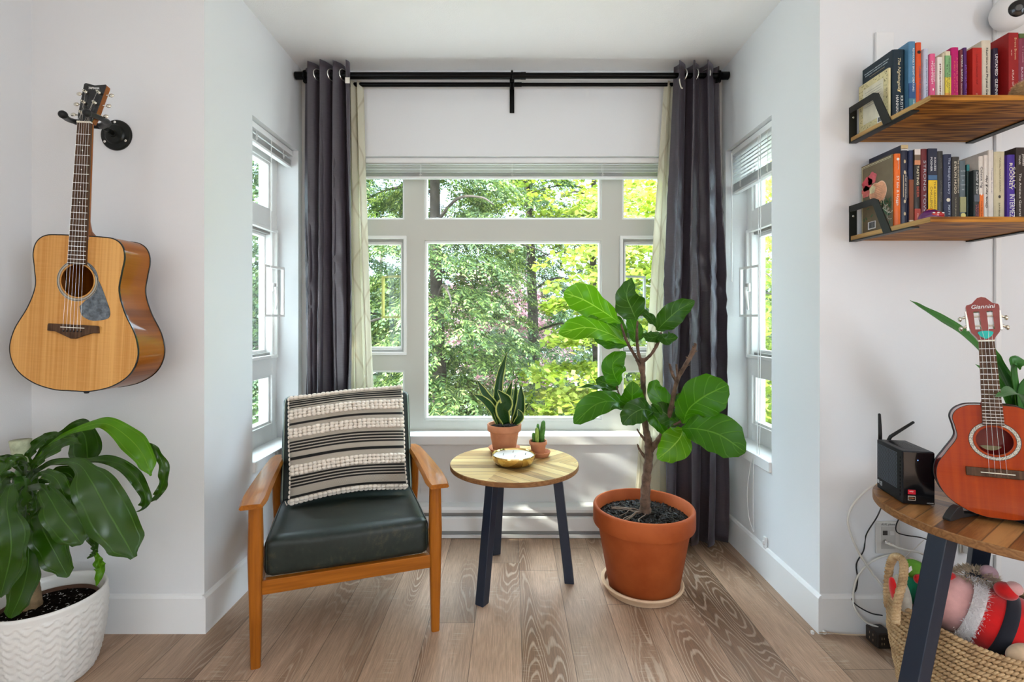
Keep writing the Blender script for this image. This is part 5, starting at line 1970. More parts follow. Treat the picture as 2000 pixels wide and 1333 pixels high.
text_obj('lettering', 'AMD', 0.0045, M_white, pc, frame_M((0.0200, -0.0020, 0.0375), (1, 0, 0), (0, 0, 1)), extrude=0.0001, fit=0.010)
text_obj('lettering', 'HDMI', 0.0048, M_white, pc, frame_M((0.0660, -0.0014, 0.0075), (1, 0, 0), (0, 0, 1)), extrude=0.0001, fit=0.0155)
mb = MB(); mb.sphere((0.036, -0.0012, PCH - 0.024), 0.0011, 8, 6); obj('power_light', mb, plain('blue_led', (0.1, 0.2, 1.0), 0.4, emis=(0.15, 0.3, 1.0), estr=3.0), pc)
mb = MB()
for k in range(5):
    mb.span((-0.0007, 0.110, 0.015 + k * 0.0028), (0.0001, 0.120 + 0.004 * (k % 2), 0.0162 + k * 0.0028))
mb.span((-0.0007, 0.127, 0.018), (0.0001, 0.137, 0.028))
obj('rating_label', mb, plain('grey_print', (0.45, 0.47, 0.5), 0.5), pc)
for pts in ([(0.012, PCD + 0.006, 0.135), (0.012, PCD + 0.006, 0.165), (0.010, PCD + 0.006, 0.225)], [(0.030, PCD + 0.006, 0.135), (0.040, PCD + 0.006, 0.158), (0.100, PCD + 0.004, 0.205)]):
    mb = MB(); mb.tube(pts, [0.0052, 0.0052, 0.0040], 12); mb.sphere(pts[-1], 0.0041, 10, 6); obj('antenna', mb, M_mblack, pc, smooth=True)

# ---------------------------------------------------------------- dracaena on the left
DX, DY = -1.462, 1.548
drac = thing('potted_corn_plant', 'corn plant with long drooping leaves in a white wave-textured planter', 'potted plant', (DX, DY, 0))
M_plant = plain('white_ceramic', (0.72, 0.70, 0.66), 0.38, coat=0.2)
mb = MB()
prof = []
RH = 0.262
NP, NS = 90, 220
out_pts = [(0.100, 0.001), (0.112, 0.006), (0.122, 0.030), (0.135, 0.09), (0.144, 0.16), (0.1475, 0.225), (0.1485, RH - 0.008)]
pp = smooth_path([(r, 0, z) for r, z in out_pts], 15)
vs, fs = [], []
for p in pp:
    for i in range(NS):
        a = 2 * math.pi * i / NS
        z = p.z
        env = min(1, z / 0.02) * min(1, max(0, (RH - 0.022 - z) / 0.012))
        q = z / 0.0235 + 0.42 * math.sin(a * 21) + a * 21 / 6.2832 * 0.5
        ridge = (q - math.floor(q))
        wv = 0.0055 * env * (1 - ridge) ** 1.1 * (0.75 + 0.25 * math.sin(a * 21 + 1.2))
        r = p.x + wv
        mb.v.append(Vector((r * math.cos(a), r * math.sin(a), z)))
n0 = len(pp)
inner = [(0.1465, RH - 0.002), (0.1440, RH), (0.1405, RH - 0.002), (0.1385, RH - 0.02), (0.136, 0.17), (0.0, 0.168)]
for r, z in inner:
    for i in range(NS):
        a = 2 * math.pi * i / NS
        mb.v.append(Vector((r * math.cos(a), r * math.sin(a), z)))
for j in range(n0 + len(inner) - 1):
    for i in range(NS):
        k = (i + 1) % NS
        mb.f.append((j * NS + i, j * NS + k, (j + 1) * NS + k, (j + 1) * NS + i)); mb.m.append(0)
mb.f.append(tuple(reversed(range(NS)))); mb.m.append(0)
obj('planter', mb, M_plant, drac, smooth=True)
mb = MB(); mb.lathe([(0.126, 0.165), (0.127, 0.225), (0.123, 0.225), (0.121, 0.2)], 64, cap0=False, cap1=False); obj('nursery_pot', mb, plain('brown_nursery_pot', (0.10, 0.05, 0.03), 0.6), drac, smooth=True)
obj('soil', soil_mb(0.123, 0.214, h=0.003), M_soil, drac)
tag(obj('perlite', bits_mb(0.118, 0.216, 150, 0.0022, seed=9), plain('perlite_white', (0.5, 0.48, 0.45), 0.8), drac), kind='stuff')
tag(obj('soil_crumbs', bits_mb(0.118, 0.216, 500, 0.004, seed=10), M_soil, drac), kind='stuff')
M_cane = plain('ringed_cane', (0.26, 0.17, 0.09), 0.7, var=0.4, vscale=30, bmp=0.6, bscale=60)


def dp(px, py, d):
    return P(px, py, d)


cane = smooth_path([dp(60, 1213, 1.56), dp(58, 1150, 1.555), dp(52, 1080, 1.55), dp(48, 1000, 1.55), dp(50, 930, 1.55)], 14)
mb = MB(); mb.tube(cane, [(0.033 - 0.012 * min(1, k / 20)) * (1 + 0.04 * (k % 2)) for k in range(len(cane))], 16)
obj('cane', mb, M_cane, drac, smooth=True, world=True)
M_drac = leaf_material('corn_plant_leaf', (0.016, 0.052, 0.001), (0.10, 0.24, 0.03), (0.05, 0.15, 0.02), 0.15, 0.28, nv=0.0, vs=0.35, coat=0.8)
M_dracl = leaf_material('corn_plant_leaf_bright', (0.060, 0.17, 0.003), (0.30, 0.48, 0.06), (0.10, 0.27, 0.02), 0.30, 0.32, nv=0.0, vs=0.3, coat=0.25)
STR = [(0, 0.22), (0.2, 0.26), (0.4, 0.66), (0.62, 1.0), (0.83, 0.90), (0.95, 0.52), (1, 0.08)]
ARC = [(0, 0.16), (0.3, 0.22), (0.48, 0.55), (0.72, 1.0), (0.90, 0.72), (1, 0.08)]
STN = [(0, 0.35), (0.3, 0.7), (0.55, 1.0), (0.8, 0.7), (1, 0.05)]


def dleaf(pts, wpx, mat=None, shape=STR, facing=(0.3, -1, 0.2), cup=0.22, wave=0.006, twist=0.0, wf=4.0):
    path = [dp(*p) for p in pts]
    mb, uv = leaf_mb(path, wpx * 0.9 / 2 * 1.5 / F, shape, facing, nu=8, cup=cup, wave=wave * 1.25, wfreq=wf, n=10, twist=twist)
    obj('leaf', mb, mat or M_drac, drac, smooth=True, world=True, uv=uv)


dleaf([(58, 920, 1.55), (95, 872, 1.54), (150, 840, 1.52), (205, 828, 1.50), (250, 855, 1.48), (280, 890, 1.47), (295, 930, 1.47)], 46, M_dracl, facing=(0.5, -1, 0.5), shape=ARC, wave=0.009)
dleaf([(285, 862, 1.50), (308, 885, 1.50), (322, 925, 1.50), (310, 965, 1.50), (290, 982, 1.50)], 20, M_drac, shape=OVAL, wave=0.008)
dleaf([(62, 912, 1.57), (95, 868, 1.60), (140, 842, 1.62), (165, 850, 1.62), (172, 905, 1.62)], 66, M_drac, facing=(0.2, -1, 0.1), shape=[(0, .2), (0.4, 0.3), (0.7, 0.95), (0.9, 1.0), (1, 0.6)])
dleaf([(55, 908, 1.55), (62, 882, 1.55), (88, 856, 1.55), (122, 845, 1.55)], 22, M_drac, shape=STN)
dleaf([(60, 925, 1.54), (110, 904, 1.52), (180, 900, 1.50), (232, 906, 1.48), (268, 936, 1.47), (284, 970, 1.46), (281, 992, 1.46), (264, 1001, 1.46)], 26, M_drac, facing=(0.2, -1, 0.9), shape=STN, wave=0.008)
dleaf([(58, 930, 1.53), (100, 905, 1.47), (150, 906, 1.41), (178, 940, 1.38), (205, 990, 1.37), (235, 1040, 1.37), (262, 1090, 1.37)], 80, M_drac, facing=(0.5, -1, 0.35), shape=[(0, .12), (0.25, 0.13), (0.38, 0.38), (0.58, 0.95), (0.75, 1.0), (0.90, 0.80), (1, 0.15)], wave=0.009)
dleaf([(55, 955, 1.50), (80, 952, 1.44), (98, 975, 1.40), (118, 1010, 1.38), (142, 1040, 1.37), (160, 1064, 1.37)], 56, M_drac, facing=(0.5, -1, 0.3), wave=0.008)
dleaf([(60, 985, 1.53), (72, 1000, 1.47), (84, 1035, 1.44), (108, 1080, 1.43), (133, 1128, 1.43)], 58, M_drac, facing=(0.3, -1, 0.2))
dleaf([(45, 935, 1.50), (22, 945, 1.42), (14, 990, 1.38), (22, 1050, 1.36), (18, 1100, 1.36), (0, 1168, 1.36)], 62, M_drac, facing=(0.35, -1, 0.1), wave=0.008)
dleaf([(48, 990, 1.48), (52, 1030, 1.44), (56, 1090, 1.42), (45, 1150, 1.42), (20, 1208, 1.42)], 52, M_drac, facing=(0.3, -1, 0.1))
dleaf([(48, 930, 1.52), (25, 905, 1.47), (0, 905, 1.42), (-18, 940, 1.40), (-20, 1000, 1.38)], 40, M_drac)
dleaf([(48, 925, 1.53), (30, 900, 1.50), (8, 896, 1.48), (-22, 900, 1.46)], 18, M_drac, shape=STN)
dleaf([(46, 940, 1.53), (15, 930, 1.48), (-5, 960, 1.45), (-8, 1010, 1.44)], 42, M_drac)
dleaf([(75, 942, 1.56), (105, 935, 1.57), (135, 948, 1.58), (160, 990, 1.58), (178, 1040, 1.57), (190, 1080, 1.56)], 42, M_drac, shape=[(0, .3), (0.3, 0.7), (0.6, 1), (0.85, .6), (1, 0.1)])
dleaf([(188, 1078, 1.56), (193, 1100, 1.55), (196, 1115, 1.54), (188, 1146, 1.53)], 20, M_dracl, shape=OVAL, facing=(0.6, -1, 0))
dleaf([(78, 950, 1.57), (100, 930, 1.60), (132, 925, 1.62), (160, 960, 1.64), (172, 995, 1.64)], 46, M_drac)
dleaf([(180, 1062, 1.55), (184, 1080, 1.54), (170, 1092, 1.53)], 10, M_drac, shape=OVAL)
mb = MB(); mb.tube([dp(48, 1000, 1.548), dp(48, 968, 1.548), dp(50, 930, 1.548), dp(53, 905, 1.548)], [0.024, 0.030, 0.030, 0.020], 16)
obj('leaf_sheath', mb, M_drac, drac, smooth=True, world=True, uv=[(0.5, 0.5)] * len(mb.v))
dleaf([(55, 935, 1.51), (72, 905, 1.48), (100, 880, 1.46), (135, 862, 1.45), (160, 868, 1.44)], 24, M_drac, shape=STN)
dleaf([(52, 930, 1.52), (48, 905, 1.47), (28, 900, 1.43), (5, 925, 1.42)], 26, M_drac, shape=STN)
dleaf([(60, 940, 1.50), (82, 925, 1.46), (108, 935, 1.44), (125, 965, 1.43), (130, 990, 1.43)], 34, M_drac, facing=(0.4, -1, 0.4))
dleaf([(45, 950, 1.50), (34, 975, 1.46), (30, 1010, 1.45), (38, 1050, 1.45)], 34, M_drac)
dleaf([(58, 955, 1.51), (68, 975, 1.48), (72, 1000, 1.47), (68, 1030, 1.47)], 28, M_drac)
mb = MB(); mb.tube([dp(50, 935, 1.55), dp(46, 905, 1.55), dp(40, 885, 1.55), dp(40, 860, 1.55)], [0.014, 0.018, 0.021, 0.027], 16)
obj('cut_stalk', mb, plain('pale_stalk', (0.42, 0.45, 0.30), 0.6, var=0.3, vscale=40), drac, smooth=True, world=True)
# ---------------------------------------------------------------- wall shelves
M_shelf = wood('acacia_shelf', (0.10, 0.026, 0.001), (0.50, 0.21, 0.030), axis=0, scale=0.9, rough=0.5, bands=22, contrast=1.5)
M_shelf_end = wood('acacia_end', (0.24, 0.12, 0.035), (0.50, 0.31, 0.12), axis=1, scale=1.4, rough=0.5, bands=8)
M_brk = plain('bracket_black', (0.016, 0.017, 0.014), 0.4, 0.1)
SHX0, SHX1, SHF = 1.217, 1.655, 1.430
ST = 0.016


def shelf(label, z):
    t = thing('wall_shelf', label, 'shelf', (SHX0, D0, z))
    mb = MB()
    mb.span((0, SHF - D0, -ST), (SHX1 - SHX0, -0.002, 0))
    mb.m[5] = 1
    obj('board', mb, [M_shelf, M_shelf_end], t, bevel=0.0015)
    for x in (-0.004, SHX1 - SHX0 - 0.022):
        w = 0.026
        mb = MB()
        # under-board strip, wall plate and the bent loop that rises above the board
        mb.span((x, -0.275, -ST - 0.0045), (x + w, -0.001, -ST - 0.0005))
        mb.span((x, -0.0045, -ST - 0.0045), (x + w, -0.0008, 0.108))
        pts = [Vector((x, -0.0045, 0.106)), Vector((x, -0.132, 0.104)), Vector((x, -0.190, -ST - 0.004))]
        th = 0.0032
        path = [(-0.001, 0.108), (-0.126, 0.108), (-0.138, 0.101), (-0.196, -ST - 0.004)]
        inner = [(-0.001, 0.1045), (-0.124, 0.1045), (-0.1335, 0.099), (-0.1915, -ST - 0.004)]
        n = len(path)
        xo = x if x < 0.1 else x
        # the loop stands just outside the board's end
        a0, a1 = (x - 0.0005 - w * 0.0, x + 0.0035) if x < 0.1 else (x + w - 0.0035, x + w)
        ww = 0.022
        vs = []
        for (y, zz), (yi, zi) in zip(path, inner):
            vs += [(x, y, zz), (x + 0.0, yi, zi), (x + w * 0.92, y, zz), (x + w * 0.92, yi, zi)]
        fs = []
        for i in range(n - 1):
            a, b = 4 * i, 4 * (i + 1)
            fs += [(a, b, b + 2, a + 2), (a + 1, a + 3, b + 3, b + 1), (a, a + 1, b + 1, b), (a + 2, b + 2, b + 3, a + 3)]
        fs += [(0, 2, 3, 1), (4 * n - 4, 4 * n - 3, 4 * n - 1, 4 * n - 2)]
        # widened side face, as the band is broad seen from the end
        m2 = MB()
        band_o = [(-0.001, 0.108), (-0.120, 0.108), (-0.140, 0.098), (-0.198, -ST - 0.0045)]
        band_i = [(-0.001, 0.086), (-0.110, 0.086), (-0.119, 0.082), (-0.165, -ST - 0.0045)]
        k = len(band_o)
        v2 = []
        for xx in (a0, a1):
            v2 += [(xx, y, zz) for y, zz in band_o] + [(xx, y, zz) for y, zz in band_i]
        f2 = []
        for i in range(k - 1):
            f2 += [(i, i + 1, k + i + 1, k + i), (2 * k + i, 3 * k + i, 3 * k + i + 1, 2 * k + i + 1), (i, 2 * k + i, 2 * k + i + 1, i + 1), (k + i, k + i + 1, 3 * k + i + 1, 3 * k + i)]
        f2 += [(0, k, 3 * k, 2 * k), (k - 1, 3 * k - 1, 4 * k - 1, 2 * k - 1)]
        mb.add(v2, f2)
        b_ = obj('bracket', mb, M_brk, t)
        if x < 0.1:
            mb = MB(); mb.sphere((x + 0.013, -0.005, 0.072), (0.004, 0.0015, 0.004), 10, 6); obj('screw', mb, M_steel, b_, smooth=True)
    return t


Z1, Z2 = 1.780, 1.4255
shelf('upper acacia wall shelf with black brackets carrying red and blue books', Z1)
shelf('lower acacia wall shelf with black brackets carrying dark and cream books', Z2)


# ---------------------------------------------------------------- books
_cc = {}
_last = {}


def pc_(c, rough=0.45, var=0.10):
    key = (c, rough)
    if key not in _cc:
        _cc[key] = plain('cover_%d' % len(_cc), c, rough, var=var, vscale=30, coat=0.08)
    return _cc[key]


M_paper = plain('page_block', (0.66, 0.60, 0.48), 0.8, var=0.1, vscale=300)
UP, DN = (0, 0, 1), (0, 0, -1)


def spine_text(parent, s, x, yfront, z, size, col, length, shear=0.0, width=None):
    """words run down the spine, tops of the letters to the right"""
    m = frame_M((x, yfront - 0.0006, z), (0, 0, -1), (1, 0, 0))
    return text_obj('lettering', s, size, pc_(col, 0.5), parent, m, extrude=0.0002, fit=length, shear=shear)


def book(label, zs, px0, px1, ytop, d, col, depth=0.135, texts=(), patches=(), lean=0.0, cover=None, group=None, hard=False, gap=0.0):
    """px0..px1 spine edges and ytop spine top as seen; d = depth of the spine"""
    x0, x1 = (px0 - 1000) / F * d, (px1 - 1000) / F * d
    sh = max(0.0, _last.get(zs, 0) + 0.0006 - x0)
    x0 += sh
    x1 = max(x1, x0 + 0.75 * (x1 + sh - x0))
    _last[zs] = x1
    H = CAM_Z + (HZ - ytop) / F * d - zs
    depth = min(depth, D0 - 0.014 - d)
    t = thing('book', label, 'book', (x0, d, zs + 0.0006), group=group)
    w = x1 - x0
    mc = pc_(col) if not isinstance(col, bpy.types.Material) else col
    mb = MB()
    th = min(0.0022 if hard else 0.0012, w * 0.2)
    if hard:
        mb.span((0, 0, 0), (w, th, H)); mb.span((0, th, 0), (th, depth, H)); mb.span((w - th, th, 0), (w, depth, H))
    else:
        n = 6
        # slightly rounded spine
        prof = [(0, depth), (0, 0.003), (w * 0.12, 0.0008), (w * 0.5, 0.0), (w * 0.88, 0.0008), (w, 0.003), (w, depth), (w - th, depth), (w - th, 0.004), (th, 0.004), (th, depth)]
        k = len(prof)
        vs = [(x, y, 0) for x, y in prof] + [(x, y, H) for x, y in prof]
        fs = [(i, (i + 1) % k, k + (i + 1) % k, k + i) for i in range(k)]
        mb.add(vs, fs)
        for b in (0, k):
            q = [(0, 1, 9, 10), (1, 2, 3, 9), (3, 8, 9), (3, 4, 5, 8), (5, 6, 7, 8)]
            for f in q:
                mb.f.append(tuple(b + i for i in (f if b else tuple(reversed(f))))); mb.m.append(0)
    obj('cover', mb, cover or mc, t)
    mb = MB()
    ins = 0.003 if hard else 0.0003
    mb.span((th + 0.0001, 0.0045, ins), (w - th - 0.0001, depth - (0.003 if hard else 0.0004), H - ins))
    obj('pages', mb, M_paper, t)
    for (a, b, c) in patches:        # spine bands: from, to as fractions of the height
        mb = MB(); mb.span((0.0003, -0.0004, H * a), (w - 0.0003, 0.0035, H * b)); obj('spine_band', mb, pc_(c), t)
    for (s, fx, fz, size, c, ln, *sh) in texts:
        spine_text(t, s, w * fx, 0.0, H * fz, size, c, ln * H, sh[0] if sh else 0.0)
    return t, w, H, depth


WH = (0.80, 0.78, 0.72)
BK = (0.02, 0.02, 0.02)
G1 = 'books on the upper wall shelf'
G2 = 'books on the lower wall shelf'
# -- upper shelf
t, w, H, dp_ = book('slim cream confetti-patterned book leaning at the left end of the upper shelf', Z1, 1735.2, 1740.5, 132.6, 1.618, (0.62, 0.55, 0.30), 0.138, group=G1)


def cover_M(yc, zc):
    """plane of the left cover: x runs towards the room, y up, facing left"""
    return frame_M((-0.0006, yc, zc), (0, -1, 0), (0, 0, 1))


def cover_patch(t, y0, y1, z0, z1, col, name='cover_panel', off=0.0006, rough=0.5):
    mb = MB(); mb.span((-off, y0, z0), (0.0, y1, z1)); return obj(name, mb, pc_(col, rough), t)


cover_patch(t, 0.022, dp_ - 0.022, 0.030, H - 0.022, (0.66, 0.62, 0.48), 'text_panel')
rnd = random.Random(11)
mb = MB()
for _ in range(230):
    y, z = rnd.uniform(0.004, dp_ - 0.004), rnd.uniform(0.004, H - 0.004)
    if 0.020 < y < dp_ - 0.020 and 0.028 < z < H - 0.020:
        continue
    M = Matrix.Translation((-0.0004, y, z)) @ Matrix.Rotation(rnd.uniform(0, 3.1), 4, 'X')
    mb.box((0, 0, 0), (0.0006, 0.0045, 0.0009), 0, M)
tag(obj('confetti_print', mb, pc_((0.10, 0.08, 0.04)), t), kind='stuff')
mb = MB()
for k in range(7):
    z = H - 0.038 - k * 0.0085
    mb.span((-0.0010, 0.030 + 0.004 * (k % 2), z), (-0.0005, dp_ - 0.030 - 0.006 * (k % 3), z + 0.0012))
tag(obj('blurb_lines', mb, pc_((0.30, 0.28, 0.26)), t), kind='stuff')


def barcode(t, y0, y1, z0, z1, seed=1):
    mb = MB(); mb.span((-0.0012, y0, z0), (-0.0004, y1, z1)); b = obj('barcode_label', mb, pc_((0.80, 0.79, 0.77), 0.5), t)
    mb = MB(); rr = random.Random(seed); y = y0 + 0.003
    while y < y1 - 0.004:
        wd = rr.choice([0.0005, 0.0008, 0.0013])
        mb.span((-0.0015, y, z0 + 0.003), (-0.0011, y + wd, z1 - 0.002)); y += wd + rr.choice([0.0006, 0.0010])
    tag(obj('barcode_bars', mb, pc_(BK), b), kind='stuff')


barcode(t, 0.020, 0.048, 0.010, 0.030)

tn, w, H, dp_ = book('thick dark teal book with a gold script title on the upper shelf', Z1, 1744, 1768, 96.5, 1.615, (0.010, 0.024, 0.036), 0.140, group=G1,
                     texts=[('The Nightingale', 0.50, 0.665, 0.013, (0.72, 0.62, 0.38), 0.44, 0.3), ('KRISTIN', 0.70, 0.225, 0.0125, WH, 0.24), ('HANNAH', 0.33, 0.225, 0.0125, WH, 0.25)])
mb = MB(); M = Matrix.Translation((w * 0.5, -0.0008, H * 0.42))
mb.add([(-0.006, 0, 0.004), (0.0, 0, 0.001), (0.006, 0, 0.008), (0.003, 0, -0.001), (0.006, 0, -0.007), (-0.001, 0, -0.003), (-0.005, 0, -0.003)], [(0, 1, 5, 6), (1, 2, 3), (1, 3, 4, 5)], 0, M)
obj('gold_bird', mb, pc_((0.75, 0.58, 0.25)), tn)
for k, (s, z) in enumerate((('THE NIGHTINGALE: A PHENOMENON THAT HAS', H - 0.022), ('ENTHRALLED A GENERATION OF READERS', H - 0.030))):
    text_obj('lettering', s, 0.005, pc_((0.62, 0.72, 0.76)), tn, cover_M(dp_ / 2 + 0.004, z), extrude=0.0002, fit=0.112 - 0.01 * k)
text_obj('lettering', 'THE INTERNATIONAL BESTSELLER', 0.003, pc_((0.6, 0.5, 0.3)), tn, cover_M(dp_ / 2, H - 0.040), extrude=0.0002, fit=0.07)
book('tall light blue book with a golden sun on the spine', Z1, 1770, 1787.3, 81, 1.600, (0.075, 0.20, 0.33), 0.15, group=G1,
     texts=[('REMARKABLY BRIGHT CREATURES', 0.62, 0.63, 0.0075, (0.80, 0.82, 0.80), 0.56), ('SHELBY VAN PELT', 0.68, 0.13, 0.0065, (0.80, 0.82, 0.80), 0.23)],
     patches=[(0.0, 0.26, (0.07, 0.22, 0.27)), (0.26, 0.46, (0.03, 0.09, 0.22))])
t, w, H, _ = book('bright orange-red book with dark letters beside the light blue one', Z1, 1787.6, 1800.5, 83, 1.598, (0.66, 0.085, 0.018), 0.14, group=G1,
     texts=[('LADIES OF SHERWOOD', 0.60, 0.42, 0.0075, (0.12, 0.10, 0.20), 0.52)])
mb = MB(); mb.lathe([(0.0062, 0), (0.0062, 0.0006), (0, 0.0007)], 5, M=Matrix.Translation((w * 0.45, -0.0002, H * 0.87)) @ Matrix.Rotation(R(90), 4, 'X')); obj('ink_figure', mb, pc_(BK), t)
book('pale lavender paperback with a thin dark title', Z1, 1802, 1814, 95, 1.590, (0.50, 0.52, 0.62), 0.13, group=G1, texts=[('ELENA FERRANTE', 0.5, 0.66, 0.0055, (0.15, 0.18, 0.28), 0.36), ('My Brilliant Friend', 0.55, 0.32, 0.0055, (0.12, 0.14, 0.22), 0.26)])
t, w, H, _ = book('pink paperback with white block capitals on the upper shelf', Z1, 1814.4, 1828, 105, 1.585, (0.66, 0.095, 0.22), 0.13, group=G1,
     texts=[('OTTESSA', 0.70, 0.70, 0.0075, (0.85, 0.62, 0.68), 0.30), ('MOSHFEGH', 0.32, 0.70, 0.0075, (0.85, 0.80, 0.80), 0.36), ('MY YEAR OF', 0.70, 0.16, 0.0065, (0.22, 0.03, 0.07), 0.26), ('AND REST', 0.32, 0.14, 0.0065, (0.22, 0.03, 0.07), 0.24)])
mb = MB(); mb.sphere((w / 2, -0.0004, H * 0.43), (0.0022, 0.0006, 0.0042), 8, 6); obj('logo', mb, pc_(WH), t)
t, w, H, _ = book('narrow white book with brown capitals and a red square', Z1, 1829, 1840.2, 112, 1.580, (0.72, 0.68, 0.60), 0.12, group=G1, hard=True,
     texts=[('STRENGTHSFINDER', 0.55, 0.56, 0.0068, (0.18, 0.05, 0.04), 0.66)], patches=[(0.055, 0.155, (0.42, 0.02, 0.02))])
text_obj('lettering', '2.0', 0.006, pc_(WH), t, frame_M((w * .5, -0.0012, H * 0.105), (0, 0, -1), (1, 0, 0)), extrude=0.0002, fit=0.011)
book('thin cream book with a dark speckled lower spine', Z1, 1840.5, 1845.6, 104, 1.582, (0.60, 0.53, 0.38), 0.13, group=G1, patches=[(0.0, 0.30, (0.06, 0.09, 0.12))])
book('green and yellow patterned paperback between cream and magenta books', Z1, 1846, 1857.5, 100, 1.585, (0.66, 0.58, 0.40), 0.13, group=G1,
     patches=[(0.60, 0.93, (0.20, 0.40, 0.17)), (0.36, 0.60, (0.70, 0.55, 0.06)), (0.22, 0.36, (0.72, 0.33, 0.06)), (0.0, 0.16, (0.50, 0.30, 0.13))],
     texts=[('THINKING AND LEARNING', 0.66, 0.60, 0.0055, (0.08, 0.08, 0.06), 0.60), ('SLOW', 0.30, 0.62, 0.0050, (0.08, 0.08, 0.06), 0.36)])
book('magenta hardcover with small red lettering', Z1, 1859, 1873.2, 92.5, 1.588, (0.48, 0.005, 0.13), 0.14, group=G1,
     texts=[('RED CLOCKS', 0.35, 0.56, 0.0060, (0.72, 0.14, 0.12), 0.48), ('A NOVEL OF LOVE', 0.70, 0.60, 0.0055, (0.70, 0.20, 0.20), 0.50)])
book('narrow maroon paperback with bold white capitals', Z1, 1873.5, 1881, 97, 1.585, (0.17, 0.030, 0.040), 0.13, group=G1,
     texts=[('RIVERA GARZA', 0.55, 0.72, 0.0060, WH, 0.40), ('Liliana\'s Invincible Summer', 0.50, 0.34, 0.0045, (0.7, 0.5, 0.5), 0.32)])
book('thin purple book beside a red hardcover', Z1, 1882.5, 1889.2, 93, 1.588, (0.085, 0.020, 0.12), 0.135, group=G1, texts=[('JACQUELINE', 0.6, 0.50, 0.0055, (0.30, 0.12, 0.50), 0.5)])
book('plain red hardcover with a tonal title on the upper shelf', Z1, 1899.5, 1917.5, 93.5, 1.578, (0.44, 0.018, 0.010), 0.145, group=G1, hard=True,
     texts=[('LONG STRANGE TRIP', 0.45, 0.68, 0.0075, (0.26, 0.012, 0.012), 0.44), ('TED KERASOTE', 0.40, 0.18, 0.0060, (0.72, 0.55, 0.40), 0.30)])
book('tall cream book with a black serif title running down its spine', Z1, 1918.5, 1936.5, 79, 1.590, (0.64, 0.57, 0.44), 0.15, group=G1,
     texts=[('Nutrition and Physical Degeneration', 0.5, 0.47, 0.0095, BK, 0.86)])
book('black-purple book with big white block capitals', Z1, 1937.5, 1949.2, 94, 1.582, (0.022, 0.012, 0.035), 0.13, group=G1, texts=[('UNTAMED  GLENNON DOYLE', 0.45, 0.45, 0.0125, (0.85, 0.80, 0.76), 0.92)])
t, w, H, _ = book('largest red hardcover near the right end of the upper shelf', Z1, 1970, 1989, 64, 1.560, (0.30, 0.010, 0.010), 0.19, group=G1, hard=True,
     texts=[('Brene Brown', 0.68, 0.80, 0.0095, (0.62, 0.40, 0.22), 0.27), ('PhD, MSW', 0.28, 0.75, 0.004, (0.7, 0.5, 0.4), 0.07), ('ATLAS OF THE HEART', 0.42, 0.31, 0.0085, (0.72, 0.52, 0.45), 0.46)])
book('dusty plum book at the right edge of the upper shelf', Z1, 1990, 2003, 66, 1.560, (0.22, 0.035, 0.065), 0.14, group=G1, texts=[('BABEL', 0.45, 0.48, 0.0085, (0.55, 0.36, 0.42), 0.20), ('R. F. KUANG', 0.55, 0.74, 0.0060, (0.5, 0.25, 0.28), 0.2)],
     patches=[(0.945, 1.0, (0.08, 0.12, 0.03))])

# -- lower shelf
t, w, H, dp_ = book('large floral picture book facing left at the left end of the lower shelf', Z2, 1742.3, 1745, 301, 1.615, (0.15, 0.115, 0.065), 0.148, group=G2)
# the cover picture: a heart plate, roses, foliage; all flat print on the board
for nm, cy_, cz_, rr, c in (('roses_print', 0.112, 0.175, 0.024, (0.50, 0.06, 0.08)), ('roses_print', 0.088, 0.190, 0.020, (0.62, 0.12, 0.14)), ('roses_print', 0.118, 0.150, 0.020, (0.58, 0.14, 0.12)),
                            ('roses_print', 0.098, 0.178, 0.010, (0.34, 0.03, 0.16)), ('plate_print', 0.062, 0.135, 0.037, (0.66, 0.32, 0.18)), ('plate_rim', 0.062, 0.135, 0.040, (0.74, 0.45, 0.30)), ('rose_white', 0.087, 0.150, 0.014, (0.70, 0.62, 0.36))):
    off = {'plate_rim': 0.0005, 'plate_print': 0.0008, 'roses_print': 0.0010, 'rose_white': 0.0013}[nm]
    mb = MB()
    n = 40
    vs = []
    for i in range(n):
        a = 2 * math.pi * i / n
        r = rr
        if 'plate' in nm:
            r = rr * (1 - 0.20 * math.exp(-((a - math.pi / 2 + (2 * math.pi if a - math.pi / 2 < -math.pi else 0)) / 0.35) ** 2) + 0.14 * math.exp(-((a - 3 * math.pi / 2) / 0.5) ** 2))
        elif 'rose' in nm:
            r = rr * (1 + 0.10 * math.sin(5 * a))
        vs.append((-off, cy_ + r * math.cos(a), cz_ + r * math.sin(a)))
    mb.add(vs, [tuple(range(n))])
    obj(nm, mb, pc_(c, 0.45, 0.35), t)
mb = MB()
for k in range(8):
    mb.span((-0.0012, 0.045, 0.112 + k * 0.006), (-0.0008, 0.080 - 0.004 * abs(k - 4), 0.1128 + k * 0.006))
tag(obj('small_print', mb, pc_((0.30, 0.14, 0.08)), t), kind='stuff')
rnd = random.Random(21)
mb = MB()
for _ in range(60):
    y, z = (rnd.uniform(0.006, 0.05), rnd.uniform(0.02, 0.10)) if rnd.random() < 0.7 else (rnd.uniform(0.08, 0.14), rnd.uniform(0.05, 0.2))
    M = Matrix.Translation((-0.0006, y, z)) @ Matrix.Rotation(rnd.uniform(0, 3.1), 4, 'X')
    mb.box((0, 0, 0), (0.0006, 0.011, 0.0035), 0, M)
tag(obj('foliage_print', mb, pc_((0.05, 0.13, 0.06)), t), kind='stuff')
mb = MB()
for a, b in (((0.030, 0.10), (0.008, 0.03)), ((0.045, 0.085), (0.004, 0.055))):
    pts = [(-0.0012, a[0] + (b[0] - a[0]) * k / 20 + 0.008 * math.sin(k * 0.9), a[1] + (b[1] - a[1]) * k / 20 + 0.006 * math.cos(k * 0.9)) for k in range(21)]
    mb.tube(pts, 0.0007, 4)
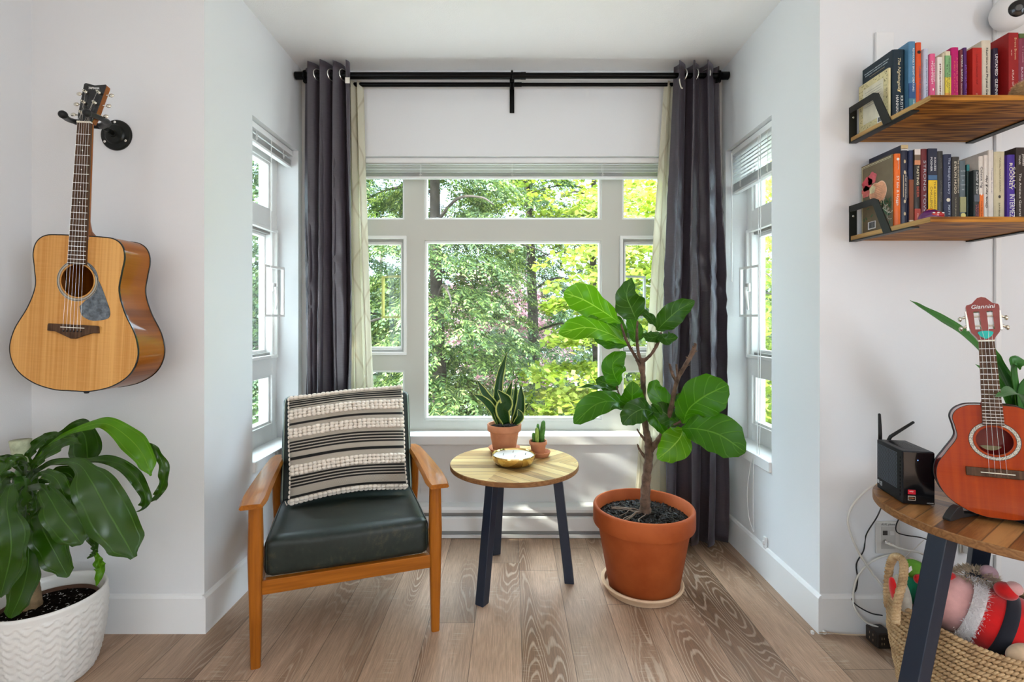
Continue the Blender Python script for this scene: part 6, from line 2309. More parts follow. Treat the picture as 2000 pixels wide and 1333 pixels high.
tag(obj('ribbon_print', mb, pc_((0.75, 0.72, 0.62)), t), kind='stuff')
mb = MB()
for (y0, y1, z0, z1) in ((0.003, dp_ - 0.003, H - 0.006, H - 0.0045), (0.003, dp_ - 0.003, H - 0.010, H - 0.0092), (dp_ - 0.0045, dp_ - 0.003, 0.004, H - 0.004)):
    mb.span((-0.0006, y0, z0), (0, y1, z1))
obj('border_print', mb, pc_((0.70, 0.66, 0.45)), t)
barcode(t, 0.072, 0.108, 0.014, 0.040, 3)

t, w, H, _ = book('bright orange paperback with white lettering on the lower shelf', Z2, 1745.6, 1759.8, 300.5, 1.610, (0.72, 0.135, 0.010), 0.14, group=G2,
     texts=[('SY Isle & Hygge', 0.45, 0.50, 0.0110, (0.80, 0.72, 0.62), 0.40), ('MARIE TOURELL', 0.55, 0.84, 0.004, (0.78, 0.62, 0.5), 0.12)])
mb = MB(); mb.lathe([(0.0045, 0), (0.0045, 0.0005), (0, 0.0006)], 20, M=Matrix.Translation((w * .5, -0.0002, H * 0.925)) @ Matrix.Rotation(R(90), 4, 'X')); obj('logo', mb, pc_(WH), t)
t, w, H, _ = book('tall navy book with gold ornaments and a cream top band', Z2, 1760.6, 1773.6, 283.5, 1.610, (0.018, 0.020, 0.040), 0.15, group=G2,
     patches=[(0.955, 1.0, (0.55, 0.42, 0.22)), (0.935, 0.950, (0.60, 0.58, 0.55)), (0.0, 0.018, (0.60, 0.55, 0.48)), (0.36, 0.62, (0.035, 0.035, 0.050))],
     texts=[('THE ART OF MIXOLOGY', 0.62, 0.50, 0.0058, (0.65, 0.60, 0.50), 0.34)])
mb = MB()
for fz in (0.80, 0.67, 0.32, 0.17):
    mb.sphere((w * .5, -0.0003, H * fz), (0.0035, 0.0007, 0.0062), 8, 6)
mb.span((w * .25, -0.0008, H * 0.37), (w * .32, -0.0002, H * 0.64))
obj('gold_ornament', mb, pc_((0.58, 0.46, 0.28)), t)
book('navy book with a rust-brown lower spine between tall navy and beer books', Z2, 1775.5, 1784.3, 294, 1.606, (0.020, 0.028, 0.075), 0.145, group=G2, patches=[(0.10, 0.62, (0.20, 0.055, 0.018)), (0.0, 0.10, (0.55, 0.45, 0.30))])
book('dark book with cream title and a brick red foot on the lower shelf', Z2, 1785, 1797.8, 292, 1.602, (0.030, 0.026, 0.022), 0.14, group=G2,
     patches=[(0.93, 1.0, (0.70, 0.62, 0.55)), (0.86, 0.93, (0.16, 0.11, 0.07)), (0.80, 0.86, (0.62, 0.26, 0.12)), (0.0, 0.24, (0.40, 0.055, 0.035))],
     texts=[('TASTING', 0.50, 0.665, 0.0105, (0.80, 0.72, 0.50), 0.245), ('BEER', 0.50, 0.455, 0.0105, (0.48, 0.10, 0.06), 0.14), ('MOSHER', 0.5, 0.115, 0.0068, (0.72, 0.55, 0.45), 0.13)])
book('grey-black book with wide silver capitals and a red left edge', Z2, 1799.5, 1811.3, 291, 1.598, (0.040, 0.034, 0.042), 0.14, group=G2, texts=[('STRONG TOWNS', 0.5, 0.46, 0.0115, (0.42, 0.44, 0.48), 0.78)], cover=pc_((0.14, 0.018, 0.020)))
book('navy and yellow book with black capitals on the yellow band', Z2, 1812.3, 1830.4, 290.5, 1.596, (0.022, 0.024, 0.045), 0.145, group=G2, hard=True,
     patches=[(0.60, 0.66, (0.06, 0.13, 0.24)), (0.16, 0.595, (0.72, 0.47, 0.020)), (0.08, 0.155, (0.05, 0.09, 0.18))],
     texts=[('KOUZES', 0.74, 0.80, 0.0085, (0.75, 0.75, 0.74), 0.17), ('POSNER', 0.34, 0.80, 0.0085, (0.75, 0.75, 0.74), 0.18), ('THE LEADERSHIP', 0.72, 0.38, 0.0085, (0.14, 0.09, 0.02), 0.40), ('CHALLENGE', 0.34, 0.36, 0.0100, (0.14, 0.09, 0.02), 0.31)])
book('matt charcoal book with a faint grey title', Z2, 1831.8, 1842.8, 295.5, 1.594, (0.035, 0.034, 0.030), 0.135, group=G2, texts=[('LILITH\'S BROOD', 0.55, 0.47, 0.0055, (0.16, 0.15, 0.12), 0.28), ('OCTAVIA', 0.55, 0.84, 0.005, (0.15, 0.14, 0.12), 0.14), ('BUTLER', 0.5, 0.13, 0.0060, (0.35, 0.34, 0.32), 0.12)])
t, w, H, _ = book('dark blue book with pale title and a small cream hexagon', Z2, 1843.2, 1859.3, 301.5, 1.592, (0.022, 0.028, 0.065), 0.14, group=G2,
     texts=[('The Midnight Library', 0.62, 0.70, 0.0092, (0.50, 0.55, 0.65), 0.50), ('MATT HAIG', 0.6, 0.16, 0.0088, (0.62, 0.68, 0.74), 0.28)])
mb = MB(); mb.lathe([(0.0065, 0), (0.0065, 0.0005), (0, 0.0006)], 6, M=Matrix.Translation((w * .52, -0.0002, H * 0.37)) @ Matrix.Rotation(R(90), 4, 'X')); obj('cream_house', mb, pc_((0.66, 0.60, 0.46)), t)
book('brown-black book with bold cream capitals near the middle of the lower shelf', Z2, 1860.3, 1875, 306.5, 1.590, (0.050, 0.043, 0.034), 0.135, group=G2,
     texts=[('THE SEVEN HUSBANDS OF', 0.74, 0.72, 0.0058, (0.66, 0.60, 0.45), 0.48), ('EVELYN HUGO', 0.33, 0.70, 0.0100, (0.78, 0.70, 0.52), 0.46), ('TAYLOR JENKINS REID', 0.38, 0.22, 0.0055, (0.40, 0.36, 0.24), 0.40)])
t, w, H, _ = book('grey-green book with a pale yellow disc near the foot', Z2, 1875.4, 1886.8, 314, 1.590, (0.10, 0.13, 0.14), 0.13, group=G2, patches=[(0.22, 0.45, (0.34, 0.33, 0.16)), (0.0, 0.11, (0.09, 0.11, 0.13))])
for s, fz in (('ALL THE', 0.84), ('LIGHT', 0.77), ('WE', 0.70), ('CANNOT', 0.63), ('SEE', 0.56)):
    text_obj('lettering', s, 0.0048, pc_((0.50, 0.55, 0.58)), t, frame_M((w * .45, -0.0006, H * fz), (1, 0, 0), (0, 0, 1)), extrude=0.0002, fit=min(w * .8, 0.0026 * len(s)))
mb = MB(); mb.lathe([(0.0080, 0), (0.0080, 0.0005), (0, 0.0006)], 24, M=Matrix.Translation((w * .5, -0.0004, H * 0.17)) @ Matrix.Rotation(R(90), 4, 'X')); obj('yellow_disc', mb, pc_((0.66, 0.58, 0.20)), t)
book('teal-topped book mostly hidden behind a small dark one', Z2, 1888.5, 1893.5, 322, 1.600, (0.010, 0.030, 0.030), 0.15, group=G2, patches=[(0.90, 1.0, (0.03, 0.20, 0.20))])
book('short dark book with white script and red lettering', Z2, 1894.5, 1908.5, 332.5, 1.584, (0.030, 0.038, 0.036), 0.125, group=G2, patches=[(0.44, 0.56, (0.10, 0.11, 0.13))],
     texts=[('Cinder & Claw', 0.5, 0.78, 0.0100, (0.66, 0.66, 0.64), 0.40, 0.4), ('THE ROOMING', 0.68, 0.24, 0.0062, (0.48, 0.12, 0.14), 0.32), ('HOUSE', 0.34, 0.26, 0.0065, (0.46, 0.12, 0.14), 0.24)])
t, w, H, _ = book('white-topped book with an orange lower half on the lower shelf', Z2, 1909.5, 1920.6, 305.5, 1.586, (0.70, 0.64, 0.56), 0.135, group=G2, patches=[(0.0, 0.455, (0.74, 0.16, 0.020))],
     texts=[('Celeste Ng', 0.50, 0.70, 0.0095, (0.10, 0.09, 0.09), 0.30), ('Little Fires Everywhere', 0.5, 0.19, 0.0065, (0.40, 0.07, 0.01), 0.34)])
mb = MB(); mb.sphere((w * .5, -0.0006, H * 0.46), (0.0022, 0.0006, 0.0045), 8, 6); obj('logo', mb, pc_(WH), t)
book('white book with a black brush script title reading upward', Z2, 1921.4, 1930.2, 303.5, 1.584, (0.68, 0.62, 0.55), 0.13, group=G2)
bk = [o for o in bpy.data.objects if o.name.startswith('book') and o.parent is None][-1]
wx = (1930.2 - 1921.4) / F * 1.584
text_obj('lettering', 'Gloria, her & Mac', 0.0095, pc_(BK), bk, frame_M((wx * 0.5, -0.0006, 0.11), (0, 0, 1), (-1, 0, 0)), extrude=0.0002, fit=0.105, shear=0.4)
book('plain ivory hardcover with a thin grey title', Z2, 1931, 1942, 293.5, 1.590, (0.70, 0.64, 0.57), 0.14, group=G2, texts=[('Thomas Knauer', 0.55, 0.60, 0.0045, (0.30, 0.28, 0.30), 0.34)])
t, w, H, _ = book('wide beige book with spaced thin capitals and a dark thumbprint', Z2, 1942.8, 1963.6, 296.5, 1.592, (0.58, 0.51, 0.33), 0.14, group=G2,
     texts=[('YUVAL NOAH HARARI', 0.48, 0.69, 0.0055, (0.20, 0.17, 0.10), 0.46), ('SAPIENS', 0.42, 0.23, 0.0060, (0.24, 0.20, 0.12), 0.18)])
mb = MB(); mb.sphere((w * .45, -0.0004, H * 0.40), (0.0040, 0.0006, 0.0052), 12, 8); obj('thumbprint', mb, pc_((0.06, 0.05, 0.04)), t)
book('bright purple book with large cream block letters', Z2, 1964.3, 1983.5, 302.5, 1.584, (0.060, 0.025, 0.26), 0.135, group=G2,
     texts=[('SALLY', 0.74, 0.68, 0.0115, (0.80, 0.74, 0.58), 0.30), ('ROONEY', 0.34, 0.70, 0.0145, (0.80, 0.74, 0.58), 0.37), ('INTERMEZZO', 0.5, 0.24, 0.0240, (0.76, 0.74, 0.70), 0.42)])
book('brown-black book at the right edge of the lower shelf', Z2, 1984.2, 2003, 288.5, 1.584, (0.040, 0.026, 0.020), 0.14, group=G2, hard=True,
     texts=[('The Anxious Generation', 0.42, 0.36, 0.0100, (0.70, 0.66, 0.60), 0.62), ('Haidt', 0.38, 0.84, 0.0095, (0.70, 0.66, 0.60), 0.11), ('Jonathan', 0.76, 0.84, 0.0095, (0.70, 0.66, 0.60), 0.15)])

# ornaments on the shelves
orn = thing('glass_ornament', 'small glossy red and purple dome ornament in front of the lower shelf books', 'ornament', ((1821 - 1000) / F * 1.50, 1.505, Z2 + 0.0005))
mb = MB(); mb.lathe([(0.034, 0), (0.036, 0.004), (0.0355, 0.012), (0.031, 0.022), (0.022, 0.031), (0.010, 0.036), (0, 0.037)], 32, M=Matrix.Diagonal((1, 0.75, 1, 1)))
obj('dome', mb, plain('purple_lacquer', (0.10, 0.012, 0.10), 0.15, coat=0.8), orn, smooth=True)
mb = MB(); mb.sphere((0.004, -0.0165, 0.016), (0.023, 0.011, 0.0115), 16, 10); obj('red_front', mb, plain('red_lacquer_gloss', (0.45, 0.008, 0.010), 0.12, coat=0.8), orn, smooth=True)
mb = MB(); mb.sphere((-0.004, -0.002, 0.034), (0.010, 0.008, 0.005), 12, 8); obj('orange_cap', mb, plain('orange_lacquer', (0.65, 0.16, 0.01), 0.2), orn, smooth=True)
for x in (-0.012, 0.000, 0.016):
    mb = MB(); mb.sphere((x, -0.0262 + abs(x) * 0.12, 0.0215), (0.0045, 0.002, 0.0020), 10, 6); obj('white_fleck', mb, pc_(WH, 0.2), orn, smooth=True)


def fluff(mb, c, r, count, length, w, seed=1, hemi=None, droop=0.3):
    rnd = random.Random(seed)
    for _ in range(count):
        while True:
            d = Vector((rnd.gauss(0, 1), rnd.gauss(0, 1), rnd.gauss(0, 1)))
            if d.length < 1e-3:
                continue
            d.normalize()
            if hemi is None or d.dot(hemi) > -0.2:
                break
        p = Vector((c[0] + d.x * r[0], c[1] + d.y * r[1], c[2] + d.z * r[2]))
        q = (d + Vector((rnd.uniform(-.5, .5), rnd.uniform(-.5, .5), rnd.uniform(-.5, .5) - droop))).normalized()
        L = length * rnd.uniform(0.6, 1.2)
        s = q.cross(Vector((rnd.uniform(-1, 1), rnd.uniform(-1, 1), rnd.uniform(-1, 1)))).normalized() * w
        mb.add([p - s, p + s, p + q * L * 0.6 + s * 0.5 - Vector((0, 0, L * 0.05)), p + q * L - Vector((0, 0, L * 0.15))], [(0, 1, 2), (0, 2, 3)])


pf = thing('plush_toy', 'fluffy tan plush peeking over the right edge of the upper shelf', 'plush toy', ((2001 - 1000) / F * 1.48, 1.48, Z1 + 0.001))
M_tan = plain('tan_fur', (0.55, 0.36, 0.18), 0.9, var=0.25, vscale=60)
mb = MB(); mb.sphere((0.006, 0, 0.030), (0.030, 0.030, 0.031), 20, 12); obj('body', mb, M_tan, pf, smooth=True)
mb = MB(); fluff(mb, (0.006, 0, 0.0305), (0.030, 0.030, 0.030), 2600, 0.012, 0.0005, 4, hemi=Vector((-0.5, -0.7, 0.4)))
mb.v = [Vector((v.x, v.y, max(v.z, 0.0005))) for v in mb.v]
tag(obj('fur', mb, M_tan, pf), kind='stuff')

# security camera and its wall plate, upper right
scam = thing('security_camera', 'white security camera with a black round lens in the top right corner', 'camera', (1.728, D0, 2.165))
M_wp = plain('white_plastic', (0.74, 0.73, 0.71), 0.35)
mb = MB(); mb.span((-0.030, -0.006, -0.130), (0.15, -0.001, -0.060)); mb.span((0.000, -0.010, -0.060), (0.15, -0.001, 0.16)); obj('wall_plate', mb, M_wp, scam, bevel=0.003)
mb = MB()
mb.v = []
mb.sphere((0, 0, 0), (0.056, 0.045, 0.060), 32, 20, M=Matrix.Translation((0.005, -0.060, 0.028)) @ Matrix.Rotation(R(-25), 4, 'Z'))
obj('housing', mb, M_wp, scam, smooth=True)
LM = Matrix.Translation((-0.006, -0.096, 0.020)) @ Matrix.Rotation(R(-28), 4, 'Z') @ Matrix.Rotation(R(100), 4, 'X')
mb = MB(); mb.lathe([(0.026, -0.004), (0.027, 0.004), (0.024, 0.008), (0, 0.009)], 32, M=LM); obj('lens_disc', mb, M_black, scam, smooth=True)
mb = MB(); mb.lathe([(0.010, 0.009), (0.0105, 0.011), (0.007, 0.012), (0, 0.0105)], 24, M=LM); obj('lens', mb, plain('lens_glass', (0.05, 0.05, 0.05), 0.08, coat=1.0), scam, smooth=True)

# ---------------------------------------------------------------- plant behind the small guitar
OP = (1.475, 1.500)
op = thing('potted_strap_plant', 'strap-leaved plant in a dark pot behind the small orange guitar', 'potted plant', (*OP, 0.605))
mb = MB(); mb.lathe([(0.040, 0.0005), (0.042, 0.002), (0.054, 0.085), (0.056, 0.095), (0.053, 0.096), (0.050, 0.085), (0, 0.082)], 40, cap0=True, cap1=False); obj('pot', mb, plain('charcoal_pot', (0.05, 0.05, 0.05), 0.5), op, auto=50)
obj('soil', soil_mb(0.0505, 0.086, h=0.002), M_soil, op)
M_strap = leaf_material('strap_leaf', (0.030, 0.120, 0.020), (0.06, 0.20, 0.04), (0.05, 0.16, 0.03), 0.15, 0.3, nv=0, vs=0.5)
bz = P(1981, 900, 1.50)
for pts, wd, fc in [
    ([(1976, 905, 1.50), (1975, 800, 1.49), (1930, 705, 1.46), (1880, 652, 1.45), (1830, 620, 1.44), (1777, 587, 1.43)], 30, (0.1, -1, 0.7)),
    ([(1984, 905, 1.50), (1990, 830, 1.48), (1975, 760, 1.46), (1945, 705, 1.44), (1935, 672, 1.44)], 26, (-0.2, -1, 0.4)),
    ([(1982, 905, 1.49), (1985, 840, 1.46), (1968, 790, 1.44), (1945, 745, 1.43), (1905, 712, 1.42)], 26, (0.2, -1, 0.4)),
    ([(1985, 905, 1.49), (2000, 830, 1.46), (1980, 770, 1.44), (1950, 712, 1.43)], 30, (0.2, -1, 0.4)),
    ([(1986, 900, 1.49), (1985, 800, 1.44), (1975, 725, 1.42), (1985, 709, 1.41), (2010, 712, 1.40)], 32, (0.4, -1, 0.5)),
    ([(1990, 900, 1.48), (2010, 820, 1.40), (1985, 768, 1.30), (1944, 776, 1.235)], 26, (0, -0.7, 1)),
    ([(1990, 905, 1.49), (2006, 830, 1.45), (2000, 770, 1.43), (2025, 720, 1.42)], 28, (-0.3, -1, 0.3)),
    ([(1988, 905, 1.49), (1998, 850, 1.46), (1990, 790, 1.44), (2000, 740, 1.44)], 30, (-0.3, -1, 0.3)),
]:
    mb, uv = leaf_mb([P(*p) for p in pts], wd / 2 * 1.45 / F, [(0, 0.5), (0.4, 1.0), (0.75, 0.85), (0.93, 0.4), (1, 0.03)], fc, nu=6, cup=0.3, n=8)
    obj('leaf', mb, M_strap, op, smooth=True, world=True, uv=uv)

# ---------------------------------------------------------------- outlets and cables
M_plate = plain('outlet_plastic', (0.62, 0.60, 0.56), 0.4)
wp = thing('wall_plate', 'white phone and cable wall plate under the edge of the brown table', 'wall plate', P(1731, 1049, D0))
mb = MB(); mb.span((-0.042, -0.008, -0.058), (0.044, -0.001, 0.058)); obj('plate', mb, M_plate, wp, bevel=0.003)
mb = MB(); mb.span((-0.024, -0.010, -0.040), (0.026, -0.0079, 0.040)); obj('insert', mb, plain('insert_grey', (0.50, 0.48, 0.44), 0.4), wp, bevel=0.001)
for x, c in ((-0.012, (0.05, 0.045, 0.04)), (0.013, (0.66, 0.64, 0.60))):
    mb = MB(); mb.span((x - 0.008, -0.0115, 0.010), (x + 0.008, -0.0099, 0.026)); j = obj('jack', mb, plain('jack_plastic', c, 0.5), wp)
mb = MB(); mb.tube([(-0.012, -0.010, -0.010), (-0.012, -0.020, -0.012)], 0.0055, 10); mb.tube([(-0.012, -0.018, -0.011), (0.004, -0.034, -0.018)], 0.0048, 10); obj('coax_plug', mb, M_steel, wp, smooth=True)
text_obj('lettering', 'AUX, phone', 0.011, pc_((0.05, 0.05, 0.05)), wp, frame_M((0.0, -0.0084, 0.0475), (1, 0, 0), (0, 0, 1)), extrude=0.0001, fit=0.050, shear=0.2)
wo = thing('wall_outlet', 'white wall outlet with plugged chargers behind the back leg of the brown table', 'outlet', P(1905, 1058, D0))
mb = MB(); mb.span((-0.060, -0.008, -0.040), (0.068, -0.001, 0.060)); obj('plate', mb, M_plate, wo, bevel=0.003)
for x in (-0.040, 0.03):
    mb = MB(); mb.span((x - 0.014, -0.034, -0.035), (x + 0.014, -0.008, 0.000)); obj('charger_plug', mb, M_wp, wo, bevel=0.003)


def cable(label, pts, r, mat, n=10, name='cable', cat='cable', group=None):
    pp = smooth_path([P(*p) for p in pts], n)
    mb = MB()
    o = pp[0].copy()
    mb.tube([p - o for p in pp], r, 8)
    ob = obj(name, mb, mat, smooth=True)
    ob.location = o
    tag(ob, label, cat, group)
    return ob


M_wc = plain('white_cable', (0.66, 0.64, 0.58), 0.45)
M_bc = plain('black_cable', (0.02, 0.02, 0.02), 0.5)
M_tc = plain('tan_cable', (0.55, 0.42, 0.30), 0.5)
cable('thick white cable looping down the wall from the mini computer to the basket', [(1724, 948, 1.655), (1708, 949, 1.70), (1688, 962, 1.73), (1665, 988, 1.745), (1656, 1015, 1.745), (1662, 1045, 1.745), (1680, 1085, 1.742), (1705, 1122, 1.738), (1727, 1150, 1.72)], 0.0036, M_wc)
cable('thick white cable arching low on the wall above the power block', [(1815, 1106, 1.760), (1780, 1092, 1.760), (1740, 1085, 1.758), (1705, 1096, 1.758), (1678, 1122, 1.757), (1667, 1155, 1.757), (1670, 1190, 1.735), (1690, 1215, 1.725), (1715, 1226, 1.715)], 0.0034, M_wc)
cable('thin black cable hanging down the wall left of the wall plate', [(1722, 990, 1.62), (1712, 1012, 1.70), (1692, 1045, 1.766), (1687, 1075, 1.7665), (1673, 1102, 1.7665), (1675, 1130, 1.7665), (1672, 1152, 1.7665), (1663, 1166, 1.766), (1672, 1182, 1.735), (1700, 1198, 1.73), (1724, 1203, 1.71)], 0.0022, M_bc)
cable('thin black cable drooping from the table edge beside the wall plate', [(1755, 1015, 1.72), (1750, 1028, 1.74), (1752, 1040, 1.75), (1768, 1046, 1.75), (1800, 1051, 1.745), (1822, 1060, 1.74)], 0.0020, M_bc)
cable('white coaxial cable leaving the wall plate towards the table leg', [(1729, 1061, 1.728), (1742, 1066, 1.715), (1765, 1074, 1.70), (1795, 1080, 1.70), (1815, 1090, 1.70)], 0.0034, M_wc)
cable('thin white cable crossing diagonally behind the front table leg', [(1757, 1098, 1.75), (1780, 1078, 1.752), (1805, 1055, 1.755), (1815, 1045, 1.755)], 0.0013, M_wc)
cable('thin white cable dropping from the outlet charger to the basket', [(1888, 1068, 1.735), (1892, 1080, 1.72), (1888, 1100, 1.72), (1868, 1118, 1.70), (1860, 1180, 1.69), (1862, 1262, 1.68)], 0.0016, M_wc)
cable('thin white cable slanting down from the outlet plate', [(1910, 1066, 1.735), (1915, 1085, 1.72), (1922, 1105, 1.70), (1925, 1180, 1.68), (1920, 1266, 1.67)], 0.0016, M_wc)
cable('beige cable lying on the floor along the right baseboard', [(1716, 1240, 1.715), (1690, 1241, 1.735), (1650, 1240, 1.742), (1615, 1236.5, 1.746), (1604, 1236.5, 1.742), (1600, 1236, 1.735)], 0.0022, M_tc)
pb = thing('power_block', 'black power extension block on the floor left of the basket', 'power strip', P(1716, 1243, 1.705))
pb.location.z = 0.001
mb = MB(); mb.span((-0.026, -0.030, 0), (0.030, 0.030, 0.052)); obj('housing', mb, plain('brown_black_plastic', (0.022, 0.017, 0.014), 0.35), pb, bevel=0.006)
mb = MB()
for z in (0.018, 0.036):
    mb.span((-0.0265, -0.010, z - 0.004), (-0.0258, -0.008, z + 0.004)); mb.span((-0.0265, 0.006, z - 0.004), (-0.0258, 0.008, z + 0.004))
    mb.span((-0.012, -0.0306, z - 0.004), (-0.010, -0.0299, z + 0.004)); mb.span((-0.004, -0.0306, z - 0.003), (-0.002, -0.0299, z + 0.003))
obj('socket_slots', mb, plain('slot_tan', (0.30, 0.22, 0.15), 0.5), pb)
for px_ in (1588, 1611):
    cp = thing('cable_clip', 'tiny white nail-in cable clip at the foot of the right wall corner, ' + ('alcove side' if px_ < 1600 else 'room side'), 'cable clip', P(px_, 1236, 1.745))
    cp.location.z = 0.012
    mb = MB(); mb.box((0, 0.004, 0), (0.009, 0.010, 0.012)); obj('clip_body', mb, M_wp, cp, bevel=0.002)
    mb = MB(); mb.tube([(0.002, -0.001, 0.004), (0.002, -0.010, 0.006)], 0.0015, 6); obj('nail', mb, M_steel, cp)

# ---------------------------------------------------------------- woven basket and plush toys
BX, BY = 1.345, 1.375


def weave_basket_material():
    m, nt, b = new_mat('seagrass')
    tc = N(nt, 'TexCoord').outputs['Object']
    n = N(nt, 'TexNoise', {'Vector': tc, 'Scale': 30.0, 'Detail': 4.0}).outputs[0]
    nf = N(nt, 'TexNoise', {'Vector': tc, 'Scale': 260.0, 'Detail': 3.0}).outputs[0]
    f = math_(nt, 'ADD', math_(nt, 'MULTIPLY', n, 0.6), math_(nt, 'MULTIPLY', nf, 0.4))
    nt.links.new(ramp(nt, f, [(0.32, (0.24, 0.13, 0.055)), (0.55, (0.48, 0.31, 0.15)), (0.75, (0.62, 0.46, 0.28))]), b.inputs['Base Color'])
    b.inputs['Roughness'].default_value = 0.7
    bump(nt, b, nf, 0.4, 0.001)
    return m


M_grass = weave_basket_material()
bas = thing('woven_basket', 'woven seagrass basket of plush toys under the brown table', 'basket', (BX, BY, 0))
RX_, RY_ = 0.235, 0.195


def rim_h(a):
    return 0.300 + 0.020 * math.cos(2 * a) - 0.012 * math.sin(a)


def bas_r(a, z):
    k = 0.86 + 0.14 * min(1, z / 0.20)
    e = 0.86
    c, s = math.cos(a), math.sin(a)
    return Vector((RX_ * k * math.copysign(abs(c) ** e, c), RY_ * k * math.copysign(abs(s) ** e, s), 0))


mb = MB()
ROWS = 21
rowp = 0.0142
NPT = 260
for r_ in range(ROWS):
    for ply in range(2):
        pts = []
        for i in range(NPT + 1):
            a = 2 * math.pi * i / NPT
            zf = (r_ + 0.5) / ROWS
            z = 0.006 + zf * (rim_h(a) - 0.008)
            base = bas_r(a, z)
            tw = i * 2 * math.pi / 4.0 + ply * math.pi + r_ * 1.1
            nrm = base.normalized()
            pts.append(Vector((BX * 0 + base.x, base.y, z)) + nrm * (0.0040 * math.cos(tw)) + Vector((0, 0, 0.0040 * math.sin(tw))))
        mb.tube(pts, 0.0044, 6, cap=False)
tag(obj('coiled_wall', mb, M_grass, bas, smooth=True), None)
mb = MB()
n = 60
inn = []
for z in (0.010, 0.290):
    for i in range(n):
        a = 2 * math.pi * i / n
        p = bas_r(a, z) * 0.975
        mb.v.append(Vector((p.x, p.y, min(z, rim_h(a) - 0.01))))
for i in range(n):
    mb.f.append((i, (i + 1) % n, n + (i + 1) % n, n + i)); mb.m.append(0)
mb.f.append(tuple(range(n))); mb.m.append(0)
obj('inner_lining', mb, plain('inner_weave', (0.20, 0.13, 0.07), 0.8), bas, smooth=True)


def rope(pts, r, twist=0.9):
    mb = MB()
    pp = smooth_path(pts, 14)
    for ply in range(3):
        q = []
        for i, p in enumerate(pp):
            t = (pp[min(i + 1, len(pp) - 1)] - pp[max(i - 1, 0)]).normalized()
            a = t.orthogonal().normalized() if i == 0 else (prev - t * prev.dot(t)).normalized()
            prev = a
            b = t.cross(a)
            th = i * twist + ply * 2.094
            q.append(p + (a * math.cos(th) + b * math.sin(th)) * r * 0.62)
        mb.tube(q, r * 0.72, 6)
    return mb


hp = [P(1749, 1218, 1.335), P(1752, 1180, 1.345), P(1764, 1130, 1.365), P(1764, 1098, 1.385), P(1749, 1088, 1.41), P(1738, 1105, 1.45), P(1733, 1150, 1.48), P(1734, 1185, 1.49)]
obj('handle', rope(hp, 0.0085), M_grass, bas, smooth=True, world=True)

M_pinkp = plain('pink_plush', (0.70, 0.36, 0.33), 0.95, var=0.08, vscale=40, sheen=0.4, bmp=0.3, bscale=700)
M_beigep = plain('beige_plush', (0.62, 0.42, 0.26), 0.95, var=0.15, vscale=40, sheen=0.3)
M_redp = plain('red_plush', (0.55, 0.006, 0.006), 0.9, var=0.12, vscale=30, sheen=0.35, bmp=0.3, bscale=700)
M_blackp = plain('black_plush', (0.012, 0.012, 0.018), 0.9, sheen=0.2)
M_whitef = plain('white_fur', (0.78, 0.72, 0.70), 0.95)
M_greenp = plain('green_plush', (0.12, 0.30, 0.03), 0.9, var=0.2, vscale=50)
M_darkgp = plain('dark_green_plush', (0.01, 0.16, 0.08), 0.9)

pig = thing('plush_toy', 'big round pink plush in a red suit with black belt lying in the basket', 'plush toy', (1.30, 1.33, 0.02))


def S_(name, c, r, mat, par, rotm=None, seg=28, rings=18, disp=None, world=True):
    mb = MB()
    M = Matrix.Translation(c) @ (rotm or Matrix.Identity(4))
    mb.sphere((0, 0, 0), r, seg, rings, 0, M, disp)
    return obj(name, mb, mat, par, smooth=True, world=world)


axis = (P(1985, 1250, 1.315) - P(1872, 1190, 1.385)).normalized()
hc = P(1868, 1180, 1.395)
S_('head', hc, (0.082, 0.070, 0.078), M_pinkp, pig)
# body as a lathe along the axis running to the lower right, towards the viewer
zax = axis
xax = zax.orthogonal().normalized()
BM = Matrix((xax, zax.cross(xax), zax)).transposed().to_4x4()
BM.translation = hc
mb = MB()
prof = [(0.078, 0.020), (0.088, 0.045), (0.094, 0.085), (0.096, 0.11), (0.094, 0.135), (0.086, 0.165), (0.068, 0.19), (0.035, 0.21), (0.0, 0.215)]
mb.lathe([p for p in prof], 36, 0, BM, cap0=True, cap1=False)
obj('red_suit', mb, M_redp, pig, smooth=True, world=True)
mb = MB(); mb.lathe([(0.0930, 0.072), (0.0955, 0.073), (0.0975, 0.080), (0.0985, 0.090), (0.0970, 0.100), (0.0940, 0.101)], 36, 0, BM, cap0=False, cap1=False)
obj('black_belt', mb, M_blackp, pig, smooth=True, world=True)
mb = MB()
rnd = random.Random(3)
for k in range(5200):
    a = rnd.uniform(0, 6.283)
    zz = 0.026 + 0.008 * rnd.gauss(0, 1)
    rr = 0.084 + rnd.uniform(-0.003, 0.005)
    p = BM @ Vector((rr * math.cos(a), rr * math.sin(a), zz))
    d = (BM.to_3x3() @ Vector((math.cos(a), math.sin(a), rnd.uniform(-0.8, 0.9)))).normalized()
    d = (d + Vector((rnd.uniform(-.5, .5), rnd.uniform(-.5, .5), rnd.uniform(-.5, .5)))).normalized()
    s = d.cross(Vector((rnd.uniform(-1, 1), rnd.uniform(-1, 1), 1))).normalized() * 0.0011
    L = rnd.uniform(0.006, 0.012)
    mb.add([p - s, p + s, p + d * L], [(0, 1, 2)])
mb.lathe([(0.078, 0.010), (0.0860, 0.016), (0.089, 0.026), (0.0875, 0.036), (0.080, 0.040)], 36, 0, BM, cap0=False, cap1=False)
tag(obj('fur_collar', mb, M_whitef, pig, world=True), None)
S_('sleeve', P(1965, 1155, 1.32), (0.026, 0.024, 0.022), M_redp, pig, Matrix.Rotation(R(20), 4, 'Y'))
S_('hand', P(1981, 1150, 1.31), (0.018, 0.018, 0.017), M_pinkp, pig)
S_('ear', P(1932, 1120, 1.39), (0.026, 0.014, 0.020), plain('mauve_plush', (0.42, 0.26, 0.28), 0.9), pig, Matrix.Rotation(R(35), 4, 'Y'))
